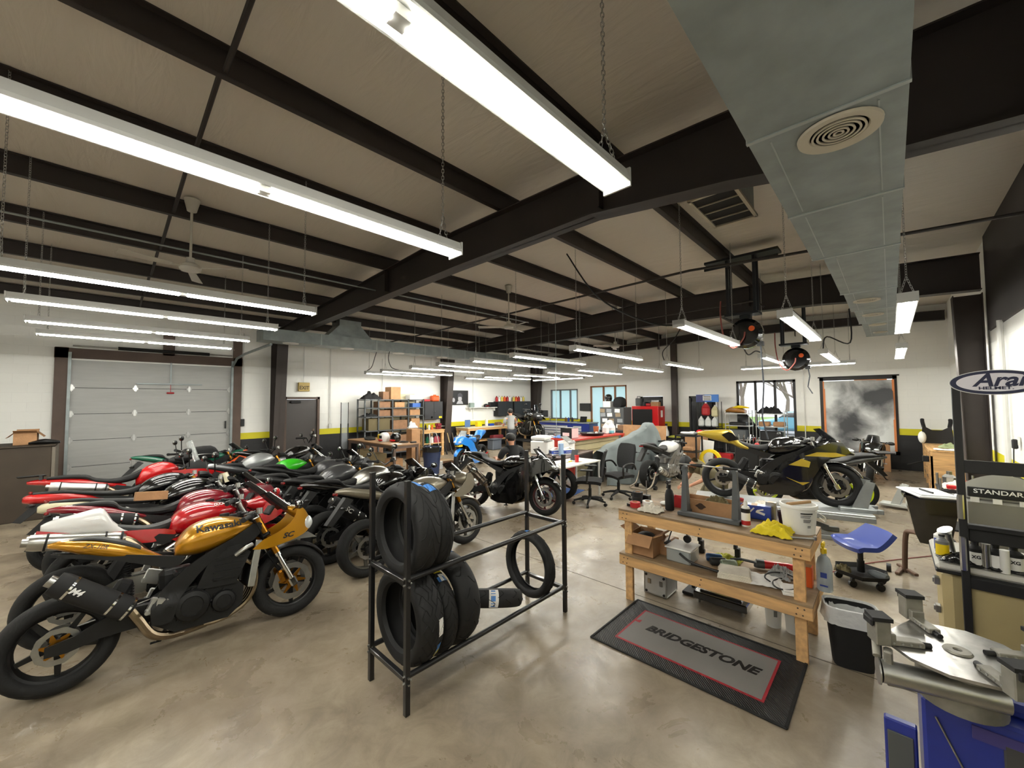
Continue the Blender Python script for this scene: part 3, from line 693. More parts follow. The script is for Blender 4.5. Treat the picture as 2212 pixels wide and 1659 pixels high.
def moto(label,x,y,hd,lean=8,**k):
    g=dict(wb=1.43,kind='sport',body=BLKG,tank=None,tail=None,seat=SEAT,rim=FRM,fork=GOLD,frame='spar',framem=FRM,screen=SCREEN,exh='right',exhm=BLKM,z=0,
           bars='clip',full=True,tailkind='sport',mirrors=True,fender=None,engm=ENG,carr=None,solo=False,discs=True,plate=False,steer=0,nose=True,spoked=False,stand=True,rear_w=.185,name='motorcycle',dz=0,ext=None)
    g.update(k); G=lambda q:g[q]
    body=g['body']; tank=g['tank'] or body; tail=g['tail'] or body; wb=g['wb']
    t=thing(g['name'],label,'motorcycle',(x,y,g['z']),R(hd),'parked motorcycles',rx=R(-lean)); t['group']='motorcycles in the workshop'
    wheel(t,'rear_wheel',0,g['rear_w'],g['rim'],5,(-.075,),.115,g['carr'],g['spoked'])
    fw=wheel(t,'front_wheel',wb,.125,g['rim'],5,(-.075,.075) if g['discs'] else (),.155,g['carr'],g['spoked'])
    # fork
    b=MB(); u=MB()
    for s in(-1,1):
        yy=s*.105
        p=lambda q,o=0:(AX(q,wb)[0]+o,yy,AX(q,wb)[1])
        b.cyl(p(.03),p(.32),.021); b.box(p(0),(.06,.035,.09),ry=-.42,bev=.012); u.cyl(p(.30),p(.72),.029,n=14); b.cyl(p(.28),p(.31),.031)
    FK=b.objlr('front_fork',CHROME if g['fork'] is not BLKM else STEEL,t); f=FK[0]
    for q,o in zip(u.objlr('fork_tube',g['fork'],f),FK): q.parent=o
    b=MB()
    for q in(.5,.7): X,Z=AX(q,wb); b.box((X-.01,0,Z),(.08,.29,.035),ry=-.42,bev=.012)
    b.obj('triple_clamp',FRM,f)
    b=MB()
    for s in(-1,1): b.box((wb-.085,s*.085,.37),(.05,.05,.12),ry=-.3,bev=.015); b.cyl((wb-.085,s*.115,.345),(wb-.085,s*.06,.345),.018); b.cyl((wb-.095,s*.115,.395),(wb-.095,s*.06,.395),.018)
    b.objlr('brake_caliper',g['carr'] or FRM,f)
    # front fender
    fm=g['fender'] or body
    def fen(a,v):
        th=R(25+115*a); r=.335+.0*a; w_=.07*(1-.5*abs(2*a-1)**3); q=(v-.5)*2; return (wb+r*math.cos(th)*(1-.02*q*q),w_*q,.31+(r-.03*q*q)*math.sin(th))
    MB().sheet(fen,16,8,.004).obj('front_fender',fm,t)
    # engine, swingarm, frame
    e=place('engine',cache('eng',m_engine),None,t); 
    if not e.data.materials: e.data.materials.append(ENG)
    if g['engm'] is not ENG: e.data=cache(('eng',g['engm'].name),m_engine); e.data.materials.clear(); e.data.materials.append(g['engm'])
    for s in(-1,1): place('engine_cover',cache(('cov',s,g['engm'].name),lambda:m_covers(s)),g['engm'],e)
    place('swingarm',cache(('sw',g['framem'].name),m_swing),g['framem'],t)
    MB().box((.27,-.02,.52),(.1,.1,.26),ry=.5,bev=.02).tube([(.33+.035*math.cos(a*.9),-.02+.035*math.sin(a*.9),.42+a*.0028) for a in range(60)],.007,5).obj('rear_shock',BLKM,t)
    if g['frame']=='spar':
        b=MB(); b.plate([(.47,.30),(.58,.29),(.62,.42),(.74,.58),(.90,.71),(1.06,.72),(1.16,.78),(1.19,.87),(1.12,.88),(.97,.80),(.80,.73),(.64,.63),(.52,.52),(.46,.42)],lambda x,z:.20-.22*max(0,x-.88)+.02*(z<.45),.035,3,sm=2)
        b.cyl((.56,-.225,.38),(.56,.225,.38),.026); b.cyl((.6,-.215,.62),(.6,.215,.62),.014); b.cyl((1.16,0,.82),(1.12,0,.97),.045); b.obj('frame',g['framem'],t,ang=50)
    else:
        b=MB()
        for s in(-1,1):
            for p,q in (((1.16,.05,.93),(.58,.19,.62)),((1.2,.05,.80),(.72,.2,.48)),((1.16,.05,.93),(.9,.13,.58)),((.86,.12,.77),(.9,.14,.57)),((.58,.19,.62),(.72,.2,.48)),((.58,.19,.62),(.9,.14,.57)),((.58,.19,.62),(.52,.18,.36)),((.86,.12,.77),(.72,.2,.48))):
                b.cyl((p[0],s*p[1],p[2]),(q[0],s*q[1],q[2]),.015,n=8)
        b.obj('frame',g['framem'],t)
    b=MB()
    for s in(-1,1): b.plate([(.62,.67),(.66,.73),(.3,.83),(-.06,.915),(-.06,.895),(.28,.79),(.56,.665)],lambda x,z:.05+.09*min(1,max(0,(x+.1)/.6)),.022,1,mirror=False,T=MX.Scale(-s,4,(0,1,0)))
    b.obj('subframe',FRM,t)
    # tank
    tk={'sport':[(.60,.82,.73,.08),(.65,.905,.72,.145),(.74,.965,.71,.185),(.88,.985,.73,.195),(1.02,.955,.79,.175),(1.12,.90,.83,.11),(1.15,.87,.84,.05)],
        'naked':[(.55,.80,.70,.07),(.60,.88,.70,.13),(.72,.975,.70,.185),(.88,1.02,.72,.2),(1.03,1.0,.78,.18),(1.14,.93,.83,.11),(1.17,.89,.85,.05)],
        'adv':[(.60,.90,.76,.07),(.65,.98,.76,.13),(.75,1.05,.78,.17),(.88,1.08,.82,.18),(1.0,1.05,.86,.15),(1.08,.98,.90,.08)]}[g['kind'] if g['kind'] in('naked','adv') else 'sport']
    tko=MB().body(tk,20,2.5,sub=4).obj('fuel_tank',tank,t,ang=60)
    b=MB().cyl((.93,0,.955),(.93,0,1.0 if g['kind']!='adv' else 1.11),.035,n=18); b.obj('fuel_cap',FRM,tko)
    # seat & tail
    if g['tailkind']=='gold':
        MB().body([(-.08,.985,.955,.02),(0,.995,.915,.07),(.15,.975,.84,.115),(.3,.915,.78,.12),(.44,.82,.735,.085),(.54,.745,.715,.03)],18,2.2,sub=4).obj('tail_fairing',tail,t,ang=60)
        MB().body([(.02,.992,.97,.05),(.15,.985,.95,.085),(.3,.925,.87,.09),(.4,.86,.82,.07)],12,2.5,sub=3).obj('seat',g['seat'],t)
    elif g['tailkind']=='hump':
        MB().body([(-.17,.985,.93,.05),(-.12,1.01,.89,.095),(.0,1.035,.86,.12),(.16,1.06,.83,.125),(.21,1.0,.82,.13),(.27,.90,.79,.13),(.45,.80,.735,.11),(.58,.76,.70,.06)],18,3,sub=3).obj('tail_fairing',tail,t,ang=50)
        MB().body([(.22,.93,.86,.09),(.28,.895,.83,.115),(.45,.85,.77,.13),(.58,.86,.77,.12),(.66,.89,.79,.08)],14,3,sub=3).obj('seat',g['seat'],t)
        MB().plate([(-.18,.95),(.05,.88),(.3,.84),(.58,.80),(.66,.74),(.5,.70),(.3,.74),(.1,.80),(-.16,.90)],lambda x,z:.138,.006,2,sm=2).objlr('tail_side_panel',body,t)
    elif g['tailkind']=='race':
        MB().body([(-.36,1.02,.99,.015),(-.24,1.05,.94,.07),(-.02,1.075,.88,.115),(.13,1.07,.84,.125),(.18,1.0,.82,.13),(.25,.90,.79,.13),(.45,.80,.735,.11),(.58,.76,.70,.06)],18,3,sub=3).obj('tail_fairing',tail,t,ang=50)
        MB().body([(.22,.93,.86,.09),(.28,.895,.83,.115),(.45,.85,.77,.13),(.58,.86,.77,.12),(.66,.89,.79,.08)],14,3,sub=3).obj('seat',g['seat'],t)
    elif g['tailkind']=='adv':
        MB().body([(-.42,.97,.93,.03),(-.3,.985,.90,.08),(0,.96,.83,.13),(.3,.88,.78,.14),(.5,.80,.74,.1)],16,2.6,sub=3).obj('tail_fairing',tail,t,ang=55)
        MB().body([(-.25,1.0,.96,.1),(-.1,1.01,.95,.13),(.1,.99,.92,.14),(.2,.93,.86,.15),(.4,.90,.82,.16),(.56,.95,.84,.14),(.66,1.0,.88,.1)],16,3,sub=3).obj('seat',g['seat'],t)
        MB().box((-.38,0,1.03),(.24,.22,.02),bev=.008).box((-.3,-.1,1.0),(.03,.02,.06)).box((-.3,.1,1.0),(.03,.02,.06)).obj('luggage_rack',BLK,t)
    elif g['tailkind']=='classic':
        MB().body([(-.36,.90,.84,.03),(-.30,.93,.82,.09),(-.1,.93,.80,.12),(.08,.90,.78,.13),(.24,.82,.75,.10),(.3,.78,.74,.03)],16,2.6,sub=3).obj('tail_fairing',tail,t,ang=55)
        MB().body([(-.28,.945,.90,.07),(-.05,.94,.89,.12),(.12,.905,.85,.14),(.35,.87,.80,.15),(.52,.87,.79,.14),(.62,.91,.81,.10)],16,3,sub=3).obj('seat',g['seat'],t)
    else:
        MB().body([(-.30,.985,.95,.02),(-.2,1.0,.92,.065),(0,.975,.85,.115),(.25,.885,.79,.135),(.45,.80,.735,.11),(.58,.75,.70,.06)],18,2.4,sub=3).obj('tail_fairing',tail,t,ang=55)
        MB().body([(-.14,1.0,.96,.05),(0,1.005,.95,.09),(.14,.985,.92,.1),(.21,.91,.86,.12),(.42,.865,.79,.14),(.57,.875,.78,.13),(.66,.91,.79,.08)],14,3,sub=3).obj('seat',g['seat'],t)
    zt=.95
    if g['tailkind'] not in('race','hump','gold'): MB().box((-.3 if g['tailkind']!='gold' else -.05,0,.945),(.03,.1,.03),bev=.008).obj('tail_light',TAIL_L,t)
    if g['tailkind'] not in('gold','race','hump'):
        MB().prism([(-.2,.90),(-.12,.86),(-.36,.62),(-.42,.64)],-.05,.05,'Y').obj('mudguard',BLK,t)
        b=MB()
        for s in(-1,1): b.sphere((-.28,s*.15,.80),(.03,.04,.018),10,6); b.cyl((-.25,0,.80),(-.27,s*.13,.80),.006,n=6)
        b.objlr('turn_signal',BLK,t)
        if g['plate']: MB().box((-.41,0,.72),(.012,.18,.12),ry=.65,bev=.004).obj('license_plate',PLATE,t)
    # exhaust
    hm=g['hm'] if 'hm' in g else TITAN; b=MB()
    for yy in (-.12,-.04,.04,.12): b.tube(catmull([(1.05,yy,.60),(1.13,yy,.52),(1.13,yy*.9,.36),(1.06,yy*.7,.24),(.9,yy*.5-.02,.17),(.72,-.04,.165)],4),.02,8)
    ex=g['exh']
    if ex=='right': b.tube(catmull([(.8,-.04,.165),(.62,-.10,.17),(.48,-.19,.23),(.40,-.205,.36),(.35,-.205,.45)],5),.03,10)
    elif ex=='low': b.tube(catmull([(.8,-.04,.165),(.6,-.12,.18),(.5,-.18,.22),(.42,-.19,.27)],5),.03,10)
    elif ex=='under': b.tube(catmull([(.8,-.04,.165),(.58,-.16,.3),(.5,-.17,.55),(.38,-.14,.72),(.3,-.12,.78)],5),.03,10)
    eo=b.obj('exhaust',hm,t)
    A,B,rr={'right':((.36,-.205,.44),(-.02,-.215,.745),.066),'low':((.44,-.19,.26),(.08,-.22,.42),.06),'under':((.32,-.12,.77),(-.22,-.14,.87),.056),'none':(None,None,0)}[ex]
    if A:
        sides=[1]+([-1] if ex=='under' else [])
        for sd in sides:
            a,c=V((A[0],A[1]*sd,A[2])),V((B[0],B[1]*sd,B[2])); d=(c-a).normalized(); L_=(c-a).length
            so=MB().tube([a,a+d*.03,a+d*.06,a+d*(L_-.04),a+d*L_],[.04,rr*.96,rr,rr,rr*.9],18,el=1.15).obj('silencer',g['exhm'],eo)
            for q in (.02,.12,L_-.1): MB().tube([a+d*q,a+d*(q+.014)],rr*1.05,18,el=1.15).obj('silencer_band',CHROME if g['exhm'] is BLKM else BLKM,eo)
            MB().tube([a+d*(L_-.02),a+d*(L_+.035)],rr*.55,14).obj('exhaust_tip',STEEL,eo)
    # radiator
    if g['kind']!='classic':
        b=MB().box((1.12,0,.56),(.035,.34,.36),ry=.18,bev=.004); o=b.obj('radiator',BLKM,t)
        bb=MB()
        for s in(-1,1): bb.box((1.12,s*.185,.56),(.05,.035,.37),ry=.18,bev=.006)
        bb.tube(catmull([(1.1,-.2,.72),(1.04,-.22,.7),(.98,-.2,.66)],4),.017,8); bb.objlr('radiator_tank',ALU,o)
    # bars
    hx,hz=AX(.72,wb); b=MB(); gr=MB(); lv=MB()
    for s in(-1,1):
        if g['bars']=='clip': P0,P1,P2=(hx,s*.11,hz+.0),(hx-.03,s*.2,hz-.005),(hx-.11,s*.34,hz-.02)
        elif g['bars']=='high': P0,P1,P2=(hx-.02,0,hz+.1),(hx+.0,s*.18,hz+.22),(hx-.12,s*.42,hz+.24)
        else: P0,P1,P2=(hx-.02,0,hz+.05),(hx-.01,s*.16,hz+.10),(hx-.10,s*.38,hz+.12)
        P0,P1,P2=V(P0),V(P1),V(P2); b.tube([P0,P1,P1.lerp(P2,.35)],.012,8); gr.tube([P1.lerp(P2,.35),P2],.018,10); gr.cyl(P2,P2+(P2-P1).normalized()*.025,.021)
        gr.box(tuple(P1.lerp(P2,.25)),(.05,.04,.05),bev=.01)
        lv.tube([P1.lerp(P2,.2)+V((.05,0,0)),P1.lerp(P2,.5)+V((.075,0,-.01)),P2+V((.06,0,-.01))],.006,6)
        if s<0: lv.cyl(P1+V((.06,.02,.0)),P1+V((.06,.02,.05)),.025)
    ho=b.obj('handlebar',FRM if g['bars']=='clip' else CHROME if g.get('chromebar') else FRM,t); gr.objlr('grip',BLKM,ho); lv.objlr('brake_lever',STEEL,ho)
    # front end bodywork
    mz=None
    if g['kind']=='gold':
        yf=lambda x,z:.205*math.sqrt(max(.02,1-(max(0,x-1.12)/.52)**2))
        b=MB(); b.plate([(1.10,.675),(1.18,.735),(1.30,.775),(1.40,.83),(1.455,.90),(1.47,.96),(1.52,.95),(1.57,.88),(1.60,.79),(1.56,.725),(1.46,.69),(1.34,.67),(1.2,.655)],yf,.006,4,sm=2)
        b.body([(1.40,.985,.93,.12),(1.48,.965,.86,.13),(1.55,.90,.80,.115),(1.60,.82,.765,.07)],14,2.6,sub=3); b.obj('nose_fairing',body,t,ang=60)
        b=MB()
        for s in(-1,1): b.sphere((1.56,s*.075,.80),(.06,.05,.07),14,8)
        b.objlr('headlight',LENS,t); sx,sz=1.47,.965
        MB().plate([(1.2,.66),(1.42,.67),(1.58,.71),(1.66,.645),(1.5,.66),(1.3,.64)],lambda x,z:.06,.004,2).obj('air_duct_panel',mat('bare_alloy','#8b8b88',.4,metal=.7),t)
    elif g['kind']=='sport' and g['nose']:
        yf=lambda x,z:.235*math.sqrt(max(.02,1-(max(0,x-1.0)/.68)**2))-.05*max(0,(.35-z))
        if g['full']:
            MB().plate([(1.56,.86),(1.60,.80),(1.46,.735),(1.34,.70),(1.24,.60),(1.15,.44),(1.08,.28),(.92,.155),(.62,.15),(.47,.20),(.50,.27),(.66,.30),(.74,.40),(.78,.52),(.90,.62),(.98,.75),(1.10,.82),(1.22,.88),(1.38,.95),(1.50,.94)],yf,.006,4,sm=1).objlr('side_fairing',g.get('fair') or body,t,ang=50)
        else:
            MB().plate([(1.10,.70),(1.22,.76),(1.36,.86),(1.42,.95),(1.50,.94),(1.58,.84),(1.52,.74),(1.36,.68),(1.2,.67)],yf,.006,4,sm=2).objlr('side_fairing',g.get('fair') or body,t,ang=50)
        MB().body([(1.22,.93,.86,.16),(1.36,.985,.78,.185),(1.48,.955,.745,.165),(1.58,.86,.745,.11),(1.65,.79,.75,.04)],18,2.6,sub=3).obj('nose_fairing',body,t,ang=60)
        b=MB()
        for s in(-1,1): b.sphere((1.585,s*.072,.825),(.06,.05,.028),12,8)
        b.objlr('headlight',LENS,t); sx,sz=1.47,.96
    elif g['kind'] in('naked','classic'):
        b=MB().lathe([(0,-.1),(.05,-.09),(.085,-.03),(.09,.03),(.0,.03)],(wb-.13,0,.83),'X',20); b.obj('headlight_shell',body if g['kind']=='naked' else FRM,t)
        MB().lathe([(.084,.028),(.05,.042),(0,.046)],(wb-.13,0,.83),'X',20).obj('headlight',LENS,t); sx,sz=wb-.11,.93
        MB().body([(wb-.2,1.0,.9,.09),(wb-.12,.99,.9,.1),(wb-.05,.93,.88,.08)],12,2.6,sub=2).obj('gauge_cluster',BLK,t)
    elif g['kind']=='adv':
        MB().body([(1.16,1.0,.80,.14),(1.26,1.06,.78,.17),(1.38,1.05,.76,.15),(1.52,.96,.76,.10),(1.60,.88,.79,.05)],18,2.4,sub=3).obj('nose_fairing',BLKM,t,ang=60)
        MB().plate([(.98,.92),(1.2,.92),(1.45,.90),(1.62,.84),(1.72,.79),(1.5,.80),(1.3,.80),(1.16,.74),(1.04,.82)],lambda x,z:.03+.22*math.sqrt(max(.01,1-(max(0,x-1.0)/.75)**2)),.006,3).objlr('beak_panel',body,t)
        b=MB()
        for s in(-1,1): b.sphere((1.49,s*.085,.94),(.08,.055,.035),12,8)
        b.objlr('headlight',LENS,t); sx,sz=1.36,1.04
        b=MB()
        for s in(-1,1): b.body([(1.0,1.13,1.06,.02),(1.10,1.17,1.03,.045),(1.2,1.14,1.06,.02)],10,2.4,y0=s*.40)
        b.objlr('hand_guard',BLK,t)
    else: sx,sz=1.4,.93
    if g['kind']=='sport' and not g['nose']: MB().box((1.25,0,.93),(.08,.16,.07),ry=.5,bev=.01).obj('gauge_cluster',BLK,t)
    if g['kind'] in('sport','gold') and g['nose']: MB().box((1.27,0,.965),(.03,.18,.09),ry=.6,bev=.01).obj('gauge_cluster',BLK,t)
    if g['screen']:
        hgt,bk=(.17,.19) if g['kind'] in('sport','gold') else ((.34,.10) if g['kind']=='adv' else (.12,.05))
        MB().sheet(lambda u,v:(sx-bk*v-.10*(2*u-1)**2*(1-.3*v),.135*(2*u-1)*(1-.25*v),sz+hgt*v-.02*(2*u-1)**2),12,8,.004).obj('windscreen',g['screen'],t)
    if g['mirrors']:
        for s in(-1,1):
            if g['kind'] in('sport','gold'): p0,p1=V((1.44,s*.12,.94)),V((1.45,s*.30,.99))
            else: p0,p1=V((hx-.03,s*.2,hz+.1)),V((hx-.05,s*.36,hz+.30 if g['kind']!='adv' else hz+.42))
            b=MB().cyl(p0,p1-V((0,s*.03,.01)),.007,n=6); b.sphere(tuple(p1),(.03,.065,.04),14,8); mo=b.obj('mirror',g.get('mirm') or BLK,t)
            MB().sphere(tuple(p1-V((.018,0,0))),(.015,.058,.034),14,8).obj('mirror_glass',MIRR,mo)
    b=MB()
    for s in(-1,1): b.box((.5,s*.2,.42),(.12,.02,.12),ry=.4,bev=.008); b.cyl((.44,s*.2,.41),(.44,s*.29,.41),.014)
    b.objlr('footpeg',ALU,t)
    if g['stand']: MB().tube([(.62,.14,.26),(.52,.30,.045)],.013,8).box((.51,.31,.045),(.07,.05,.012)).obj('side_stand',FRM,t)
    b=MB(); b.tube(catmull([(.0,.1,.36),(.3,.1,.40),(.58,.1,.44),(.64,.1,.38),(.58,.1,.33),(.3,.1,.30),(.0,.1,.25),(-.09,.1,.31)],4),.006,4,closed=True); b.lathe([(.06,.095),(.1,.095),(.1,.105),(.06,.105)],(0,0,.31),'Y',30,closed=True); b.obj('drive_chain',STEEL,t)
    b=MB()
    for q in ((1.12,.18,.85),(1.05,.2,.55)): 
        b.tube(catmull([(hx-.02,-.14,hz-.02),(hx+.04,-.16,hz-.16),(wb-.2,-.13,.6),(wb-.12,-.115,.45)],5),.005,5)
    b.tube(catmull([(hx,.1,hz),(1.2,.14,.85),(1.0,.15,.78)],5),.006,5); b.obj('brake_hose',BLK,t)
    return t
def decal(t,part,txt,size,m,x,z,side=-1,ang=0,off=.006,**k):
    """lettering laid on the side of a body panel"""
    p=[c for c in t.children if c.name.split('.')[0]==part][0]; me=text_mesh(txt,size,extrude=0,**k)
    bm=bmesh.new(); bm.from_mesh(p.data); bv=BVHTree.FromBMesh(bm)
    b2=bmesh.new(); b2.from_mesh(me); bmesh.ops.triangulate(b2,faces=b2.faces[:])
    for _ in range(4):
        bmesh.ops.subdivide_edges(b2,edges=[e for e in b2.edges if e.calc_length()>size*.16],cuts=1); bmesh.ops.triangulate(b2,faces=[f for f in b2.faces if len(f.verts)>3])
    c,s=math.cos(ang),math.sin(ang)
    for v in b2.verts:
        a,h=v.co.x,v.co.y; X=x+(a*c-h*s)*(-side); Z=z+a*s+h*c
        hit=bv.ray_cast(V((X,side*2,Z)),V((0,-side,0)))
        v.co=(X,(hit[0].y if hit[0] else side*.15)+side*off,Z)
    b2.to_mesh(me); b2.free(); bm.free(); me.materials.clear(); me.materials.append(m)
    return place('lettering',me,None,p)
# ---------------------------------------------------------------- the bikes
GLD=mat('candy_gold','#b98312',.28,metal=.55,coat=.8); DRED=mat('ducati_red','#b30f1a',.25,coat=1); DKRED=mat('dark_red','#7e1020',.25,coat=1); WHT=mat('bike_white','#dcdcda',.3,coat=.7)
CREAM=mat('cream','#cfc8a8',.35,coat=.5); SILV=mat('silver_paint','#9fa2a3',.3,metal=.5,coat=.5); GREY=mat('graphite_paint','#4a4b4d',.3,metal=.4,coat=.6); GREEN=mat('racing_green','#0d5a42',.3,coat=.8)
LIME=mat('lime_green','#35b81e',.28,coat=.8); CHAMP=mat('champagne_paint','#8d8676',.32,metal=.5,coat=.5); BBLUE=mat('race_blue','#1f7ad0',.28,coat=.8); NEON=mat('neon_rim','#c9dc1c',.4); MRED=mat('multi_red','#c21a1c',.28,coat=1)
INK=mat('ink_black','#141414',.5); INKW=mat('ink_white','#e8e8e6',.5); SBR=mat('brushed_silver','#b4b3ae',.28,metal=1)
MUST=mat('mustard_gold','#a8902a',.32,metal=.35,coat=.6)
m1=moto('gold motorcycle with Kawasaki tank lettering, nearest bike at the left front',-.14,4.15,-3,9,kind='gold',body=GLD,tailkind='gold',carr=GOLD,mirrors=True,screen=SCREEN,fender=FRM,mirm=BLKG)
decal(m1,'fuel_tank','Kawasaki',.072,INK,.875,.915,bold=.002,sx=1.15,ang=.0)
decal(m1,'nose_fairing','SC',.06,INK,1.38,.73,shear=.3,bold=.002,sx=1.3)
decal(m1,'tail_fairing','ZX-10R',.04,INK,.16,.92,shear=.3,ang=-.3)
d=text('silencer_badge','M4',.052,INKW,[c for c in m1.children if c.name.startswith('exhaust')][0],(.085,-.284,.663),(PI/2,R(38.7),0),shear=.3,bold=.002,extrude=.001)
m2=moto('red sport motorcycle with white tail cover and silver silencer, behind the gold one',-.12,4.86,-1,9,kind='sport',body=DRED,tail=WHT,tailkind='hump',full=False,frame='trellis',framem=SBR,exh='under',exhm=SBR,fork=STEEL,mirrors=True,mirm=DRED)
decal(m2,'fuel_tank','DUCATI',.032,INKW,1.0,.945,bold=.001)
MB().plate([(.62,.70),(.70,.72),(1.0,.72),(1.1,.66),(.92,.52),(.74,.62)],lambda x,z:.205,.006,2).objlr('belly_panel',DRED,m2)
m3=moto('dark red sport motorcycle with a cardboard box on its seat',-.0,5.58,-1,9,kind='sport',body=DKRED,full=True,frame='trellis',exh='under',exhm=BLKM,fork=STEEL)
m4=moto('black classic motorcycle with cream tail, between dark red and red tailed bikes',-.04,6.3,0,9,kind='naked',body=BLKG,tail=CREAM,tailkind='classic',exh='low',exhm=CHROME,fork=STEEL,screen=CREAM)
m5=moto('black tank motorcycle with glossy red tail, in front of the tall red tourer',-.2,7.05,0,9,kind='naked',body=BLKG,tail=MRED,tailkind='classic',frame='trellis',framem=SBR,exh='low',exhm=CHROME,fork=GOLD,screen=None)
m6=moto('tall red adventure motorcycle with black seat and upright windscreen',-.18,7.95,0,9,kind='adv',body=MRED,tailkind='adv',frame='trellis',framem=BLKM,bars='high',exh='under',exhm=ALU,fork=GOLD,screen=CSCREEN)
m7=moto('dark green sport motorcycle with orange flash, closest to the garage door',.75,10.0,0,8,kind='sport',body=GREEN,fair=ORNG,full=False,exh='low')
m8=moto('silver motorcycle with a black tail bag, in front of the garage door post',1.25,8.55,0,8,kind='naked',body=SILV,tail=BLK,exh='low',bars='wide',screen=None)
m9=moto('bright lime green tank motorcycle among the dark ones',1.5,7.55,0,8,kind='sport',body=GREY,tank=LIME,full=False,exh='low')
m10=moto('graphite grey motorcycle with black seat, right of the lime green tank',1.92,6.9,0,8,kind='sport',body=GREY,tank=GREY,tail=BLK,full=False,exh='low',screen=SCREEN)
m11=moto('dark naked motorcycle with grey tank and pale side panel, behind the silver tank one',1.68,5.98,0,8,kind='naked',body=GREY,tail=BLK,exh='low',bars='wide',screen=None)
m12=moto('black cafe style motorcycle with brushed silver tank and tall round mirrors',1.95,5.46,0,8,kind='naked',body=SBR,tail=BLK,seat=SEAT,bars='wide',exh='low',screen=None,fork=BLKM,mirm=BLK,chromebar=1)
m13=moto('black sport motorcycle with SC silencer and license plate, left of the tyre rack',2.0,5.0,2,8,kind='sport',body=BLKG,exh='right',exhm=BLKM,plate=True,fork=BLKM)
text('silencer_badge','SC',.075,INKW,[c for c in m13.children if c.name.startswith('exhaust')][0],(.14,-.29,.615),(PI/2,R(38.7),0),shear=.25,bold=.002,extrude=.001,sx=1.2)
m14=moto('champagne sport motorcycle with gold forks, partly hidden by the stacked tyres',2.14,4.33,-1,8,kind='sport',body=CHAMP,full=False,exh='low',fork=GOLD,fair=CHAMP,rim=mat('grey_rim','#5b5850',.45,metal=.5))
m15=moto('unfaired black motorcycle with upright mirrors near the dark exit door',2.2,9.35,0,8,kind='naked',body=BLKG,bars='high',exh='low',screen=SCREEN)
m16=moto('black sport motorcycle with red rims standing alone in the middle of the floor',4.94,5.72,-74,7,kind='sport',body=BLKG,exh='right',exhm=mat('tinted_steel','#6f655a',.3,metal=1),rim=mat('dark_red_rim','#4a0e12',.4,coat=.3),fork=STEEL)
m17=moto('blue race motorcycle with yellow 54 number plate, facing the camera',8.42,9.42,204,0,kind='sport',body=BBLUE,exh='low',z=0,tailkind='race',mirrors=False,screen=CSCREEN,fork=BLKM,stand=False)
m18=moto('white half stripped race motorcycle on a paddock stand beside the grey cover',8.62,3.98,-7,0,kind='sport',body=WHT,nose=False,full=False,screen=None,mirrors=False,fork=STEEL,exh='low',exhm=SBR,stand=False,tail=BLK,framem=ALU,engm=ENGS)
m19=moto('black and gold sport motorcycle with SUZUKI tank, raised on the lift',7.02,2.0,-75.5,0,kind='sport',body=BLKG,tail=MUST,tailkind='race',exh='low',fork=STEEL,z=.40,stand=False,screen=SCREEN,mirrors=False)
decal(m19,'fuel_tank','SUZUKI',.042,INKW,.98,.935,sx=1.2,bold=.001)
MB().plate([(1.05,.74),(1.2,.80),(1.42,.80),(1.55,.76),(1.38,.735),(1.2,.74)],lambda x,z:.245*math.sqrt(max(.02,1-(max(0,x-1.0)/.68)**2)),.004,3).objlr('gold_flash',MUST,m19)
MB().plate([(.86,.60),(1.02,.70),(1.12,.66),(1.1,.58)],lambda x,z:.243,.004,2).objlr('gold_flash',MUST,m19)
MB().plate([(.82,.42),(.98,.36),(1.1,.37),(1.02,.32)],lambda x,z:.243,.004,2).objlr('gold_flash',MUST,m19)
m20=moto('dark motorcycle with neon yellow rims, just beyond the lift',9.3,.49,118,4,kind='naked',body=GREY,rim=NEON,exh='low',screen=None,tailkind='adv')
m21=moto('black scooter like sport motorcycle facing the camera before the smoky window sheet',13.7,.45,181,6,kind='sport',body=BLKG,exh='low')
m22=moto('tall black motorcycle raised on a stand behind the man in grey',12.0,11.2,-100,0,kind='adv',body=BLKG,bars='high',screen=SCREEN,z=.45,stand=False,tailkind='adv')
m23=moto('stripped red and white motorcycle among parts behind the printer',9.7,7.6,215,0,kind='sport',body=WHT,tail=MRED,tailkind='sport',full=False,screen=None,mirrors=False,exh='low',fork=ORNG,z=.0,stand=True)

o=MB().sheet(lambda u,v:(1.60-.09*(2*u-1)**2-.03*v,.12*(2*u-1),.70+.14*v),10,4,.004).obj('number_plate',YEL,m17); text('lettering','54',.12,INK,o,(1.612,0,.77),(PI/2,0,PI/2),bold=.006,extrude=.0008)
MB().plate([(.0,1.0),(.1,1.05),(.15,1.03),(.24,.93),(.1,.90)],lambda x,z:.131,.004,2).objlr('black_panel',BLKG,m19)
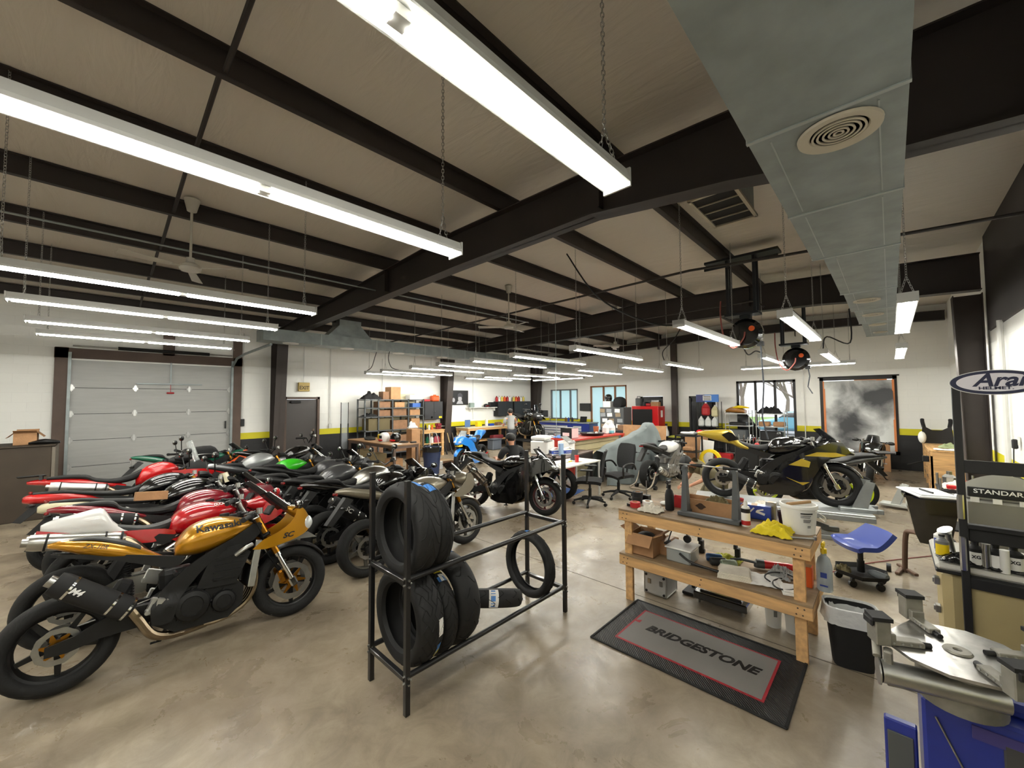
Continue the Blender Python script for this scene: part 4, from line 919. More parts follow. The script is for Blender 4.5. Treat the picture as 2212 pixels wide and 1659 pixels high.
# ---------------------------------------------------------------- tyre rack and loose tyres
def rack():
    t=thing('tyre_rack','black tubular steel tyre rack standing in the foreground','rack',(0,0,0))
    m=mat('rack_black','#141415',.4,coat=.2); xs=(1.385,3.05); ys=(2.25,2.715)
    for x in xs:
        for y in ys:
            o=MB().box((x,y,.72),(.034,.034,1.44),bev=.003).obj('post',m,t); MB().box((x,y,1.443),(.037,.037,.012),bev=.003).obj('end_cap',BLK,o)
    for z in (.235,.83):
        for y in ys: MB().cyl((xs[0],y,z),(xs[1],y,z),.018,n=12).obj('rail',m,t)
        for x in xs: MB().box((x,(ys[0]+ys[1])/2,z-.02),(.034,ys[1]-ys[0],.03),bev=.003).obj('cross_bar',m,t)
        for x in xs:
            for y in ys:
                s=1 if x<2 else -1
                b=MB()
                for q in (z+.01,z-.03): b.cyl((x-.03,y-.004,q),(x+.03,y-.004,q),.007,n=6); b.cyl((x,y-.03,q-.012),(x,y+.03,q-.012),.007,n=6)
                b.obj('bolt',STEEL,t)
rack()
TREAD=mat('tyre_tread','#0d0d0e',.7,var=.15,ns=18)
GROOVE=mat('tread_groove','#040404',.8)
def loose_tyre(label,x,y,z,ro,ri,W,lean=0,yaw=0,style=0,flat=False,roll=0,labels=()):
    """tyre with its axle along x (standing across the rack rails)"""
    t=thing('motorcycle_tyre',label,'tyre',(x,y,z),0,'loose tyres on the rack'); t.rotation_mode='XYZ'
    t.rotation_euler=(roll,lean,yaw)
    h=ro-ri
    pr=[(ri,-.30*W),(ri+.10*h,-.44*W),(ri+.45*h,-.50*W),(ri+.72*h,-.46*W),(ri+.88*h,-.34*W),(ri+.97*h,-.17*W),(ro,0)]
    inn=[(ro-.014,0),(ri+.86*h-.012,-.32*W),(ri+.45*h,-.47*W),(ri+.12*h,-.40*W),(ri+.03*h,-.28*W)]
    outer=pr+[(r,-q) for r,q in pr[-2::-1]]; inner=[(r,-q) for r,q in inn[::-1][:-1]]+inn
    prof=outer+inner
    MB().lathe(catmull(outer+[outer[-1]],1)[:-1]+inner,ax='X',n=64,closed=True).obj('casing',TREAD,t,ang=50)
    # tread grooves: thin strips hugging the crown
    def crown(q):
        q=max(-1,min(1,q)); pts=[(-.5,ri+.45*h),(-.46,ri+.72*h),(-.34,ri+.88*h),(-.17,ri+.97*h),(0,ro),(.17,ri+.97*h),(.34,ri+.88*h),(.46,ri+.72*h),(.5,ri+.45*h)]; a=q*.5
        for (a0,r0),(a1,r1) in zip(pts,pts[1:]):
            if a<=a1: return (a*W,r0+(r1-r0)*(a-a0)/(a1-a0))
        return (a*W,pts[-1][1])
    b=MB()
    def strip(pts,wd=.0032):
        P=[]
        for a,q in catmull(pts,4):
            xx,r=crown(q); P.append(V((xx,(r+.0003)*math.cos(a),(r+.0003)*math.sin(a))))
        b.tube(P,wd,4)
    nn=[26,16,22,13][style]
    for k in range(nn):
        a=2*PI*k/nn; da=2*PI/nn
        for s in(-1,1):
            o=0 if s>0 else da*.5
            if style==0: strip([(a+o,s*.05),(a+o+da*.6,s*.4),(a+o+da*.9,s*.85)])
            elif style==1: strip([(a+o,s*.0),(a+o+da*.5,s*.15),(a+o+da*1.3,s*.5),(a+o+da*1.5,s*.8)])
            elif style==2:
                strip([(a+o,s*.02),(a+o+da*.5,s*.3),(a+o,s*.55),(a+o+da*.5,s*.85)]); strip([(a+o+da*.5,s*.3),(a+o+da,s*.02)]); strip([(a+o+da*.5,s*.85),(a+o+da*1.0,s*.55)])
            else: strip([(a+o,s*.08),(a+o+da*.35,s*.5),(a+o+da*.25,s*.8)],.004)
    b.obj('tread_groove',GROOVE,t)
    for (a,q,ww,hh,mm) in labels:   # sticker: angle around, position across, size along circumference, size across
        def fn(u,v):
            xx,r=crown(q+(v-.5)*hh/W*2); th=a+(u-.5)*ww/ro; r+=.0025; return (xx,r*math.cos(th),r*math.sin(th))
        MB().sheet(fn,6,6,.0012).obj('tape_strip' if mm is TAPE else 'paper_label',mm,t)
    return t
LBL=PAPER; YL=mat('yellow_label','#d9c82a',.6)
zr1,zr2=.25,.848
def seat_z(ro,rail): # axle height of a tyre of radius ro resting between the rails 0.465 apart
    return rail+math.sqrt(max(.0001,(ro+.018)**2-.2325**2))
Y=2.4825
up=R(100)
loose_tyre('wide rear tyre with blue tape on the top shelf, first in the row',1.52,Y,seat_z(.318,.83),.318,.216,.19,style=1,labels=((R(100),.55,.10,.055,TAPE),))
loose_tyre('narrower tyre with white label and blue tape on the top shelf, second in the row',1.665,Y,seat_z(.305,.83),.305,.216,.12,style=1,labels=((R(106),-.2,.1,.05,TAPE),(R(78),-.3,.09,.055,LBL)))
loose_tyre('chunky treaded rear tyre at the near end of the bottom shelf',1.54,Y,seat_z(.325,.235),.325,.216,.19,style=2,labels=((R(180),.5,.11,.04,LBL),(R(208),.45,.09,.03,TAPE),(R(214),.5,.05,.04,YL)))
loose_tyre('front tyre with yellow oval label on the bottom shelf, second in the row',1.705,Y,seat_z(.298,.235),.298,.216,.12,style=0,labels=((R(98),.2,.11,.06,YL),(R(118),.35,.06,.05,LBL),(R(120),.35,.04,.09,TAPE)))
loose_tyre('big rear tyre with blue tape on its crown, third on the bottom shelf',1.865,Y,seat_z(.325,.235),.325,.216,.18,style=3,labels=((R(88),-.05,.05,.14,TAPE),))
t=loose_tyre('tyre lying on its side across the bottom rails with a taped paper label',2.26,Y-.02,.34,.295,.216,.13,lean=R(-66),yaw=R(43),style=3,labels=((R(105),0,.075,.12,LBL),(R(104),0,.035,.11,TAPE)))
loose_tyre('slim front tyre standing alone at the far end of the bottom shelf',2.82,Y,seat_z(.295,.235),.295,.222,.105,yaw=R(-3),style=1,labels=((R(85),.1,.03,.05,TAPE),))
# ---------------------------------------------------------------- workbench and what is on it
def bench():
    t=thing('workbench','low timber workbench with a full lower shelf, right of the mat','workbench',(0,0,0))
    y0,y1=.46,2.0; x0,x1=3.62,4.24
    for nm,z in (('worktop',.88),('lower_shelf',.45)):
        o=MB().box(((x0+x1)/2,(y0+y1)/2,z-.009),(x1-x0,y1-y0,.018),bev=.002).obj(nm,PLY,t)
        for x in (x0+.019,x1-.019): MB().box((x,(y0+y1)/2,z-.02-.045),(.038,y1-y0,.09),bev=.003).obj('apron',PINEY,o)
        for y in (y0+.019,y1-.019): MB().box(((x0+x1)/2,y,z-.065),(x1-x0-.078,.038,.089),bev=.003).obj('end_rail',PINE,o)
        b=MB()
        for y in (y0+.05,y0+.09,y1-.05,y1-.09,(y0+y1)/2): b.cyl((x0-.0012,y,z-.04),(x0+.002,y,z-.04),.006,n=8); b.cyl((x0-.0012,y+.01,z-.085),(x0+.002,y+.01,z-.085),.006,n=8)
        b.obj('screw',mat('screw_dark','#4b4036',.5,metal=.5),o)
    for x in (x0+.058,x1-.058):
        for y in (y0+.08,y1-.08): MB().box((x,y,.385),(.038,.075,.77),bev=.003).obj('leg',PINE,t)
bench()
ZB,ZS=.88,.45
def roll(x,y,z,r,h,m,label,core=True):
    t=thing('tape_roll',label,'tape roll',(x,y,z)); MB().lathe([(r*.55,0),(r,0),(r,h),(r*.55,h)],ax='Z',n=28,closed=True).obj('tape',m,t); MB().lathe([(r*.5,0),(r*.55,0),(r*.55,h),(r*.5,h)],ax='Z',n=28,closed=True).obj('core',CARD,t); return t
roll(3.78,1.90,ZB,.05,.05,REDM,'red tape roll at the left end of the timber bench')
roll(3.96,1.965,ZB,.053,.06,BLKM,'wide black tape roll behind the red one'); roll(3.965,1.962,ZB+.061,.053,.05,BLKM,'black tape roll stacked on another black roll')
roll(3.92,1.835,ZB,.05,.045,WHITEP,'white tape roll right of the red one on the bench'); roll(3.78,1.965,ZB,.025,.025,BLK,'tiny black tape roll at the very corner of the bench')
t=thing('magnet_post','small black cube with a thin rod standing among the tape rolls','tool',(4.06,1.91,ZB)); MB().box((0,0,.035),(.07,.07,.07),bev=.004).obj('base',BLK,t); MB().cyl((0,0,.07),(0,0,.22),.005).obj('rod',STEEL,t)
def cloth(name,label,x,y,z,sx,sy,h,m,seed,cat='rag',fold=3,rz=0,group=None):
    def fn(u,v):
        a,b=(u-.5)*2,(v-.5)*2; r=max(abs(a),abs(b)); q=V((a*fold,b*fold,seed))
        e=1+.18*NZ.noise(V((a*2,b*2,seed+5)))
        return (a*sx/2*e,b*sy/2*e,max(.004,h*(1-r**2)*(.65+.6*NZ.noise(q))+.012*(1+NZ.noise(q*2))))
    return solo(name,MB().sheet(fn,26,26,.003),m,label,cat,(x,y,z),rz,group,ang=60)
cloth('rag','crumpled white rag hanging at the front edge of the bench',3.74,1.71,ZB,.20,.2,.075,RAG,2)
cloth('rag','yellow cloth bunched beside the white bucket on the bench',3.78,.72,ZB,.26,.26,.10,mat('yellow_cloth','#d8c21d',.85,bump=.2,bs=40),4)
def lathe_thing(name,label,cat,x,y,z,parts,group=None,rz=0,tilt=None):
    t=thing(name,label,cat,(x,y,z),rz,group)
    for nm,pr,m in parts: MB().lathe(pr,ax='Z',n=24).obj(nm,m,t)
    if tilt: t.rotation_euler=tilt
    return t
def spray(x,y,z,m,label,h=.23,r=.038,trig=YEL,liq=None):
    t=lathe_thing('spray_bottle',label,'spray bottle',x,y,z,[('bottle',[(0,0),(r*.9,0),(r,.01),(r,h*.55),(r*.75,h*.72),(r*.35,h*.8),(r*.35,h*.85),(0,h*.85)],m)])
    b=MB().cyl((0,0,h*.85),(0,0,h*.95),r*.4).box((-.015,0,h*1.05),(.08,.022,.04),bev=.008).box((-.045,0,h*.93),(.012,.016,.05),ry=.4,bev=.004).cyl((-.055,0,h*1.05),(-.07,0,h*1.05),.008); b.obj('trigger',trig,t); return t
spray(3.9,1.60,ZB,BLKM,'black trigger spray bottle on the bench beside the red cup',.26,.042,BLK)
def cup(x,y,z,r,h,m,label,name='cup'):
    t=thing(name,label,name.replace('_',' '),(x,y,z)); MB().lathe([(0,0),(r*.8,0),(r,h),(r*1.06,h),(r*1.04,h+.008),(r*.94,h),(r*.75,.006),(0,.006)],ax='Z',n=24).obj('vessel',m,t); return t
b=MB(); b.loft([[(sx*q,sy*q,z) for sx,sy in((-1,-1),(1,-1),(1,1),(-1,1))] for q,z in((.04,0),(.05,.1),(.056,.102),(.047,.1),(.038,.008))],(True,True)); solo('plastic_tub',b,REDM,'square red plastic tub left of the balancing stand','tub',(4.08,1.585,ZB))
def balancer():
    t=thing('balancing_stand','grey wheel balancing stand with two uprights on the bench','stand',(3.86,1.22,ZB)); m=mat('grey_cast','#55585a',.45,metal=.3)
    MB().box((-.05,0,.02),(.07,.52,.035),bev=.006).box((.17,0,.02),(.07,.52,.035),bev=.006).box((.06,.225,.02),(.28,.07,.03),bev=.006).box((.06,-.225,.02),(.28,.07,.03),bev=.006).obj('base',m,t)
    for y in(-.215,.215): MB().loft([[(-.035+.02*0,y-.028,.03),(.06,y-.028,.03),(.06,y+.028,.03),(-.035,y+.028,.03)],[(-.01,y-.016,.43),(.03,y-.016,.43),(.03,y+.016,.43),(-.01,y+.016,.43)]]).cyl((-.02,y,.44),(.04,y,.44),.018).obj('upright',m,t)
    b=MB().cyl((.01,-.26,.465),(.01,.27,.465),.007); b.obj('axle_rod',STEEL,t)
    MB().cyl((.01,.06,.465),(.01,.16,.465),.02,.008,n=12).cyl((.01,-.24,.465),(.01,-.12,.465),.008,.016,n=12).obj('cone',BLK,t)
balancer()
def carton(name,label,x,y,z,d,m=CARD,rz=0,flaps=False,cat='box',group=None,open_top=False):
    t=thing(name,label,cat,(x,y,z),rz,group); L_,W_,H_=d
    if flaps or open_top:
        b=MB().box((0,0,.004),(L_,W_,.006))
        for s in(-1,1): b.box((s*(L_/2-.003),0,H_/2),(.006,W_,H_)); b.box((0,s*(W_/2-.003),H_/2),(L_-.012,.006,H_))
        b.obj('carton',m,t)
        if flaps:
            for s in(-1,1):
                MB().box((s*(L_/2+.04),0,H_-.04),(.005,W_,.12),ry=-s*.75).obj('flap',m,t)
                MB().box((0,s*(W_/2+.05),H_+.02),(L_,.005,.10),rx=s*-1.1).obj('flap',m,t)
            MB().sphere((0,0,H_-.05),(L_*.4,W_*.4,.05),10,6).obj('contents',BLKM,t)
    else:
        MB().box((0,0,H_/2),d,bev=.004).obj('carton',m,t); MB().box((0,0,H_+.0005),(L_*.98,.05,.001)).obj('packing_tape',mat('packing_tape','#b08c62',.3),t)
    return t
t=carton('cardboard_tray','long open cardboard tray with printed crest behind the balancing stand',4.06,1.25,ZB,(.2,.50,.13),CARD,open_top=True)
b=MB().lathe([(.012,0),(.03,0),(.03,.001),(.012,.001)],ax='X',n=20,closed=True); b.prism([(-.05,.0),(-.03,.015),(.03,.015),(.05,0),(.03,-.012),(-.03,-.012)],-.0005,.0008,'X'); o=b.obj('printed_crest',mat('print_brown','#3c2a1c',.8),t); o.location=(-.1012,.08,.07)
cloth('rag','olive rag heaped in the cardboard tray',4.06,1.22,ZB+.09,.14,.2,.08,mat('olive_cloth','#5d5436',.9),9)
t=lathe_thing('aerosol_can','aerosol can with white and red label right of the balancing stand','aerosol can',3.84,.925,ZB,[('can',[(0,0),(.033,0),(.034,.006),(.034,.15),(.028,.165),(0,.165)],WHITEP),('band',[(0,.014),(.0345,.014),(.0345,.05),(0,.05)],REDM),('top_band',[(0,.115),(.0345,.115),(.0345,.15),(0,.15)],BLK),('cap',[(0,.165),(.016,.165),(.016,.195),(.008,.215),(0,.215)],WHITEP)])
t=carton('printed_box','blue printed carton behind the aerosol can on the bench',4.16,.93,ZB,(.09,.26,.12),BLUE,rz=.1); MB().box((-.046,.03,.06),(.002,.012,.10),rx=.7).box((-.046,-.05,.06),(.002,.07,.02),rx=.3).box((-.046,-.05,.085),(.002,.05,.012),rx=-.3).obj('printed_emblem',INKW,t)
carton('metal_box','upright silver metal box beside the blue carton',4.22,.81,ZB,(.05,.08,.15),SBR)
cup(4.28,1.09,ZB,.045,.12,REDM,'tall red cup behind the aerosol can','cup'); cup(4.12,.70,ZB,.045,.10,mat('dark_mug','#2c1a20',.3),'dark mug behind the yellow cloth','mug')
b=lathe_thing('plastic_bucket','white plastic bucket of mounting paste at the right end of the bench','bucket',3.98,.575,ZB,[('pail',[(0,0),(.105,0),(.125,.20),(.132,.20),(.132,.215),(.128,.225),(.118,.225),(.1,.01),(0,.01)],WHITEP)])
def wrap(parent,r,z0,z1,a0,a1,m,nm='printed_label'):
    return MB().sheet(lambda u,v:((r+.0012)*math.cos(a0+(a1-a0)*u),(r+.0012)*math.sin(a0+(a1-a0)*u),z0+(z1-z0)*v),12,2,.0008).obj(nm,m,parent)
for k,(z,a0,a1) in enumerate([(.165,-2.9,-2.2),(.15,-2.9,-2.3),(.138,-2.9,-2.35),(.12,-2.75,-2.3),(.11,-2.75,-2.3),(.10,-2.75,-2.35),(.07,-2.5,-2.3),(.06,-2.5,-2.3)]): wrap(b,.118+(z-.1)*.1,z,z+.004 if k else z+.01,a0+R(180)*0,a1,INK,'print_line')
MB().tube(catmull([(-.05,-.12,.19),(-.02,-.17,.15),(.03,-.17,.10),(.06,-.13,.12)],5),.004,6).obj('handle',WHITEP,b)
MB().cyl((-.09,.06,.225),(.07,-.07,.235),.013).obj('paste_brush',mat('brush_wood','#a37f55',.6),b)
solo('wrench',MB().tube([(0,.1,.012),(0,-.09,.012)],.008,8).box((0,.11,.012),(.03,.04,.016),bev=.006).cyl((0,-.09,.004),(0,-.09,.03),.012),STEEL,'long steel wrench at the right front corner of the bench','wrench',(3.75,.53,ZB),.5)
solo('gloves',MB().sphere((0,0,.02),(.05,.06,.02),10,6).sphere((.03,-.05,.018),(.03,.05,.016),10,6),WHITEP,'crumpled white gloves near the black spray bottle','gloves',(4.05,1.70,ZB))
# lower shelf
carton('cardboard_box','open cardboard box with flaps at the left end of the lower shelf',3.80,1.80,ZS,(.24,.24,.20),CARD,flaps=True); carton('cardboard_box','small closed cardboard box behind the clear bin on the lower shelf',3.95,1.64,ZS,(.22,.12,.13),CARD)
t=thing('storage_bin','clear plastic storage bin with white lid on the lower shelf','storage bin',(3.86,1.47,ZS)); MB().box((0,0,.06),(.24,.22,.12),bev=.012).obj('tub',mat('frosted_plastic','#cfd6d6',.3,alpha=.45),t); MB().box((0,0,.128),(.26,.24,.015),bev=.005).obj('lid',WHITEP,t)
MB().box((-.02,.03,.04),(.12,.1,.07)).box((.04,-.05,.035),(.08,.08,.06)).obj('contents',mat('bin_contents','#6f6a60',.7),t)
solo('pressure_gauge',MB().tube(catmull([(-.1,.05,.02),(-.06,.02,.14),(.0,-.02,.2),(.06,-.05,.16),(.07,-.07,.06)],6),.006,6).lathe([(0,-.012),(.035,-.012),(.035,.012),(0,.012)],(.07,-.07,.04),'X',16).box((-.08,.06,.02),(.1,.03,.02),bev=.005),BLK,'black tyre gauge with looping hose on the clear bin','gauge',(3.86,1.52,ZS+.137))
solo('tyre_lever',MB().tube(catmull([(0,.16,.1),(0,.08,.05),(0,-.02,.03),(0,-.2,.015)],5),.01,8).tube([(.03,.07,.015),(.02,-.2,.012)],.009,8),BLK,'pair of black tyre levers at the front of the lower shelf','tyre lever',(3.74,1.29,ZS),.1)
def can(x,y,z,m,label,r=.035,h=.13,tilt=None,rz=0):
    t=lathe_thing('drink_can',label,'can',x,y,z,[('can_body',[(0,0),(r*.8,0),(r,.01),(r,h-.012),(r*.82,h),(0,h)],m),('can_rim',[(r*.7,h),(r*.84,h),(r*.84,h+.004),(r*.7,h+.004)],ALU)],rz=rz,tilt=tilt); return t
can(3.9,1.24,ZS+.036,BLKM,'black drink can lying on the lower shelf',tilt=(PI/2,0,.6)); can(3.9,1.15,ZS+.036,mat('grey_green','#8d9a88',.35,metal=.4),'grey green drink can lying beside the black one',tilt=(PI/2,0,.75)); can(3.98,1.30,ZS+.036,mat('blue_can','#2c4d78',.35,metal=.4),'blue can lying behind the black one',tilt=(PI/2,0,.5))
cloth('rag','yellow green microfibre cloth behind the cans on the lower shelf',4.1,1.16,ZS,.2,.24,.06,mat('lime_cloth','#a3a337',.9),6)
for y,l in ((1.40,'left'),(1.08,'right')): solo('clamp_post',MB().box((0,0,.06),(.05,.04,.12),bev=.004).box((0,.015,.13),(.06,.025,.04),bev=.004).cyl((0,-.03,.02),(0,.03,.02),.02),BLK,'black clamp block at the back of the lower shelf, %s one of two'%l,'clamp',(4.16,y,ZS))
def ragstack():
    t=thing('rag_stack','neat stack of white shop rags at the centre of the lower shelf','rag stack',(3.82,1.02,ZS),.25)
    for k in range(6): MB().sheet(lambda u,v,k=k:((u-.5)*(.25-.008*k)+.01*NZ.noise(V((v*3,k,1))),(v-.5)*(.26-.008*k)+.012*NZ.noise(V((u*3,k,2))),.012+k*.011+.006*NZ.noise(V((u*3,v*3,k)))+(-.01-k*.006)*max(abs(u-.5),abs(v-.5))*1.2),16,16,.01).obj('folded_rag',RAG,t,ang=60)
ragstack()
t=thing('angle_grinder','red and grey angle grinder lying at the back of the lower shelf','power tool',(4.12,.86,ZS),.35)
MB().tube([(0,.0,.045),(0,-.18,.05),(0,-.24,.045)],[.035,.03,.026],12).obj('tool_body',RED,t); MB().cyl((0,.0,.045),(0,.06,.045),.038).cyl((0,.05,.06),(0,.05,.015),.03).tube([(.0,.06,.05),(.04,.18,.05),(.03,.26,.04)],.012).obj('gear_head',mat('tool_grey','#3c4042',.45),t)
cloth('paper_sheets','loose white papers on the lower shelf beside the rag stack',3.86,.80,ZS,.26,.24,.02,PAPER,12,'paper',1.5,.3)
cloth('plastic_bag','clear crinkled bag of parts on the lower shelf',4.06,.73,ZS,.2,.18,.09,mat('bag_film','#b9bcbd',.15,alpha=.6,coat=.5),15,'bag',6)
solo('booklet',MB().box((0,0,.012),(.16,.11,.02),bev=.003).box((.005,0,.03),(.15,.1,.012),bev=.003),PAPER,'small stack of booklets at the front right of the lower shelf','booklets',(3.77,.62,ZS),.3)
solo('cable_coil',MB().tube(catmull([(.15*math.cos(a*.7),.1*math.sin(a*.7)+.02*a*.3,.012+.004*a) for a in range(14)],4),.006,6),CORD,'black cable coiled around the booklets on the lower shelf','cable',(3.86,.63,ZS+.0))
carton('parts_box','small orange and white carton behind the right bench leg',4.0,.53,ZS,(.08,.06,.16),ORNG)
t=spray(3.93,.445,ZS,mat('clear_bottle','#b4c1c8',.15,alpha=.75),'clear spray bottle with yellow trigger hooked at the right end of the bench',.34,.052,YEL); t.location=(4.0,.425,ZS)
MB().lathe([(.0,.335*.7),(.03,.335*.7),(.028,.335*.76),(0,.335*.76)],ax='Z').obj('collar',BLUE,t); MB().box((-.0525,.0,.13),(.003,.04,.04),bev=.001).box((-.0525,.0,.05),(.003,.05,.012)).obj('printed_label',BLUE,t)
# beneath the bench
t=thing('flight_case','aluminium flight case on the floor beneath the bench','case',(4.03,1.765,0)); MB().box((0,0,.115),(.26,.23,.21),bev=.012).obj('case_body',mat('case_grey','#b8b9b8',.42,metal=.45,var=.08),t)
b=MB()
for s in(-1,1):
    for q in(-1,1): b.box((s*.125,q*.11,.115),(.016,.016,.21),bev=.004)
    for z in(.018,.213): b.box((s*.125,0,z),(.016,.23,.016),bev=.004); b.box((0,s*.11,z),(.26,.016,.016),bev=.004)
b.obj('edge_trim',ALU,t)
for y in(-.06,.06): MB().box((-.133,y,.135),(.008,.035,.05),bev=.004).obj('latch',STEEL,t)
b=MB()
for y in(-.09,.09):
    for z in(.035,.195): b.cyl((-.131,y,z),(-.14,y,z),.012)
b.obj('rivet',BLK,t)
t=thing('jack_base','black bike lift base lying on the floor beneath the bench','lift base',(4.16,1.22,0)); MB().box((0,0,.075),(.24,.46,.07),bev=.008).box((0,0,.115),(.16,.36,.02),bev=.006).obj('base_box',BLKG,t)
for s in(-1,1): MB().cyl((-.08,s*.19,.0),(-.08,s*.19,.04),.012).obj('levelling_foot',STEEL,t)
solo('floor_stand',MB().box((0,0,.02),(.3,.12,.03),bev=.006).cyl((0,.0,.03),(0,0,.22),.018),BLKM,'black post stand behind the flight case under the bench','stand',(4.28,1.53,0))
for y,l in ((.80,'left'),(.655,'right')):
    t=lathe_thing('plastic_bucket','white plastic bucket on the floor under the bench, %s one of two'%l,'bucket',4.1,y,0,[('pail',[(0,0),(.055,0),(.07,.27),(.075,.28),(.068,.28),(.053,.01),(0,.01)],WHITEP)]); wrap(t,.064,.10,.15,-2.9,-2.5,mat('print_grey','#7d7d7a',.7))
# ---------------------------------------------------------------- mat, bin, stool
def floor_mat_obj():
    t=thing('logo_mat','black rubber floor mat lettered BRIDGESTONE in front of the bench','mat',(3.285,1.185,0))
    def ribs(name,col,sc,ang,st):
        m,N,L,b=nodes(name); b.inputs['Base Color'].default_value=lin(col); b.inputs['Roughness'].default_value=.5
        tc=N.new('ShaderNodeTexCoord'); mp=N.new('ShaderNodeMapping'); mp.inputs['Rotation'].default_value=(0,0,ang); L.new(tc.outputs['Object'],mp.inputs[0])
        ck=N.new('ShaderNodeTexWave'); ck.inputs['Scale'].default_value=sc; L.new(mp.outputs[0],ck.inputs[0]); bp=N.new('ShaderNodeBump'); bp.inputs['Strength'].default_value=st; bp.inputs['Distance'].default_value=.006
        L.new(ck.outputs['Fac'],bp.inputs['Height']); L.new(bp.outputs[0],b.inputs['Normal']); return m
    L_,W_=.42,.675
    MB().box((0,0,.004),(L_*2,W_*2,.008),bev=.003).obj('mat_border',ribs('mat_rubber','#1c1b1b',22,.78,.8),t)
    MB().box((0,0,.0085),(.56,1.06,.004)).obj('red_band',mat('mat_red','#9c2430',.6),t); MB().box((0,0,.0095),(.525,1.025,.004)).obj('grey_field',ribs('mat_grey','#7f7d7b',60,0,.25),t)
    b=MB()
    for s in(-1,1): b.box((s*L_*.99,0,.0075),(.02,W_*2,.01),bev=.003); b.box((0,s*W_*.99,.0075),(L_*2,.02,.01),bev=.003)
    b.obj('raised_edge',RUB,t)
    text('lettering','BRIDGESTONE',.128,mat('mat_black','#151314',.6),t,(.02,-.02,.0128),(0,0,-PI/2),shear=.25,bold=.005,extrude=.0006,sx=.98)
    MB().prism([(0,0),(.05,.0),(.02,.05),(.0,.05)],0,.001).obj('logo_flash',mat('mat_red','#9c2430'),t).location=(.045,.47,.0122)
floor_mat_obj()
def bin_obj():
    t=thing('waste_bin','black waste bin with a clear liner, right of the timber bench','waste bin',(3.90,.27,0),.25)
    def rr(a,b_,z,n=20): return [(math.copysign(abs(math.cos(2*PI*k/n))**.5,math.cos(2*PI*k/n))*a,math.copysign(abs(math.sin(2*PI*k/n))**.5,math.sin(2*PI*k/n))*b_,z) for k in range(n)]
    MB().loft([rr(.085,.115,0),rr(.11,.15,.40),rr(.118,.158,.40),rr(.118,.158,.415),rr(.106,.146,.41),rr(.08,.11,.01)]).obj('bin_body',BLKM,t)
    LN=mat('bin_liner','#e2e4e4',.25,alpha=.8,coat=.3,bump=.5,bs=14)
    def ring(a,b_,z,amp,sd): return [(x*(1+amp*NZ.noise(V((k*.9,sd,1)))),y*(1+amp*NZ.noise(V((k*.7,sd,2)))),z+amp*.12*NZ.noise(V((k*.8,sd,3)))) for k,(x,y,_) in enumerate(rr(a,b_,z,40))]
    MB().loft([ring(.128,.17,.31,.1,1),ring(.126,.166,.36,.06,2),ring(.124,.163,.425,.02,3),ring(.112,.152,.428,.02,3),ring(.1,.14,.36,.06,5),ring(.085,.12,.2,.08,6)],(False,False)).obj('bin_liner',LN,t,ang=70)
bin_obj()
def stool():
    t=thing('shop_stool','rolling mechanic stool with a blue tractor seat','stool',(5.66,.29,0),R(-55))
    def fn(u,v):
        x,y=(u-.5)*.36,(v-.5)*.44; bk=max(0,(u-.55)/.45); e=abs(2*v-1); return (x+.03*bk-.05*e**3*(u-.5),y*(1-.14*bk**2),.43+.15*bk**1.2+.012*e**2*(1-bk)-.02*max(0,.15-u)*6)
    MB().sheet(fn,18,18,.045).obj('seat',mat('stool_blue','#2c3f8a',.45,coat=.2),t,ang=60)
    MB().cyl((0,0,.12),(0,0,.40),.024).cyl((0,0,.12),(0,0,.24),.032).obj('gas_lift',BLK,t)
    MB().lathe([(.0,.10),(.2,.10),(.24,.14),(.245,.14),(.21,.09),(0,.09)],ax='Z',n=6).obj('tool_tray',BLKM,t)
    for k in range(5):
        a=2*PI*k/5; x,y=.19*math.cos(a),.19*math.sin(a); o=MB().cyl((x,y-.014,.036),(x,y+.014,.036),.036,n=14).box((x,y,.075),(.03,.04,.04),bev=.006).obj('caster',BLK,t)
stool()
cloth('rag','olive rag tucked in the tray of the blue stool',5.62,.44,.10,.16,.14,.07,mat('olive_cloth','#5d5436'),3); solo('bottle',MB().body([(-.08,.03,-.03,.03),(-.06,.035,-.035,.035),(.04,.035,-.035,.035),(.09,.02,-.02,.02)],12,2),mat('grey_clear','#8d9598',.2,alpha=.7),'clear bottle lying in the tray of the blue stool','bottle',(5.62,.15,.137),1)
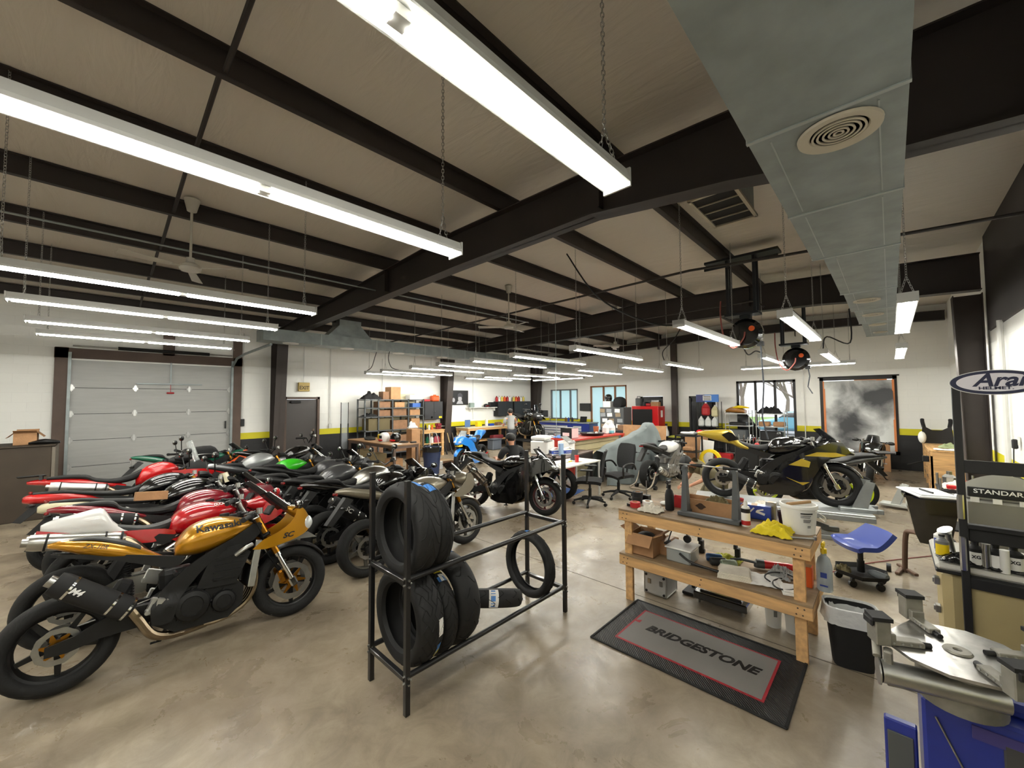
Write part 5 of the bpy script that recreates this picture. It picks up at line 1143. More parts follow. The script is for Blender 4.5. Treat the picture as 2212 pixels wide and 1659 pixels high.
# ---------------------------------------------------------------- right foreground: tyre changer, cabinet, display rack
def changer():
    t=thing('tyre_changer','blue tyre changer with a worn steel turntable, right foreground','tyre changer',(0,0,0))
    CB=mat('changer_blue','#1a2a80',.4,coat=.3,var=.1,ns=6); WS=mat('worn_steel','#a3a29e',.28,metal=.9,var=.35,ns=9,bump=.05,bs=30); CA=mat('cast_grey','#86837a',.5,metal=.5,var=.2,ns=14)
    o=MB().box((2.80,-.36,.34),(.66,.62,.68),bev=.012).box((2.80,-.36,.70),(.5,.5,.06),bev=.02).obj('cabinet',CB,t)
    MB().box((2.467,-.40,.40),(.012,.26,.42),bev=.006).obj('recess_panel',mat('panel_grey','#3b3b3c',.6),o); MB().box((2.466,-.30,.615),(.008,.22,.05)).obj('badge',mat('badge_violet','#3a3470',.5),o)
    MB().cyl((2.462,-.09,.62),(2.462,-.20,.36),.004).obj('scratch_wire',STEEL,o)
    cx,cy,z=2.50,-.165,.90; an=R(-22)
    T=MX.Translation((cx,cy,z))@MX.Rotation(an,4,'Z')
    MB().prism([(-.23,-.05),(-.13,-.2),(.15,-.2),(.24,-.06),(.24,.05),(.14,.2),(-.15,.2),(-.23,.06)],-.012,0,'Z',T=T).obj('turntable',WS,t)
    MB().lathe([(.012,.001),(.045,.001),(.04,.008),(.014,.008)],ax='Z',n=24,closed=True,T=T).obj('hub_ring',CA,t)
    MB().lathe([(0,-.2),(.13,-.2),(.13,-.05),(.07,-.012),(0,-.012)],ax='Z',n=24,T=T).obj('pedestal',CA,t)
    for k in range(4):
        T2=T@MX.Rotation(PI/4+PI/2*k+.1,4,'Z')
        b=MB().box((.20,0,.012),(.16,.045,.022),bev=.003,T=T2).box((.27,0,.05),(.055,.07,.10),bev=.004,T=T2).box((.245,0,.025),(.05,.05,.05),bev=.004,T=T2); c=b.obj('clamp_jaw',CA,t)
        MB().prism([(.235,-.037),(.302,-.037),(.31,.037),(.235,.037)],.10,.116,'Z',T=T2).box((.306,0,.09),(.012,.06,.03),bev=.004,T=T2).obj('jaw_cover',BLKM,c)
        bb=MB()
        for q in (.14,.17,.20,.23): bb.cyl((q,-.026,.013),(q,.026,.013),.005,n=6,T=T2)
        bb.obj('bolt',STEEL,c); MB().cyl((.09,0,.008),(.16,0,.01),.011,T=T2).obj('slide_rod',BLK,c)
    MB().cyl((2.33,.07,.80),(2.42,-.28,.80),.045,n=20).cyl((2.33,.075,.80),(2.329,.08,.80),.055,n=20).obj('air_cylinder',ALU,t)
    MB().box((2.345,.045,.83),(.05,.03,.12),bev=.006).box((2.40,.075,.86),(.05,.02,.14),bev=.005).cyl((2.32,.05,.76),(2.42,-.2,.75),.008).cyl((2.32,.08,.86),(2.38,.085,.9),.014).obj('linkage',CA,t)
    MB().box((2.60,.02,.30),(.04,.11,.34),bev=.006).obj('bead_breaker_pad',CB,t); MB().box((2.578,.022,.31),(.008,.085,.22),bev=.002).obj('rubber_pad',mat('pad_grey','#4b4d4b',.8),t)
    MB().box((2.54,.05,.08),(.16,.08,.03),bev=.006,ry=.2).tube([(2.5,.0,.05),(2.45,.06,.07)],.012).obj('foot_pedal',STEEL,t)
changer()
def counter():
    t=thing('counter_cabinet','tan counter cabinet with pale laminate top beside the display rack','cabinet',(0,0,0)); TAN=mat('tan_laminate','#a3946a',.6,var=.05,ns=4)
    MB().box((4.46,-.66,.38),(.62,.88,.74),bev=.05).obj('cabinet_body',TAN,t); b=MB().box((4.46,-.66,.775),(.70,.94,.045),bev=.018); b.obj('countertop',mat('laminate_top','#b9b7b0',.35,var=.08,ns=6),t)
    MB().box((4.46,-.66,.745),(.705,.945,.02),bev=.008).obj('edge_band',BLKM,t)
    for z in (.42,.62): MB().box((4.30,-.2,z),(.06,.03,.05),bev=.004).box((4.30,-.185,z),(.03,.015,.03)).obj('hinge',STEEL,t)
counter()
def display():
    t=thing('display_rack','tall black steel display rack with an oval Arai helmet header','display rack',(0,0,0)); m=mat('rack_black2','#131314',.5)
    MB().box((4.085,-.327,1.04),(.035,.04,2.08),bev=.003).obj('post',m,t); MB().box((4.085,-1.0,1.04),(.035,.04,2.08),bev=.003).obj('post',m,t)
    for z,h in ((1.49,.085),(.715,.07),(.15,.06)): MB().box((4.085,-.66,z),(.03,.64,h),bev=.003).obj('rail',m,t)
    MB().box((4.10,-.66,1.04),(.02,.62,.1),bev=.003).box((4.095,-.66,1.09),(.06,.62,.03),bev=.003).obj('back_panel',BLKM,t)
    MB().box((4.099,-.66,.43),(.008,.62,.5)).obj('lower_panel',mat('tan_laminate','#a3946a',.6),t)
    MB().cyl((4.05,-.318,.80),(4.05,-.318,1.02),.017,n=6).cyl((4.05,-.318,1.14),(4.05,-.318,1.30),.017,n=6).obj('steel_sleeve',SBR,t)
    s=thing('oval_sign','white and navy oval Arai helmet sign on the display rack','sign',(4.045,-.50,2.055))
    def ov(a,b_,x0,x1): return MB().prism([(a*math.cos(2*PI*k/56),b_*math.sin(2*PI*k/56)) for k in range(56)],x0,x1,'X')
    ov(.205,.082,0,.012).obj('sign_edge',WHITE,s); ov(.20,.078,-.002,.001).obj('navy_ring',mat('sign_navy','#1c2140',.45),s); ov(.172,.060,-.004,.0).obj('sign_face',mat('sign_face','#dedbe2',.5),s)
    text('lettering','Arai',.118,mat('sign_navy','#1c2140'),s,(-.005,-.01,.012),(PI/2,0,-PI/2),shear=.3,bold=.003,extrude=.0008,sx=1.05); text('lettering','HELMET.',.026,mat('sign_navy','#1c2140'),s,(-.005,0,-.038),(PI/2,0,-PI/2),bold=.0008,extrude=.0008,sx=1.5)
display()
ZC=.80
def bottle(x,y,z,r,h,m,label,lab=None,name='bottle',cat='bottle',txt=None,group=None):
    t=lathe_thing(name,label,cat,x,y,z,[('vessel',[(0,0),(r,0),(r,h*.72),(r*.45,h*.85),(r*.4,h*.93),(0,h*.93)],m),('cap',[(0,h*.93),(r*.48,h*.93),(r*.48,h),(0,h)],BLK)],group)
    if lab: wrap(t,r,h*.12,h*.6,PI*.62,PI*1.38,lab)
    if txt: text('lettering',txt,h*.17,INK,t,(-r-.0025,0,h*.42),(PI/2,0,-PI/2),bold=.001,extrude=.0003)
    return t
bottle(4.20,-.385,ZC,.042,.17,BLKM,'black bottle with white XG label, left one of three behind the rack post',PAPER,txt='XG'); bottle(4.20,-.475,ZC,.04,.17,BLKM,'black bottle with white label in the middle of three on the tan cabinet',PAPER); bottle(4.22,-.555,ZC,.042,.17,BLKM,'black bottle with white XG label, right one of three on the tan cabinet',PAPER,txt='XG')
solo('steel_tube',MB().cyl((0,0,0),(0,0,.17),.022,n=14),SBR,'short steel tube standing between the black bottles','tube',(4.17,-.43,ZC)); solo('steel_tube',MB().cyl((0,0,0),(0,0,.15),.022,n=14),WHITEP,'pale tube standing right of the middle black bottle','tube',(4.16,-.508,ZC))
bottle(4.42,-.24,ZC,.04,.17,WHITEP,'white bottle with blue print at the left end of the tan cabinet',BLUE); bottle(4.28,-.235,ZC,.036,.16,mat('grey_bottle','#77787a',.4),'grey bottle with yellow dots beside the white bottle',YEL)
solo('funnel',MB().cyl((0,0,.0),(-.02,.03,.16),.012,.02).cyl((-.02,.03,.16),(-.03,.045,.19),.02,.045).cyl((0,0,0),(0,-.0,.02),.03),STEEL,'steel air nozzle leaning above the bottles','nozzle',(4.36,-.30,ZC+.0)); 
cloth('plastic_bag','crumpled black plastic bag on the tan cabinet behind the post',4.24,-.36,ZC,.20,.30,.06,mat('black_bag','#101011',.18,coat=.4),21,'bag',5); cloth('plastic_bag','black plastic sheeting spread at the right end of the tan cabinet',4.26,-.72,ZC,.22,.34,.05,mat('black_bag','#101011'),22,'bag',4)
# things standing beyond the rack
def tub():
    t=thing('parts_tub','large black plastic tub hung on a bent tube stand','tub',(6.05,-.27,0))
    q=[(.12,.10,.46),(.15,.13,.55),(.21,.19,.93),(.225,.205,.93),(.225,.205,.95),(.2,.18,.94),(.14,.12,.56),(.1,.08,.48)]
    MB().loft([[(sx*a,sy*b_,z) for sx,sy in((-1,-1),(0,-1.08),(1,-1),(1.06,0),(1,1),(0,1.08),(-1,1),(-1.06,0))] for a,b_,z in q]).obj('tub_shell',BLKG,t)
    MB().tube(catmull([(.3,.22,0),(.3,.2,.40),(.26,.16,.47),(.14,.06,.48)],6),.024,10).obj('tube_leg',mat('rusty_tube','#6b5446',.5,metal=.4),t)
    MB().box((.3,.2,.03),(.30,.04,.03),bev=.006,rz=.5).box((.24,.26,.02),(.24,.04,.03),bev=.006,rz=-.2).obj('stand_foot',mat('rusty_tube','#6b5446'),t); o=MB().cyl((.20,.33,.045),(.20,.37,.045),.045,n=16).obj('caster',BLK,t)
tub()
solo('tray',MB().box((0,0,.012),(.5,.34,.02),bev=.008).box((0,0,.026),(.42,.28,.008)),mat('grey_tray','#c4c6c8',.4),'pale tray with papers lying on the black tub','tray',(6.02,-.25,.953),.35); solo('pen',MB().cyl((-.1,0,0),(.1,.03,0),.008),BLK,'dark pen on the pale tray','pen',(6.0,-.25,.992),.3)
def island():
    t=thing('plywood_workbench','pale plywood workbench along the right wall','workbench',(0,0,0)); b=MB().box((13.0,-.83,.90),(2.7,.62,.03),bev=.003); b.obj('worktop',PINE,t)
    for x in (11.7,12.5,13.4,14.2): MB().box((x,-.56,.44),(.09,.04,.88),bev=.003).box((x,-1.08,.44),(.09,.04,.88),bev=.003).obj('leg',PINE,t)
    MB().box((13.0,-.56,.84),(2.7,.04,.09)).obj('apron',PINE,t); MB().box((11.67,-.83,.5),(.03,.58,.76)).obj('side_panel',PINEY,t); MB().box((13.1,-.75,.2),(2.3,.4,.02)).obj('lower_shelf',PLY,t)
island()
t=thing('bench_vise','black vise handle jutting from the plywood workbench','vise',(12.2,-.5,.62)); MB().box((0,0,.06),(.12,.1,.12),bev=.01).obj('vise_body',BLK,t); MB().tube([(0,.04,.0),(-.1,.28,-.08)],.012).obj('vise_handle',BLK,t)
def chest_protector():
    t=thing('body_armour','black body protector with shoulder straps standing on the plywood bench','body armour',(13.2,-.74,.915))
    MB().sheet(lambda u,v:(.06*math.cos((u-.5)*3)-.03*v,(u-.5)*.52*(1-.12*v),.02+v*.30+.16*max(0,abs(2*u-1)-.35)*v),20,10,.03).obj('chest_plate',BLKM,t,ang=60)
    for s in(-1,1): MB().tube(catmull([(.05,s*.2,.38),(.06,s*.22,.5),(.10,s*.22,.56)],4),.035,8).obj('shoulder_strap',FAB,t)
    MB().sphere((-.02,.24,.15),(.06,.07,.14),12,8).obj('side_pad',WHITEP,t)
chest_protector()
cloth('rag','sage green cloth on the plywood bench beside the body protector',12.3,-.85,.915,.36,.3,.12,mat('sage_cloth','#8f9a74',.9),5); solo('small_box',MB().box((0,0,.06),(.14,.12,.12),bev=.006),BLK,'small black box at the far left corner of the plywood bench','box',(14.1,-.6,.915)); cloth('paper_sheets','papers on the near end of the plywood bench',11.8,-.8,.915,.3,.4,.012,PAPER,31,'paper',1.5)
def balancer2():
    t=thing('wheel_balancer','grey wheel balancer lettered STANDARD behind the display rack','wheel balancer',(6.6,-.80,0)); m=mat('balancer_grey','#8b8a83',.5)
    MB().box((0,0,.45),(.5,.56,.9),bev=.03).obj('cabinet',m,t); MB().sheet(lambda u,v:(-.2+.04*v,-.28+.56*u,.9+.26*v-.22*(2*u-1)**2*v*.6),16,6,.03).obj('hood',m,t)
    MB().box((-.26,0,.98),(.02,.50,.10),bev=.006).obj('control_panel',BLKM,t); text('lettering','STANDARD',.06,INKW,t,(-.272,.02,.99),(PI/2,0,-PI/2),bold=.001,extrude=.0005,sx=1.2)
    for y in (-.12,.05,.2): MB().box((-.262,y,.90),(.01,.06,.05)).obj('label_plate',PAPER,t)
balancer2()
cloth('rag','white rag draped beside the wheel balancer',7.2,-.55,.86,.3,.25,.1,RAG,41); 
t=thing('tool_cart','small dark parts cart with red tools behind the black tub','cart',(7.25,-.55,0)); MB().box((0,0,.85),(.5,.34,.02)).box((0,0,.4),(.5,.34,.02)).obj('cart_shelf',BLKM,t)
for sx in(-1,1):
    for sy in(-1,1): MB().cyl((sx*.23,sy*.15,0),(sx*.23,sy*.15,1.0),.012).obj('leg',STEEL,t)
solo('red_tool',MB().cyl((0,0,0),(0,.0,.12),.03).box((0,.07,.03),(.1,.16,.05),bev=.01),RED,'red hand tool on the small dark parts cart','tool',(7.1,-.6,.86)); solo('oil_jug',MB().box((0,0,.07),(.14,.12,.14),bev=.03).cyl((0,0,.14),(0,0,.18),.025),SBR,'silver canister on the small dark parts cart','canister',(7.4,-.5,.86))
cloth('rag','pink rag on the sill above the black rails',5.2,-1.05,1.58,.14,.16,.12,mat('pink_cloth','#c66a6a',.9),45)
solo('wall_shelf',MB().box((0,0,0),(1.4,.16,.03)),BLKM,'narrow black ledge fixed to the white right wall','shelf',(5.3,-1.06,1.56))
t=thing('charger_plug','black charger plugged into the white right wall','charger',(7.9,-1.13,1.36)); MB().box((0,0,.06),(.07,.02,.11),bev=.004).obj('outlet_plate',WHITEP,t); MB().box((0,.03,.02),(.06,.05,.12),bev=.012).obj('adapter',BLK,t); MB().tube(catmull([(0,.04,-.04),(-.1,.06,-.2),(-.25,.08,-.3)],5),.006,6).obj('cable',CORD,t)
# ---------------------------------------------------------------- left and back wall furniture
def bx(x0,x1,y0,y1,z0,z1,b=None,bev=.0): return (b or MB()).box(((x0+x1)/2,(y0+y1)/2,(z0+z1)/2),(x1-x0,y1-y0,z1-z0),bev=bev)
t=thing('storage_crate','tall dark brown plywood crate left of the garage door','crate',(0,0,0)); bx(-2.4,-.52,10.55,11.5,0,1.24,bev=.01).obj('crate_body',mat('dark_ply','#3a3025',.7,var=.15,ns=3),t)
bx(-.52,-.48,10.55,11.5,0,1.22).obj('side_board',mat('grey_ply','#6c655a',.7),t); bx(-2.4,-.48,10.52,11.52,1.24,1.26).obj('lid',mat('dark_ply','#3a3025'),t)
carton('cardboard_box','open cardboard box on top of the dark brown crate',-.84,10.95,1.26,(.26,.34,.21),CARD,flaps=True)
solo('spare_part',MB().body([(-.18,.05,0,.1),(0,.09,.0,.14),(.18,.04,0,.08)],12,2.4),BLK,'black bodywork part lying on the brown crate beside the box','part',(-.62,10.85,1.26))
def panel():
    t=thing('panel_stand','tall clear acrylic panel between two black posts','panel',(5.2,12.0,0))
    MB().box((0,0,1.25),(.20,.008,1.4)).obj('acrylic_sheet',mat('acrylic','#aeb4b7',.15,alpha=.32),t)
    for x in(-.11,.11): MB().box((x,0,.98),(.014,.02,1.96)).box((x,0,.66),(.03,.035,1.32),bev=.004).obj('post',BLKM,t)
    MB().box((0,0,.015),(.4,.3,.03),bev=.006).obj('base',BLKM,t)
panel()
def table(name,label,x0,x1,y0,y1,h,topm,legm,leg=.07,apron=0,group=None,rz=0,thick=.035,shelf=None):
    cx,cy=(x0+x1)/2,(y0+y1)/2; t=thing(name,label,'workbench' if 'bench' in name else 'table',(cx,cy,0),rz,group); a,b_=(x1-x0)/2,(y1-y0)/2
    MB().box((0,0,h-thick/2),(2*a,2*b_,thick),bev=.005).obj('tabletop',topm,t)
    if apron:
        for s in(-1,1): MB().box((0,s*(b_-.03),h-thick-apron/2),(2*a-.04,.035,apron)).obj('apron',legm,t); MB().box((s*(a-.03),0,h-thick-apron/2),(.035,2*b_-.04,apron)).obj('apron',legm,t)
    for sx in(-1,1):
        for sy in(-1,1): MB().box((sx*(a-leg*.8),sy*(b_-leg*.8),(h-thick)/2),(leg,leg,h-thick),bev=.004).obj('leg',legm,t)
    if shelf: MB().box((0,0,shelf),(2*a-.05,2*b_-.05,.02)).obj('lower_shelf',legm,t)
    return t
table('work_table','wide timber table with a brown top, behind the parked motorcycles',5.28,6.05,9.25,11.95,.85,mat('brown_top','#8d6b4a',.5,var=.15,ns=4),BROWN2,.06,.07)
def helmet(x,y,z,m,label,rz=0,m2=None):
    t=thing('helmet',label,'helmet',(x,y,z),rz)
    MB().lathe([(0,.26),(.06,.252),(.10,.225),(.125,.17),(.13,.11),(.12,.04),(.10,0),(.09,.005),(.105,.05),(0,.06)],ax='Z',n=26,T=MX.Scale(1.12,4,(1,0,0))).obj('helmet_shell',m,t)
    MB().sheet(lambda u,v:(.15*math.cos((u-.5)*2.2),.136*math.sin((u-.5)*2.2),.10+.075*v),16,4,.004).obj('visor',SCREEN,t)
    MB().body([(.05,.09,.01,.12),(.13,.08,.015,.09),(.165,.07,.03,.04)],12,2.5).obj('chin_bar',m2 or m,t); return t
helmet(5.62,10.35,.85,WHT,'white, red and black graphic helmet on the brown timber table',2.6,REDM); helmet(5.78,10.02,.85,BLKG,'black and red helmet beside the white graphic helmet',2.9,RED)
carton('cardboard_box','brown box behind the helmets on the timber table',5.9,10.6,.85,(.24,.3,.22),CARD2); carton('cardboard_box','tall carton standing at the near right corner of the timber table',6.22,9.82,0,(.28,.28,1.2),CARD); carton('cardboard_box','medium carton under the near end of the timber table',5.55,9.7,0,(.3,.4,.45),CARD); carton('cardboard_box','pale carton under the middle of the timber table',5.6,10.7,0,(.3,.5,.5),mat('pale_card','#9b8a66',.8)); carton('cardboard_box','pale carton under the far end of the timber table',5.6,11.4,0,(.3,.5,.55),mat('pale_card','#9b8a66'))
solo('fairing_part',MB().body([(-.25,.04,0,.1),(0,.1,.0,.16),(.25,.05,0,.06)],12,2.4),BLK,'black fairing part at the far end of the timber table','part',(5.6,11.2,.85),1.4); solo('belt',MB().tube(catmull([(.1*math.cos(a),.16*math.sin(a),.012+.004*a) for a in range(9)],4),.012,6),BLK,'black strap coiled at the near end of the timber table','strap',(5.75,9.55,.85)); solo('yellow_jug',MB().box((0,0,.08),(.1,.25,.16),bev=.03),YEL,'yellow plastic piece lying on the timber table','part',(5.85,11.0,.85)); solo('small_case',MB().box((0,0,.02),(.16,.1,.04),bev=.01),BLK,'flat black case at the near right corner of the timber table','case',(5.95,9.4,.85)); carton('paper_sheets','papers near the front edge of the timber table',5.5,9.5,.85,(.2,.28,.006),PAPER,cat='paper')
def shelves():
    t=thing('storage_shelving','long grey metal shelving filled with cartons against the back wall','shelving',(0,0,0)); m=mat('shelf_grey','#4d5153',.5,metal=.4)
    for x in (5.84,6.3,6.8,7.4,8.0):
        for y in (12.0,12.5): bx(x-.02,x+.02,y-.02,y+.02,0,2.06).obj('post',m,t)
    for z in (.3,1.05,1.5,1.78,2.05): bx(5.82,8.02,11.98,12.52,z-.03,z).obj('shelf_board',m,t)
    bx(6.85,7.98,12.53,12.56,.9,2.25).obj('pegboard',mat('cream_board','#d8cfae',.6),t)
shelves()
for (x,z,w_,h,d,l,m) in [(6.95,2.05,.36,.42,.4,'large plain carton on top of the metal shelving',CARD),(6.62,2.05,.22,.26,.3,'small carton left of the large one on the shelving top',CARD2),(6.55,1.5,.4,.2,.4,'brown carton on the third shelf, left',CARD2),(7.1,1.5,.52,.24,.4,'long brown carton on the third shelf, middle',CARD2),(7.7,1.5,.4,.2,.4,'tan carton on the third shelf, right',CARD),(6.55,1.78,.4,.2,.4,'brown carton on the upper shelf, left',CARD2),(7.1,1.78,.36,.18,.4,'tan carton on the upper shelf, middle',CARD),(7.78,1.78,.32,.14,.35,'blue and white parts carton on the upper shelf, right',mat('blue_carton','#3a63ad',.6)),(6.35,1.05,.75,.38,.45,'wide olive carton on the lowest full shelf, left',mat('olive_card','#5b5136',.8)),(7.15,1.05,.6,.30,.45,'brown carton on the lowest full shelf, middle',CARD2),(7.72,1.05,.34,.34,.4,'tan carton on the lowest full shelf, right',CARD),(7.75,2.05,.45,.16,.3,'white and blue printed carton on the shelving top, right',PAPER),(6.2,.3,.6,.5,.4,'brown carton on the bottom shelf, left',CARD2),(7.3,.3,.8,.55,.4,'brown carton on the bottom shelf, right',CARD2)]:
    carton('cardboard_box',l,x,12.25,z,(w_,d,h),m,group='cartons on the metal shelving')
cloth('jacket','heap of black jackets on the left top of the metal shelving',6.15,12.25,2.05,.6,.4,.28,FAB,51,'jacket',4); cloth('plastic_bag','white plastic bag bulging from the lowest full shelf',7.55,12.0,1.06,.35,.2,.26,mat('white_bag','#d5d5d2',.3),52,'bag',4); cloth('jacket','black clothing on the second shelf, left',6.1,12.2,1.5,.45,.4,.12,FAB,53,'clothing',4)
t=thing('wall_cabinet','black two door wall cabinet right of the metal shelving','cabinet',(8.9,12.82,1.29)); MB().box((0,.0,.345),(.83,.36,.69),bev=.006).obj('cabinet_body',BLKM,t)
for s in(-1,1): o=MB().box((s*.207,-.185,.345),(.405,.012,.67),bev=.004).obj('door',mat('cab_door','#2a2b2e',.45),t); MB().cyl((s*.05,-.19,.3),(s*.05,-.21,.3),.012).obj('knob',CHROME,o)
MB().box((.3,-.193,.08),(.14,.004,.07)).obj('yellow_badge',YEL,t); MB().lathe([(0,0),(.04,0)],(-.1,-.193,.08),'Y',20).obj('round_badge',WHITE,t)
solo('tool_case',MB().box((0,0,.11),(.34,.22,.22),bev=.04).box((0,0,.235),(.14,.03,.05),bev=.01),ORNG,'orange case on top of the black wall cabinet','case',(9.05,12.8,1.98)); solo('red_box',MB().box((0,0,.04),(.26,.2,.08),bev=.01),RED,'flat red box on the left of the wall cabinet top','box',(8.65,12.8,1.98))
table('workbench','pale timber workbench below the black wall cabinet',7.95,8.95,12.0,12.85,.95,PINE,PINE,.09,.09,shelf=.45)
t=thing('bench_vise','red bench vise at the right end of the pale workbench','vise',(8.8,12.2,.95)); MB().box((0,0,.06),(.2,.14,.12),bev=.02).box((.0,-.06,.16),(.16,.08,.1),bev=.015).box((0,.08,.16),(.16,.08,.1),bev=.015).obj('vise_body',mat('vise_red','#7d1f2b',.4),t); MB().cyl((0,-.1,.12),(0,-.26,.12),.015).cyl((-.09,-.26,.12),(.09,-.26,.12),.008).obj('screw_handle',STEEL,t)
for i,(x,m,l) in enumerate([(8.2,BLK,'black bottle'),(8.35,WHITEP,'white bottle'),(8.48,ORNG,'orange capped bottle')]): bottle(x,12.15,.95,.035,.2,m,l+' on the pale workbench below the wall cabinet')
for i,(x,m,l) in enumerate([(8.3,GREEN,'green jug'),(8.5,PAPER,'white jug'),(8.66,mat('pink_liquid','#b0505e',.3),'left pink bottle'),(8.78,mat('pink_liquid','#b0505e'),'right pink bottle')]): bottle(x,12.2,.46,.06,.26,m,l+' on the lower shelf of the pale workbench')
def hand_truck(): 
    t=thing('hand_truck','folding hand truck leaning against the pale workbench','hand truck',(8.3,11.75,0)); MB().tube(catmull([(-.2,-.1,0),(-.16,.05,.7),(-.1,.1,.85),(.1,.1,.85),(.16,.05,.7),(.2,-.1,0)],4),.013,6).box((0,-.1,.25),(.38,.02,.02)).obj('frame',ALU,t)
hand_truck()
for i,(x,y,l) in enumerate([(9.05,12.1,'leftmost'),(9.2,11.95,'second'),(9.35,11.85,'third'),(9.5,11.75,'rightmost')]):
    t=thing('fork_leg','%s of the used fork legs leaning at the steel column'%l,'fork leg',(x,y,0),group='fork legs at the column'); MB().tube([(0,-.1,0),(0,.1,.42)],.03,8).obj('lower_tube',BLKM,t); MB().tube([(0,.1,.42),(0,.25,.78)],.021,8).obj('upper_tube',mat('fork_pale','#c8b07e',.3,metal=.7) if i%2 else CHROME,t)
def can_blue():
    t=thing('trash_can','dark blue round trash can with black liner by the timber table','trash can',(6.38,9.15,0))
    MB().lathe([(0,0),(.2,0),(.25,.70),(.265,.70),(.265,.73),(.235,.72),(.19,.02),(0,.02)],ax='Z',n=30).obj('can_body',NAVY,t); MB().lathe([(.262,.60),(.272,.72),(.25,.745),(.22,.66),(.2,.5)],ax='Z',n=30).obj('bin_liner',mat('black_bag','#101011'),t)
can_blue()
carton('cardboard_box','white carton on the floor right of the blue trash can',6.95,9.65,0,(.2,.2,.22),PAPER); carton('cardboard_box','low open cardboard tray on the floor near the blue race bike',7.45,9.75,0,(.32,.3,.15),CARD2,open_top=True); solo('plywood_sheet',MB().box((0,0,.009),(.7,.6,.018)),PLY,'worn plywood sheet on the floor before the pale workbench','board',(8.0,10.9,0),.4)
# ---------------------------------------------------------------- back right corner
t=thing('framed_portrait','black framed monochrome print hanging on the back wall','picture',(10.4,12.985,2.13)); MB().box((0,0,0),(.96,.04,.6)).obj('frame',BLK,t); MB().box((0,-.021,0),(.9,.004,.54)).obj('print_ground',mat('print_black','#131316',.5),t)
PG=mat('print_pale','#a9a9b0',.6); b=MB().prism([(.1*math.cos(a*PI/12)+.03,.13*math.sin(a*PI/12)-.05) for a in range(24)],-.026,-.024,'Y').prism([(-.16,-.26),(.2,-.26),(.14,-.14),(-.08,-.14)],-.025,-.024,'Y').prism([(-.3+.07*math.cos(a*PI/8),-.1+.09*math.sin(a*PI/8)) for a in range(16)],-.025,-.024,'Y'); b.obj('pale_figure',PG,t)
MB().prism([(-.1,.03),(.17,.03),(.15,.14),(.03,.2),(-.08,.15)],-.029,-.027,'Y').obj('dark_cap',mat('print_mid','#45454c',.6),t)
solo('wall_shelf',MB().box((0,0,0),(2.0,.24,.03)).box((-.8,.05,-.08),(.02,.14,.14)).box((.6,.05,-.08),(.02,.14,.14)),WHITE,'long white wall shelf right of the framed print','shelf',(11.75,12.88,1.70))
solo('radio',MB().box((0,0,.1),(.24,.14,.2),bev=.02),mat('radio_grey','#8b9a94',.4),'grey radio at the left end of the white wall shelf','radio',(10.98,12.86,1.715)); 
t=thing('cap','black and red cap on the white wall shelf','cap',(11.8,12.86,1.715)); MB().sphere((0,0,.05),(.12,.1,.1),14,8).obj('crown',BLK,t); MB().box((.0,-.1,.05),(.16,.1,.015),bev=.006).obj('peak',RED,t)
solo('book_row',MB().box((0,0,.11),(.3,.16,.22),bev=.008),BLK,'black carton on the white wall shelf','box',(12.15,12.86,1.715)); bottle(12.45,12.84,1.715,.045,.2,mat('water_blue','#8fb3d6',.2,alpha=.7),'blue water bottle at the right end of the white wall shelf')
for (x0,x1,l) in ((12.4,13.35,'black wall cabinet with open left door above the corner workbench'),(13.45,14.6,'second black wall cabinet nearest the corner')):
    t=thing('wall_cabinet',l,'cabinet',((x0+x1)/2,12.85,1.3)); w_=x1-x0; MB().box((0,.0,.33),(w_,.3,.66),bev=.006).obj('cabinet_body',BLKM,t)
    for s in(-1,1): MB().box((s*w_/4,-.155,.33),(w_/2-.01,.012,.64),bev=.004).obj('door',mat('cab_door','#2a2b2e'),t)
for k in range(11):
    x=12.45+k*.17+(.1 if k>5 else 0); m=[REDM,WHITEP,mat('label_yellow','#d8c25a',.5),ORNG][k%4]
    bottle(x,12.85,1.965,.06,.24,m,'%s oil bottle in the row on the corner wall cabinets'%['first','second','third','fourth','fifth','sixth','seventh','eighth','ninth','tenth','eleventh'][k],group='oil bottles on the wall cabinets')
t=table('workbench','long pale workbench under the white wall shelf',10.15,12.7,12.1,12.9,.92,mat('pale_top','#d0c7ae',.5),PINE,.09,.09,shelf=.35); table('workbench','short workbench in the corner behind the tall black motorcycle',13.0,14.4,12.1,12.9,.95,mat('pale_top','#d0c7ae'),PINE,.08,.09)
for (x,d,m,l,n) in [(10.45,(.28,.04,.3),mat('poster_blue','#4d6a94',.5),'blue picture card','card'),(11.05,(.24,.18,.2),YEL,'yellow folded bag','bag'),(11.5,(.1,.1,.3),PAPER,'white and yellow bottle','bottle'),(11.75,(.26,.16,.1),BLUE,'blue box','box'),(12.2,(.26,.2,.14),CARD2,'brown tray','tray'),(12.5,(.2,.16,.06),BLUE,'flat blue case','case')]:
    solo('bench_item' if n!='bottle' else 'bottle',MB().box((0,0,d[2]/2),d,bev=.012),m,l+' on the long pale workbench under the wall shelf',n,(x,12.5,.92)).name={'card':'picture_card','bag':'folded_bag','bottle':'squeeze_bottle','box':'parts_box','tray':'parts_tray','case':'flat_case'}[n]
cloth('rag','red cloth on the short corner workbench',13.5,12.4,.95,.3,.2,.06,REDM,61); solo('red_blanket',MB().box((0,0,.08),(.6,.3,.16),bev=.04),mat('dull_red','#7a2a30',.9),'folded dark red blankets under the long pale workbench','blanket',(11.9,12.3,.37)); carton('cardboard_box','carton standing beside the column at the long pale workbench',9.95,12.3,0,(.35,.35,.6),CARD)
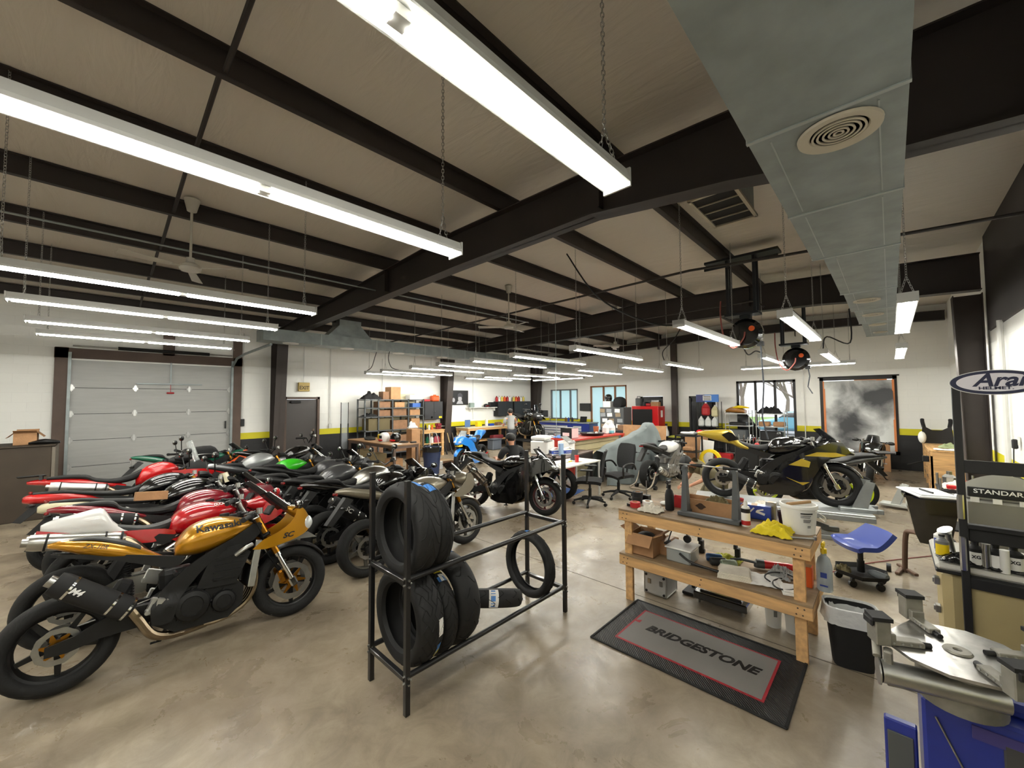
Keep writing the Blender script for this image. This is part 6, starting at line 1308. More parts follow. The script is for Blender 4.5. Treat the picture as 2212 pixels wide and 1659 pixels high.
t=thing('storage_bin','grey plastic bin under the long pale workbench','storage bin',(11.3,11.8,0)); MB().box((0,0,.2),(.5,.36,.4),bev=.03).obj('tub',mat('bin_grey','#5f6670',.4),t); MB().box((0,0,.42),(.54,.4,.04),bev=.01).obj('lid',mat('bin_grey','#5f6670'),t)
def chest():
    t=thing('tool_chest','long blue tool chest with white drawers under the film covered window','tool chest',(14.7,10.6,0)); CBL=mat('chest_blue','#1c2f7d',.35,coat=.4)
    MB().box((0,.45,.52),(.7,1.84,.92),bev=.01).obj('chest_body',CBL,t); MB().box((0,-.93,.52),(.7,.9,.92),bev=.01).obj('chest_body',CBL,t); MB().box((0,0,1.01),(.74,2.8,.05),bev=.008).obj('worktop',mat('grey_top','#8d9296',.4),t)
    for k in range(7):
        o=MB().box((-.36,.52,.14+k*.115),(.03,1.55,.095),bev=.006).obj('drawer',mat('drawer_white','#cfd3d6',.4),t); MB().box((-.378,.52,.175+k*.115),(.012,1.5,.018)).obj('pull',ALU,o)
        o=MB().box((-.36,-.78,.14+k*.115),(.03,.42,.095),bev=.006).obj('drawer',mat('drawer_white','#cfd3d6'),t); MB().box((-.378,-.78,.175+k*.115),(.012,.4,.018)).obj('pull',ALU,o)
    for x in(-.28,.28):
        for y in(-1.3,1.3): MB().cyl((x,y-.02,.045),(x,y+.02,.045),.045,n=12).obj('caster',BLK,t)
chest()
t=thing('wall_monitor','black monitor mounted between the two film covered windows','monitor',(15.27,10.0,1.68)); MB().box((0,0,0),(.05,.58,.34),bev=.008).obj('bezel',BLK,t); MB().box((-.027,0,0),(.004,.54,.30)).obj('screen',mat('screen_off','#17181c',.15),t); MB().box((.04,0,0),(.06,.1,.1)).obj('bracket',BLK,t)
t=thing('laptop','dark laptop open on the blue tool chest','laptop',(14.6,9.75,1.035)); MB().box((0,0,.01),(.24,.34,.02),bev=.004).obj('base',BLK,t); MB().box((.13,0,.13),(.012,.34,.23),ry=.25,bev=.004).obj('lid',mat('screen_off','#17181c'),t)
for (y,l,m) in [(10.6,'amber bottle',mat('amber','#7a5320',.2)),(10.45,'blue wrapped roll',BLUE),(10.25,'dark bottle',BLK),(11.5,'chrome tool',CHROME)]: bottle(14.6,y,1.035,.05,.2,m,l+' standing on the blue tool chest')
solo('notice_board',MB().box((0,0,0),(.03,.4,.32)),mat('board_grey','#4f5154',.6),'small dark notice board left of the left film covered window','board',(15.32,12.4,1.35))
# ---------------------------------------------------------------- middle: desks, counter, chairs
desk=table('desk','dark office desk carrying the printer and tissue boxes',6.75,8.35,5.15,5.95,.75,mat('desk_top','#5a4a45',.4),mat('desk_dark','#2a2423',.5),.06,.16,rz=.16)
def printer():
    t=thing('office_printer','white laser printer on the dark office desk','printer',(7.15,5.86,.75),.3); MB().box((0,0,.15),(.46,.42,.30),bev=.02).obj('printer_body',WHITEP,t); MB().box((0,.03,.36),(.42,.36,.08),bev=.02).obj('scanner_lid',WHITEP,t); MB().box((-.1,-.18,.30),(.3,.1,.03)).obj('output_tray',mat('print_grey','#7d7d7a',.7),t); MB().box((0,-.212,.08),(.38,.008,.10),bev=.003).obj('paper_tray',mat('tray_white','#c9c9c4',.5),t); MB().box((-.232,0,.16),(.004,.03,.03)).obj('badge',BLK,t)
    MB().box((0,.03,.405),(.3,.25,.008),rz=.3).obj('paper_stack',PAPER,t)
printer()
def tissue(x,y,l,rz):
    t=thing('tissue_box',l,'box',(x,y,.75),rz); MB().box((0,0,.055),(.26,.14,.11),bev=.004).obj('carton',WHITEP,t); MB().box((0,0,.06),(.262,.142,.07)).obj('blue_band',BLUE,t); MB().sheet(lambda u,v:((u-.5)*.2,(v-.5)*.1+.02*math.sin(u*9),.11+.05*(1-abs(2*u-1))+.01*math.sin(v*7)),10,6,.003).obj('tissue',PAPER,t)
    text('lettering','STANDARD',.032,INKW,t,(0,-.0725,.055),(PI/2,0,0),bold=.0006,extrude=.0003)
tissue(7.18,5.50,'blue and white STANDARD box right of the printer',-.5); tissue(7.42,5.33,'blue and white STANDARD box right of the blue towel roll',-.5)
solo('towel_roll',MB().lathe([(.02,0),(.055,0),(.055,.26),(.02,.26)],n=20,closed=True),mat('towel_blue','#8fa9c9',.8),'upright roll of blue shop towel on the dark desk','towel roll',(7.15,5.33,.75)); carton('cardboard_box','open white and black carton on the right end of the dark desk',7.75,5.62,.75,(.36,.28,.26),PAPER,rz=.2,flaps=False); solo('clipboard',MB().box((0,0,.01),(.26,.3,.01),rx=.5),mat('print_grey','#7d7d7a'),'black and white clipboard propped on the white carton','clipboard',(7.72,5.55,1.03)); 
table('folding_table','white topped table covered in papers in front of the dark desk',5.92,7.3,4.42,5.05,.72,mat('white_top','#d7d3c8',.5),WHITE,.035,.0,thick=.03)
cup(6.72,4.62,.72,.045,.13,RED,'red paper cup with white lid on the white topped table','cup').children[0]
for i,(x,y,r_,l) in enumerate([(6.1,4.7,.3,'left'),(6.4,4.85,-.2,'middle'),(6.9,4.75,.5,'right')]): cloth('paper_sheets','loose papers on the white topped table, %s heap'%l,x,y,.72,.34,.26,.02,PAPER,70+i,'paper',2,r_)
cloth('rag','crumpled white tissue on the left of the white topped table',6.05,4.55,.72,.14,.12,.07,PAPER,75); solo('yellow_marker',MB().cyl((-.06,0,.012),(.06,.02,.012),.012),YEL,'yellow marker on the white topped table','marker',(6.55,4.65,.74)); t=thing('phone_stand','dark tablet propped behind the red cup','tablet',(6.82,4.75,.72)); MB().box((0,0,.12),(.012,.16,.22),ry=.3,bev=.004).obj('tablet_body',mat('tablet_grey','#3c3f42',.4),t)
solo('floor_mat',MB().box((0,0,.006),(1.0,.8,.012),bev=.003),mat('mat_blue','#2b4f8a',.8),'blue floor mat under the white topped table','mat',(6.85,5.2,0),.2)
t=thing('spare_wheel','spare rear wheel leaning under the white topped table','wheel',(6.45,4.78,0),R(100)); o=place('rim',cache(('rear_wheel',.185,5,False,FRM.name),lambda:m_rim(.185,5)),FRM,t); o.location=(0,0,.31); place('tyre',_mc[('ty',.185)],RUB,t).location=(0,0,.31)
def counter2():
    t=thing('display_counter','red topped cream slatted counter in the middle of the workshop','counter',(0,0,0)); RP=mat('counter_red','#b5352b',.4,coat=.3); CR=mat('counter_cream','#b7ad8a',.6,var=.06,ns=4)
    bx(8.0,10.5,5.56,6.3,.98,1.02).obj('countertop',RP,t)
    for x in (8.02,10.46): bx(x-.03,x+.03,5.58,5.64,0,.98).obj('leg',RP,t)
    bx(8.05,8.08,5.64,6.28,.1,.98).obj('end_panel',RP,t); bx(8.1,10.45,5.72,5.76,.05,.98).obj('slat_panel',CR,t)
    for z in (.2,.36,.52,.68,.84): bx(8.1,10.45,5.712,5.722,z,z+.012).obj('slat_groove',mat('groove_brown','#6f6648',.7),t)
    bx(8.1,10.45,5.5,5.76,.60,.625).obj('lower_shelf',mat('shelf_cream','#d8ceaa',.5),t)
counter2()
t=carton('oil_carton','black carton with printed red and white sides on the red counter',8.3,5.92,1.02,(.3,.34,.26),BLK); MB().box((-.152,0,.10),(.004,.2,.08)).obj('printed_label',mat('pink_label','#d8b9b9',.6),t); MB().box((0,-.172,.13),(.28,.004,.24)).obj('printed_label',mat('pink_label','#d8b9b9'),t)
t=thing('drain_pan','wide black drain pan with parts on the red counter','pan',(9.35,5.92,1.02)); MB().lathe([(0,0),(.26,.0),(.33,.07),(.34,.07),(.30,.015),(0,.012)],ax='Z',n=28).obj('pan_shell',BLK,t); MB().box((0,.05,.04),(.2,.14,.06),bev=.02).sphere((.1,-.08,.05),.05,8,6).obj('parts',STEEL,t)
def jug(x,y,z,m,l,liq=None,s=1):
    t=thing('plastic_jug',l,'jug',(x,y,z)); MB().box((0,0,.10*s),(.14*s,.17*s,.2*s),bev=.03*s).loft([[(sx*.06*s,sy*.075*s,.19*s) for sx,sy in((-1,-1),(1,-1),(1,1),(-1,1))],[(sx*.025*s,sy*.025*s,.28*s) for sx,sy in((-1,-1),(1,-1),(1,1),(-1,1))]]).obj('jug_body',m,t); MB().cyl((0,0,.28*s),(0,0,.31*s),.024*s).obj('cap',WHITEP,t)
    if liq: MB().box((0,0,.06*s),(.143*s,.173*s,.1*s),bev=.02*s).obj('liquid',liq,t)
    return t
JW=mat('jug_white','#dcdfdd',.35); jug(9.95,5.85,1.02,JW,'white jug at the right end of the red counter, left one'); jug(10.1,5.78,1.02,JW,'jug of pale blue fluid on the red counter',mat('blue_fluid','#6fb6c4',.2)); jug(10.3,5.85,1.02,JW,'white jug at the right end of the red counter, right one'); cup(9.85,6.1,1.02,.08,.2,mat('rust_pot','#9c5a38',.5),'rust coloured pot behind the white jugs','pot'); cloth('rag','blue white rag on the red counter left of the black carton',8.2,6.15,1.02,.3,.25,.06,mat('blue_rag','#5d82c0',.9),80)
def chair(x,y,rz,l,mesh,hb=None):
    t=thing('office_chair',l,'office chair',(x,y,0),rz,'office chairs')
    for k in range(5):
        a=2*PI*k/5+.3; c,s=math.cos(a),math.sin(a); MB().tube([(0,0,.12),(.16*c,.16*s,.11),(.31*c,.31*s,.075)],[.03,.024,.017],8).obj('base_arm',BLKM,t); MB().cyl((.31*c-.02*s,.31*s+.02*c,.03),(.31*c+.02*s,.31*s-.02*c,.03),.03,n=12).obj('caster',BLK,t)
    MB().cyl((0,0,.1),(0,0,.3),.03).cyl((0,0,.3),(0,0,.42),.02).box((0,0,.42),(.22,.16,.04),bev=.01).obj('gas_lift',BLK,t)
    MB().sheet(lambda u,v:((u-.5)*.48,(v-.5)*.48*(1-.1*(2*u-1)**2),.50-.03*(2*u-1)**4-.025*(2*v-1)**2),14,14,.06).obj('seat',FAB,t,ang=60)
    h=hb or (.50 if not mesh else .46)
    MB().sheet(lambda u,v:(-.23-.08*u**2-.03*(1-(2*v-1)**2),(v-.5)*.46*(1-.22*(2*u-1)**4),.56+h*u),14,12,.045 if not mesh else .02).obj('backrest',FAB if not mesh else mat('mesh_black','#161617',.8,alpha=.93),t,ang=60)
    MB().tube([(-.06,0,.42),(-.24,0,.45),(-.29,0,.7)],.025,8).obj('back_bracket',BLK,t)
    for s in(-1,1):
        if mesh: MB().tube([(0,s*.2,.44),(.02,s*.29,.46),(.0,s*.29,.66)],.018,8).box((.02,s*.29,.68),(.24,.07,.03),bev=.012).obj('armrest',BLK,t)
        else: MB().tube(catmull([(.08,s*.22,.44),(.16,s*.29,.5),(.14,s*.29,.67),(-.1,s*.29,.70),(-.22,s*.26,.58)],5),.02,8).obj('armrest',BLK,t)
chair(6.5,4.18,R(115),'black mesh backed office chair on the floor beside the white topped table',True); chair(7.35,4.05,R(165),'black padded office chair in front of the grey covered motorcycle',False)
def covered():
    m=mat('cover_grey','#6b7373',.85,bump=.12,bs=9,var=.08,ns=3)
    ax=V((1.5,-.7,0)); ax.normalize(); n=V((-ax.y,ax.x,0)); o=V((8.4,5.12,0)); L_=1.8
    prof=[(0,.72),(.1,.82),(.3,.95),(.5,1.06),(.68,1.2),(.80,1.35),(.845,1.37),(.90,1.2),(.96,.85),(1,.5)]
    def ht(u):
        for (a,p),(b_,q) in zip(prof,prof[1:]):
            if u<=b_: return p+(q-p)*(u-a)/(b_-a)
        return .6
    def fn(u,v):
        a=(v-.5)*2; h=ht(u); e=abs(a); w_=.13+.36*e**1.2+.05*math.sin(u*40+e*3)*e**2; z=h*(1-e**1.7)+.02
        if e>.95: z=max(.012,z*.5)
        lo=L_*u+(.25*(e**1.5)*(u-.45)); q=o+ax*lo+n*(math.copysign(w_,a) if e>1e-6 else 0)
        f=.05*math.sin(u*26+a*4+2*NZ.noise(V((u*3,a,7))))*e**1.3+.05*NZ.noise(V((u*9,a*3,1)))
        q=q+n*f+ax*(.03*NZ.noise(V((u*7,a*5,4)))); return (q.x,q.y,max(.012,z+.02*NZ.noise(V((u*9,a*6,9)))))
    o2=solo('motorcycle_cover',MB().sheet(fn,70,44,.006),m,'grey fabric cover draped over a whole motorcycle beside the red counter','motorcycle cover',ang=60)
covered()
solo('cardboard_sheet',MB().box((0,0,.36),(.02,1.3,.72),ry=.12),CARD,'large cardboard sheet standing behind the grey motorcycle cover','cardboard',(10.95,5.0,.5)).location=(10.95,5.2,.52); bx(10.85,11.25,4.7,5.7,0,.5).obj('dark_pallet',BLKM); o=bpy.data.objects['dark_pallet']; o.name='storage_tub'; tag(o,'low black tub supporting the cardboard sheet','tub')
def cabinet_grey():
    t=thing('tool_cabinet','grey tool cabinet covered in stickers with helmets on top','tool cabinet',(13.1,7.28,0)); MB().box((0,0,.86),(.6,.95,1.72),bev=.01).obj('cabinet_body',mat('cab_grey','#46484a',.45),t)
    k=0
    for y in(-.28,.05,.32):
        for z in (1.05,1.25,1.45,1.6): 
            MB().box((-.303,y+.05*math.sin(z*9),z),(.004,.2,.13),rx=.1*math.sin(z*20)).obj('sticker',[PAPER,mat('st_grey','#8f9398',.6),mat('st_tan','#8c7a62',.6)][k%3],t); k+=1
cabinet_grey()
carton('helmet_box','white carton under the black helmet on the sticker covered cabinet',13.0,7.5,1.72,(.3,.3,.22),PAPER); helmet(13.0,7.5,1.94,BLKG,'black helmet with white crest on a carton atop the sticker covered cabinet',3.4); t=thing('backpack','black backpack on top of the sticker covered cabinet','backpack',(13.0,7.05,1.72)); MB().body([(-.2,.2,0,.16),(-.1,.36,0,.2),(.1,.36,0,.2),(.2,.2,0,.15)],16,2.6).obj('bag_body',FAB,t)
t=thing('utility_cart','black utility cart with bodywork in front of the sticker covered cabinet','cart',(11.9,6.6,0)); 
for z in (.25,.95): MB().box((0,0,z),(.5,1.0,.1),bev=.02).obj('tray',BLK,t)
for sx in(-1,1):
    for sy in(-1,1): MB().cyl((sx*.22,sy*.46,0),(sx*.22,sy*.46,1.0),.02).obj('leg',BLK,t)
solo('race_tail',MB().body([(-.3,.3,.12,.05),(-.1,.32,.06,.14),(.2,.14,0,.16),(.35,.05,0,.08)],14,2.4),WHT,'white race bike tail lying on the black utility cart','bodywork',(11.9,6.85,1.0),.7); carton('cardboard_box','brown carton on the black utility cart',11.95,6.3,1.0,(.3,.4,.16),CARD2); solo('paper_roll',MB().lathe([(.03,0),(.1,0),(.1,.2),(.03,.2)],n=20,closed=True),PAPER,'white paper roll beside the jugs','paper roll',(10.42,6.05,1.02))
def redcab():
    t=thing('tool_cabinet','tall red tool cabinet with a black front in front of the left dark doorway','tool cabinet',(14.75,6.8,0)); MB().box((0,0,.87),(.6,1.06,1.74),bev=.012).obj('cabinet_body',mat('cab_red','#c9181c',.3,coat=.5),t); MB().box((-.304,.1,.95),(.006,.80,1.35)).obj('black_front',BLKM,t); MB().box((-.0,-.533,1.45),(.16,.006,.26)).obj('glove_sticker',PAPER,t)
redcab()
solo('machine',MB().box((0,0,.16),(.2,.2,.3),bev=.02).tube([(0,-.06,.31),(0,-.06,.38),(0,.06,.38),(0,.06,.31)],.012),mat('cab_grey','#46484a'),'grey lantern like machine at the left end of the red cabinet top','machine',(14.7,7.15,1.74)); carton('cardboard_box','small tan carton on the right end of the red cabinet top',14.65,6.45,1.74,(.2,.3,.16),CARD); solo('red_clamp',MB().box((0,0,.06),(.1,.2,.1),bev=.02),REDM,'red clamps beside the carton on the red cabinet','clamp',(14.7,6.75,1.74))
bottle(14.5,6.0,0,.09,1.1,WHITEP,'tall white bottle standing beside the red cabinet'); t=thing('waste_tub','black waste tub in front of the wall column','tub',(14.2,5.6,0)); MB().lathe([(0,0),(.24,0),(.3,.62),(.32,.62),(.32,.66),(.29,.64),(.22,.02),(0,.02)],ax='Z',n=24).obj('tub_shell',BLK,t); MB().sphere((0,0,.6),(.24,.24,.12),12,6).obj('contents',mat('lime_cloth','#a3a337'),t)
def cart():
    t=thing('parts_cart','black three shelf parts cart beyond the white race motorcycle','cart',(11.75,4.22,0)); 
    for sx in(-1,1):
        for sy in(-1,1): MB().box((sx*.24,sy*.28,.5),(.04,.04,.92),bev=.004).obj('post',BLK,t); MB().cyl((sx*.24,sy*.28-.012,.03),(sx*.24,sy*.28+.012,.03),.03,n=10).obj('caster',RUB,t)
    for z in (.12,.5,.94): MB().box((0,0,z),(.5,.6,.03),bev=.004).obj('shelf_board',BLK,t)
cart()
for (x,y,z,d,m,l) in [(11.7,4.2,.955,(.3,.4,.10),STEEL,'heap of grey metal parts on top of the black parts cart'),(11.7,4.2,.515,(.25,.3,.12),CARD,'cardboard tray on the middle shelf of the parts cart'),(11.7,4.15,.135,(.3,.3,.14),mat('parts_white','#a8adb5',.5),'pale parts on the bottom shelf of the parts cart')]: solo('parts_heap',MB().box((0,0,d[2]/2),d,bev=.03).box((.05,-.08,d[2]*.9),(d[0]*.5,d[1]*.4,d[2]*.5),bev=.02,rz=.5),m,l,'parts',(x,y,z))
carton('cardboard_box','tan carton on the floor left of the black parts cart',12.4,4.75,0,(.4,.5,.5),CARD); carton('cardboard_box','tan carton stacked behind the parts cart',12.6,4.3,.0,(.5,.5,.95),CARD); solo('white_panel',MB().box((0,0,.4),(.02,.36,.8),rx=.1),PAPER,'white panel standing behind the black parts cart','panel',(12.2,3.9,.0)); solo('red_cap',MB().sphere((0,0,.05),(.1,.1,.07),12,6),RED,'red dome on the stacked carton behind the parts cart','cap',(12.6,4.2,.95)); t=thing('yellow_hose_reel','yellow rimmed reel on the floor beside the black parts cart','reel',(11.9,3.7,.3)); MB().lathe([(.2,-.05),(.28,-.05),(.28,.05),(.2,.05)],ax='X',n=24,closed=True).obj('reel_rim',YEL,t); MB().box((0,0,-.15),(.2,.05,.3)).obj('stand',BLK,t)
# ---------------------------------------------------------------- end wall racks
def oilrack():
    t=thing('oil_rack','black wire oil rack with a blue printed header in the right dark doorway','rack',(15.0,4.65,0))
    for sx in(-1,1):
        for sy in(-1,1): MB().cyl((sx*.2,sy*.34,0),(sx*.2,sy*.34,1.9),.012).obj('post',BLK,t)
    for z in (.25,.65,1.02): MB().box((0,0,z),(.4,.68,.015)).obj('wire_shelf',BLK,t)
    MB().box((-.2,0,2.02),(.04,.74,.26),bev=.004).obj('header_board',mat('header_blue','#2f6fc0',.4),t); MB().box((-.222,.22,2.02),(.004,.28,.25)).obj('header_navy',mat('header_navy','#2a2f6a',.4),t); MB().box((-.224,-.0,2.03),(.004,.28,.18)).obj('header_emblem',INKW,t)
    for k in range(3): MB().box((-.227,0,1.97+k*.055),(.003,.24,.025)).obj('emblem_stroke',INK,t)
oilrack()
for y,l in ((4.9,'left'),(4.67,'middle'),(4.45,'right')): jug(14.9,y,1.03,JW,'white oil jug on the oil rack, %s of three'%l,s=1.15)
jug(14.85,4.72,1.42,REDM,'red fuel jug hanging in the oil rack',s=1.5); jug(14.85,4.42,1.38,mat('cream_jug','#c8c19a',.5),'cream jug with long spout beside the red one',s=1.3)
for y,l in ((4.75,'left'),(4.48,'right')): carton('oil_carton','brown and white oil carton low on the oil rack, %s of two'%l,14.95,y,.66,(.25,.2,.26),CARD2)
carton('cardboard_box','brown carton at the left foot of the oil rack',14.6,5.0,0,(.3,.35,.45),CARD2); solo('red_toolbox',MB().box((0,0,.1),(.3,.5,.2),bev=.03),REDM,'red plastic toolbox on the floor right of the oil rack','toolbox',(14.3,4.1,.3)).location=(14.4,4.05,0)
def wire(y0,y1,l):
    t=thing('wire_shelving',l,'shelving',(14.85,(y0+y1)/2,0)); w_=(y1-y0)/2
    for sx in(-1,1):
        for sy in(-1,1): MB().cyl((sx*.22,sy*(w_-.02),0),(sx*.22,sy*(w_-.02),1.62),.014).obj('post',ALU,t)
    for z in (.2,.65,1.1,1.5): MB().box((0,0,z),(.46,2*w_,.03)).obj('wire_shelf',ALU,t)
wire(3.32,4.06,'chrome wire shelving left of the clear window, loaded with yellow bodywork'); wire(2.36,3.16,'chrome wire shelving in front of the clear window, black bag on top')
solo('bodywork',MB().body([(-.3,.12,0,.1),(-.1,.22,.0,.2),(.15,.2,.02,.18),(.35,.08,.02,.08)],14,2.4),mat('amber_body','#8a5a1c',.4,coat=.4),'amber brown bodywork heaped on the left wire shelving','bodywork',(14.8,3.75,1.515),1.4); solo('bodywork',MB().body([(-.3,.1,.06,.05),(0,.16,.05,.1),(.3,.08,.03,.06)],12,2.4),YEL,'yellow bodywork panel on top of the left wire shelving','bodywork',(14.65,3.6,1.62),1.2); cloth('jacket','black gear bag on top of the right wire shelving',14.8,2.8,1.515,.4,.7,.26,FAB,91,'bag',4)
for (y,z,d,m,l) in [(3.7,1.115,(.3,.5,.10),BLK,'black parts on the third shelf of the left wire shelving'),(3.7,.665,(.35,.5,.3),mat('grey_tub','#54585a',.5),'grey tub on the second shelf of the left wire shelving'),(3.7,.215,(.35,.5,.26),BLK,'black tub on the bottom shelf of the left wire shelving'),(2.95,1.115,(.3,.3,.14),CARD,'left cardboard tray on the third shelf of the right wire shelving'),(2.55,1.115,(.3,.3,.14),CARD,'right cardboard tray on the third shelf of the right wire shelving'),(2.75,.665,(.36,.6,.3),BLK,'black parts on the second shelf of the right wire shelving')]: solo('shelf_tub',MB().box((0,0,d[2]/2),d,bev=.02),m,l,'tub',(14.85,y,z))
b=rip(None,3.0,3.84,.7,1.9,mat('black_film','#101216'),.05,'window_tarp',15.3); tag(b,'black plastic film drooping across the lower left of the clear window','plastic film')
for v in b.data.vertices:
    f=(v.co.y-3.0)/.84
    if v.co.z>.7+1.2*f: v.co.z=.7+1.2*f
def caddy():
    t=thing('tool_caddy','black tool caddy bristling with chrome handles beyond the lift','tool caddy',(10.6,2.45,0)); MB().box((0,0,.45),(.4,.5,.9),bev=.03).obj('caddy_body',BLK,t)
    for k in range(9): MB().cyl((rnd.uniform(-.15,.15),-.2+.05*k,.9),(rnd.uniform(-.2,.2),-.24+.06*k,1.08+.02*(k%4)),.010,n=8).obj('tool_handle',CHROME,t)
    MB().sphere((-.12,-.2,.93),(.05,.05,.04),10,6).obj('red_tool',RED,t)
caddy()
# ---------------------------------------------------------------- lift, chocks and stands
def lift():
    t=thing('bike_lift','low silver motorcycle lift table under the black and gold motorcycle','lift',(7.18,1.38,0),R(-75.5)); m=mat('lift_silver','#8e9292',.4,metal=.5,var=.08); 
    MB().box((.05,0,.37),(2.2,.62,.05),bev=.008).obj('deck',mat('lift_deck','#b9bdbd',.35,metal=.5,var=.12,ns=9),t)
    for s in(-1,1):
        MB().box((.05,s*.30,.33),(2.2,.04,.07),bev=.006).obj('side_rail',m,t); MB().box((0,s*.24,.03),(1.7,.06,.06),bev=.006).obj('base_rail',m,t)
        MB().box((-.3,s*.24,.19),(.9,.03,.05),ry=-.32).box((.3,s*.24,.19),(.9,.03,.05),ry=.32).obj('scissor_arm',m,t)
    for s in(-1,1): MB().prism([(.92,.39),(1.10,.39),(1.20,.80),(1.10,.82)],s*.11-.012,s*.11+.012,'Y').box((1.1,s*.13,.42),(.34,.05,.06),bev=.006).obj('chock_arm',m,t)
    MB().box((1.0,0,.42),(.4,.34,.05),bev=.006).obj('chock_base',m,t)
    for s in(-1,1): MB().cyl((1.12,s*.156,.42),(1.12,s*.166,.42),.02,n=8).obj('chock_bolt',STEEL,t)
lift()
for nm,x,y,z,l in (('red_dish',7.0,1.1,.396,'red magnetic parts dish on the lift deck'),):
    t=thing('parts_dish',l,'dish',(x-.08,y+.0,z)); MB().lathe([(0,0),(.06,0),(.085,.03),(.09,.03),(.065,.006),(0,.006)],ax='Z',n=24).obj('dish',RED,t)
cloth('rag','white rag on the lift deck beneath the black and gold motorcycle',6.92,1.45,.396,.18,.16,.05,RAG,95)
t=thing('wheel_chock','pale grey wheel chock standing beyond the lift','wheel chock',(9.95,.05,0),R(-100)); t.scale=(.75,.75,.75)
for s in(-1,1): MB().prism([(0,.1),(.16,.1),(.30,.56),(.18,.58)],s*.1-.035,s*.1+.035,'Y').obj('chock_arm',mat('chock_pale','#b5b8b4',.45),t)
MB().box((.1,0,.08),(.6,.36,.06),bev=.01).cyl((.38,-.2,.05),(.38,.2,.05),.05).obj('chock_base',mat('chock_pale','#b5b8b4'),t)
solo('blue_pad',MB().sphere((0,0,.05),(.16,.12,.06),12,6),BLUE,'blue pad on the floor beside the pale wheel chock','pad',(9.9,-.25,0)); cord([(9.7,-.3,.01),(8.9,-.35,.012),(8.2,-.55,.012),(7.5,-.6,.012)],.012,'dark air line on the floor from the blue pad to the right','air_hose' and CORD); cord([(5.0,1.0,.008),(5.6,.62,.008),(6.3,.3,.008),(7.4,-.45,.008)],.005,'thin red cable running across the floor past the blue stool',mat('red_cable','#7d2a2c',.5))
def paddock(x,y,rz,l):
    t=thing('paddock_stand',l,'stand',(x,y,0),rz); b=MB()
    b.tube(catmull([(-.1,.2,.36),(-.25,.2,.12),(-.5,.2,.045),(-.52,.0,.045),(-.5,-.2,.045),(-.25,-.2,.12),(-.1,-.2,.36)],5),.017,8); b.obj('frame',mat('stand_bronze','#9b9180',.35,metal=.7),t)
    for s in(-1,1): MB().cyl((-.18,s*.2,.045),(-.18,s*.26,.045),.045,n=14).obj('caster',BLK,t); MB().cyl((-.1,s*.2,.36),(-.04,s*.15,.32),.018).obj('hook',RED,t)
paddock(8.66,3.98,R(-7),'bronze tube paddock stand under the white race motorcycle')
paddock(8.42,9.42,R(204),'tube paddock stand behind the blue race motorcycle')
t=thing('bike_stand','black lift stand carrying the tall black motorcycle in the corner','lift',(12.0,11.2,0),R(-100)); MB().box((.7,0,.4),(1.9,.5,.06),bev=.01).obj('deck',BLKM,t)
for q in (.1,1.3): MB().box((q,0,.19),(.1,.4,.38),bev=.01).obj('leg',BLKM,t)
carton('cardboard_box','large cardboard box below the smoky sheet, left of the scooter',14.85,1.35,0,(.3,.5,.75),CARD); carton('cardboard_box','large cardboard box below the smoky sheet, right of the scooter',14.85,.3,0,(.3,.5,.75),CARD)
# tail bag on the silver motorcycle and the box on the dark red one
t=thing('tail_bag','black soft tail bag strapped on the silver motorcycle','bag',(1.27,8.60,1.0)); MB().body([(-.26,.17,0,.12),(-.18,.2,0,.16),(.12,.22,0,.17),(.22,.12,0,.13)],16,3).obj('bag_body',FAB,t); MB().tube(catmull([(-.2,-.17,.08),(0,-.18,.1),(.18,-.15,.08)],4),.008).obj('zip',STEEL,t)
t=carton('cardboard_box','small cardboard box lying on the seat of the dark red motorcycle',.42,5.72,.93,(.26,.14,.09),CARD); t.rotation_euler=(R(-9),R(6),0)
# ---------------------------------------------------------------- people
def skin_mesh(name,J,E,sub=2):
    """one continuous surface grown around a jointed skeleton: J name->(point, radius), E pairs"""
    ks=list(J); me=bpy.data.meshes.new(name); me.from_pydata([J[k][0] for k in ks],[(ks.index(a),ks.index(b)) for a,b in E],[])
    o=bpy.data.objects.new(name,me); COL.objects.link(o)
    sk=o.modifiers.new('skin','SKIN'); sk.branch_smoothing=.6; sk.use_smooth_shade=True
    for i,k in enumerate(ks):
        r=J[k][1]; d=me.skin_vertices[0].data[i]; d.radius=(r,r) if not isinstance(r,tuple) else r; d.use_root=(i==0)
    ss=o.modifiers.new('smooth','SUBSURF'); ss.levels=ss.render_levels=sub
    bpy.context.view_layer.update(); m2=bpy.data.meshes.new_from_object(o.evaluated_get(bpy.context.evaluated_depsgraph_get()))
    bpy.data.objects.remove(o); bpy.data.meshes.remove(me)
    m2.polygons.foreach_set('use_smooth',[True]*len(m2.polygons)); m2.name=name; return m2
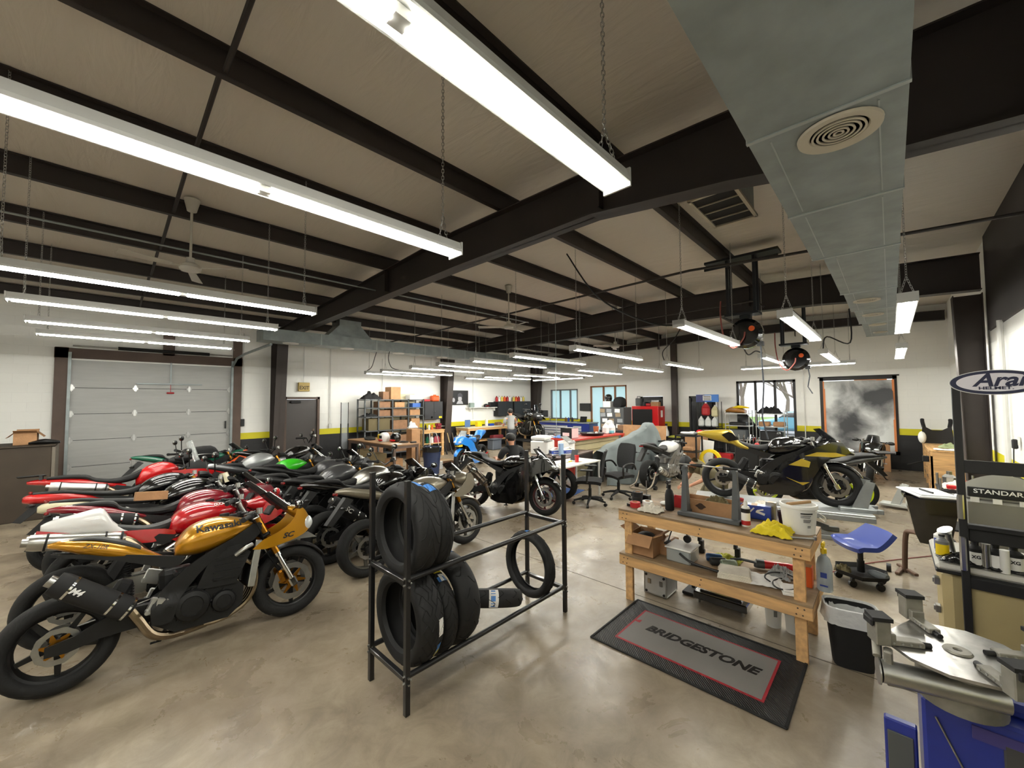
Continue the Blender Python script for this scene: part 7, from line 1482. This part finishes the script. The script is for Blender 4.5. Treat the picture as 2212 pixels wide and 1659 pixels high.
def person(label,loc,rz,P,shirt,pants,cap=None,hair=HAIR):
    """P: joint points in the person's own frame (facing +x, z up)"""
    t=thing('person',label,'person',loc,rz); v={k:V(p) for k,p in P.items()}
    J={'pelvis':(v['pelvis'],.12),'waist':(v['pelvis'].lerp(v['chest'],.45),.115),'chest':(v['chest'],.135),'neck0':(v['chest'].lerp(v['neck'],.75),.075),'neck':(v['neck'],.055),'skull0':(v['neck'].lerp(v['head'],.5),.07),'head':(v['head'],.095),'crown':(v['head']+(v['head']-v['neck']).normalized()*.07,.07)}
    E=[('pelvis','waist'),('waist','chest'),('chest','neck0'),('neck0','neck'),('neck','skull0'),('skull0','head'),('head','crown')]
    for s in 'LR':
        J.update({'sh'+s:(v['sh'+s],.062),'el'+s:(v['el'+s],.043),'wr'+s:(v['wr'+s],.028),'pa'+s:(v['wr'+s]+(v['wr'+s]-v['el'+s]).normalized()*.06,.034),'hp'+s:(v['hp'+s],.092),'kn'+s:(v['kn'+s],.06),'cf'+s:(v['kn'+s].lerp(v['an'+s],.3),.058),'an'+s:(v['an'+s],.04)})
        E+=[('chest','sh'+s),('sh'+s,'el'+s),('el'+s,'wr'+s),('wr'+s,'pa'+s),('pelvis','hp'+s),('hp'+s,'kn'+s),('kn'+s,'cf'+s),('cf'+s,'an'+s)]
    for k in J:
        if k in('pelvis','waist','chest') or k[:2] in('sh','hp','kn','cf'): J[k]=(J[k][0],J[k][1]*.62)
    J['neck0']=(J['neck0'][0],.055)
    place('body',skin_mesh('body',J,E),SKIN,t)
    for s in 'LR':   # five fingers on each hand
        w_=v['wr'+s]; d=(w_-v['el'+s]).normalized(); side=d.cross(V((0,0,1))); side=side.normalized() if side.length>.1 else V((0,1,0)); p=w_+d*.085; fg=MB()
        for k,(o,l) in enumerate(((-.028,.060),(-.01,.075),(.009,.070),(.026,.052))):
            a=p+side*o; b_=a+d*l*.5; c=b_+(d*.6+V((0,0,-.8))).normalized()*l*.5; fg.tube([a-d*.02,a,b_,c],[.009,.009,.008,.006],8)
        q=w_+d*.035-side*.03; fg.tube([q,q-side*.025+d*.025,q-side*.028+d*.055],[.011,.010,.007],8); fg.obj('fingers',SKIN,t)
    g=1.14
    JS={'waist':(J['waist'][0],.135),'chest':(J['chest'][0],.155),'neck0':(J['neck0'][0],.078)}; JS['hem']=(v['pelvis'].lerp(v['chest'],-.05),.155); ES=[('chest','waist'),('waist','hem'),('chest','neck0')]
    JS={k:JS[k] for k in('chest','waist','hem','neck0')}; JS['yoke']=(v['chest'].lerp(v['neck'],.45),.105); ES=[('chest','waist'),('waist','hem'),('chest','yoke'),('yoke','neck0')]
    for s in 'LR': JS['sh'+s]=(v['sh'+s]+V((0,0,.015)),.085); JS['sl'+s]=(v['sh'+s].lerp(v['el'+s],.75),.066); ES+=[('yoke','sh'+s),('sh'+s,'sl'+s)]
    place('shirt',skin_mesh('shirt',JS,ES),shirt,t)
    JP={'pelvis':(v['pelvis'],.135)}; EP=[]
    for s in 'LR': JP.update({'hp'+s:(v['hp'+s],.107),'kn'+s:(v['kn'+s],.078),'hm'+s:(v['kn'+s].lerp(v['an'+s],.92),.066)}); EP+=[('pelvis','hp'+s),('hp'+s,'kn'+s),('kn'+s,'hm'+s)]
    place('trousers',skin_mesh('trousers',JP,EP),pants,t)
    for s in 'LR': a=v['an'+s]; f=(v['to'+s]-a); MB().tube([a-f*.25+V((0,0,-.02)),a+V((0,0,-.03)),a+f*.6+V((0,0,-.045)),a+f+V((0,0,-.05))],[.035,.046,.045,.03],10).obj('shoe',BLKM,t)
    h=v['head']; up=(h-v['neck']).normalized(); T=MX.Translation(h)@V((0,0,1)).rotation_difference(up).to_matrix().to_4x4()
    fc=MB(); fc.tube([(.085,0,.02),(.115,0,-.02),(.098,0,-.03)],[.010,.016,.010],8,T=T)   # nose
    for s in(-1,1): fc.sphere((-.005,s*.088,-.005),(.022,.012,.034),8,6,T=T)
    fc.obj('face_features',SKIN,t)
    ey=MB()
    for s in(-1,1): ey.sphere((.085,s*.034,.022),(.012,.014,.009),8,6,T=T)
    ey.obj('eyes',mat('eye_dark','#2b211b',.3),t); MB().box((.09,0,-.055),(.012,.045,.008),bev=.003,T=T).obj('mouth',mat('lip','#9c5f52',.5),t)
    MB().sphere((-.018,0,.035),(.108,.098,.098),16,10,T=T).obj('hair',hair,t)
    if cap: 
        c=MB().lathe([(.112,.02),(.112,.05),(.095,.105),(.05,.135),(0,.14)],ax='Z',n=22,T=T).obj('cap',cap,t); MB().box((.13,0,.035),(.11,.15,.012),bev=.005,T=T).obj('cap_peak',cap,c)
    return t
def pose(**k): return k
GT=mat('grey_tee','#9b9c9c',.9,bump=.15,bs=20); BT=mat('black_tee','#232324',.9,bump=.15,bs=20); DJ=mat('dark_trousers','#22242a',.9); KH=mat('khaki','#6b644c',.9)
person('person standing in a grey T-shirt, back to the camera at the far workbench',(10.15,9.75,0),R(62),pose(pelvis=(0,0,.93),chest=(.04,0,1.30),neck=(.05,0,1.47),head=(.08,0,1.57),shL=(.03,.17,1.36),shR=(.03,-.17,1.36),elL=(.12,.25,1.10),elR=(.10,-.24,1.10),wrL=(.34,.2,1.12),wrR=(.32,-.18,1.08),hpL=(0,.09,.88),hpR=(0,-.09,.88),knL=(.02,.1,.48),knR=(.02,-.1,.48),anL=(0,.11,.09),anR=(0,-.11,.09),toL=(.17,.12,.07),toR=(.17,-.12,.07)),GT,DJ)
person('seated person in a black T-shirt and cap, back turned, behind the lone black motorcycle',(6.02,5.72,0),R(70),pose(pelvis=(0,0,.52),chest=(.06,0,.88),neck=(.08,0,1.04),head=(.12,0,1.15),shL=(.04,.19,.94),shR=(.04,-.19,.94),elL=(.14,.30,.70),elR=(.14,-.30,.70),wrL=(.38,.22,.74),wrR=(.38,-.22,.74),hpL=(.05,.1,.50),hpR=(.05,-.1,.50),knL=(.46,.14,.48),knR=(.46,-.14,.48),anL=(.42,.14,.09),anR=(.42,-.14,.09),toL=(.59,.15,.07),toR=(.59,-.15,.07)),BT,DJ,cap=BLKM)
t=[o for o in bpy.data.objects if o.name.startswith('person')][-1]
chair(5.98,5.60,R(70),'black office chair under the seated person in the black cap',False,.26)
person('person crouching in a black cap behind the rear wheel of the lifted motorcycle',(8.15,2.62,0),R(140),pose(pelvis=(-.25,0,.42),chest=(.12,0,.66),neck=(.27,0,.72),head=(.38,0,.76),shL=(.14,.18,.68),shR=(.14,-.18,.68),elL=(.25,.30,.48),elR=(.2,-.26,.45),wrL=(.42,.22,.38),wrR=(.38,-.2,.32),hpL=(-.22,.1,.40),hpR=(-.22,-.1,.40),knL=(.12,.2,.30),knR=(.0,-.18,.09),anL=(.02,.2,.07),anR=(-.40,-.18,.09),toL=(.19,.22,.05),toR=(-.48,-.18,.0)),KH,KH,cap=BLKM)
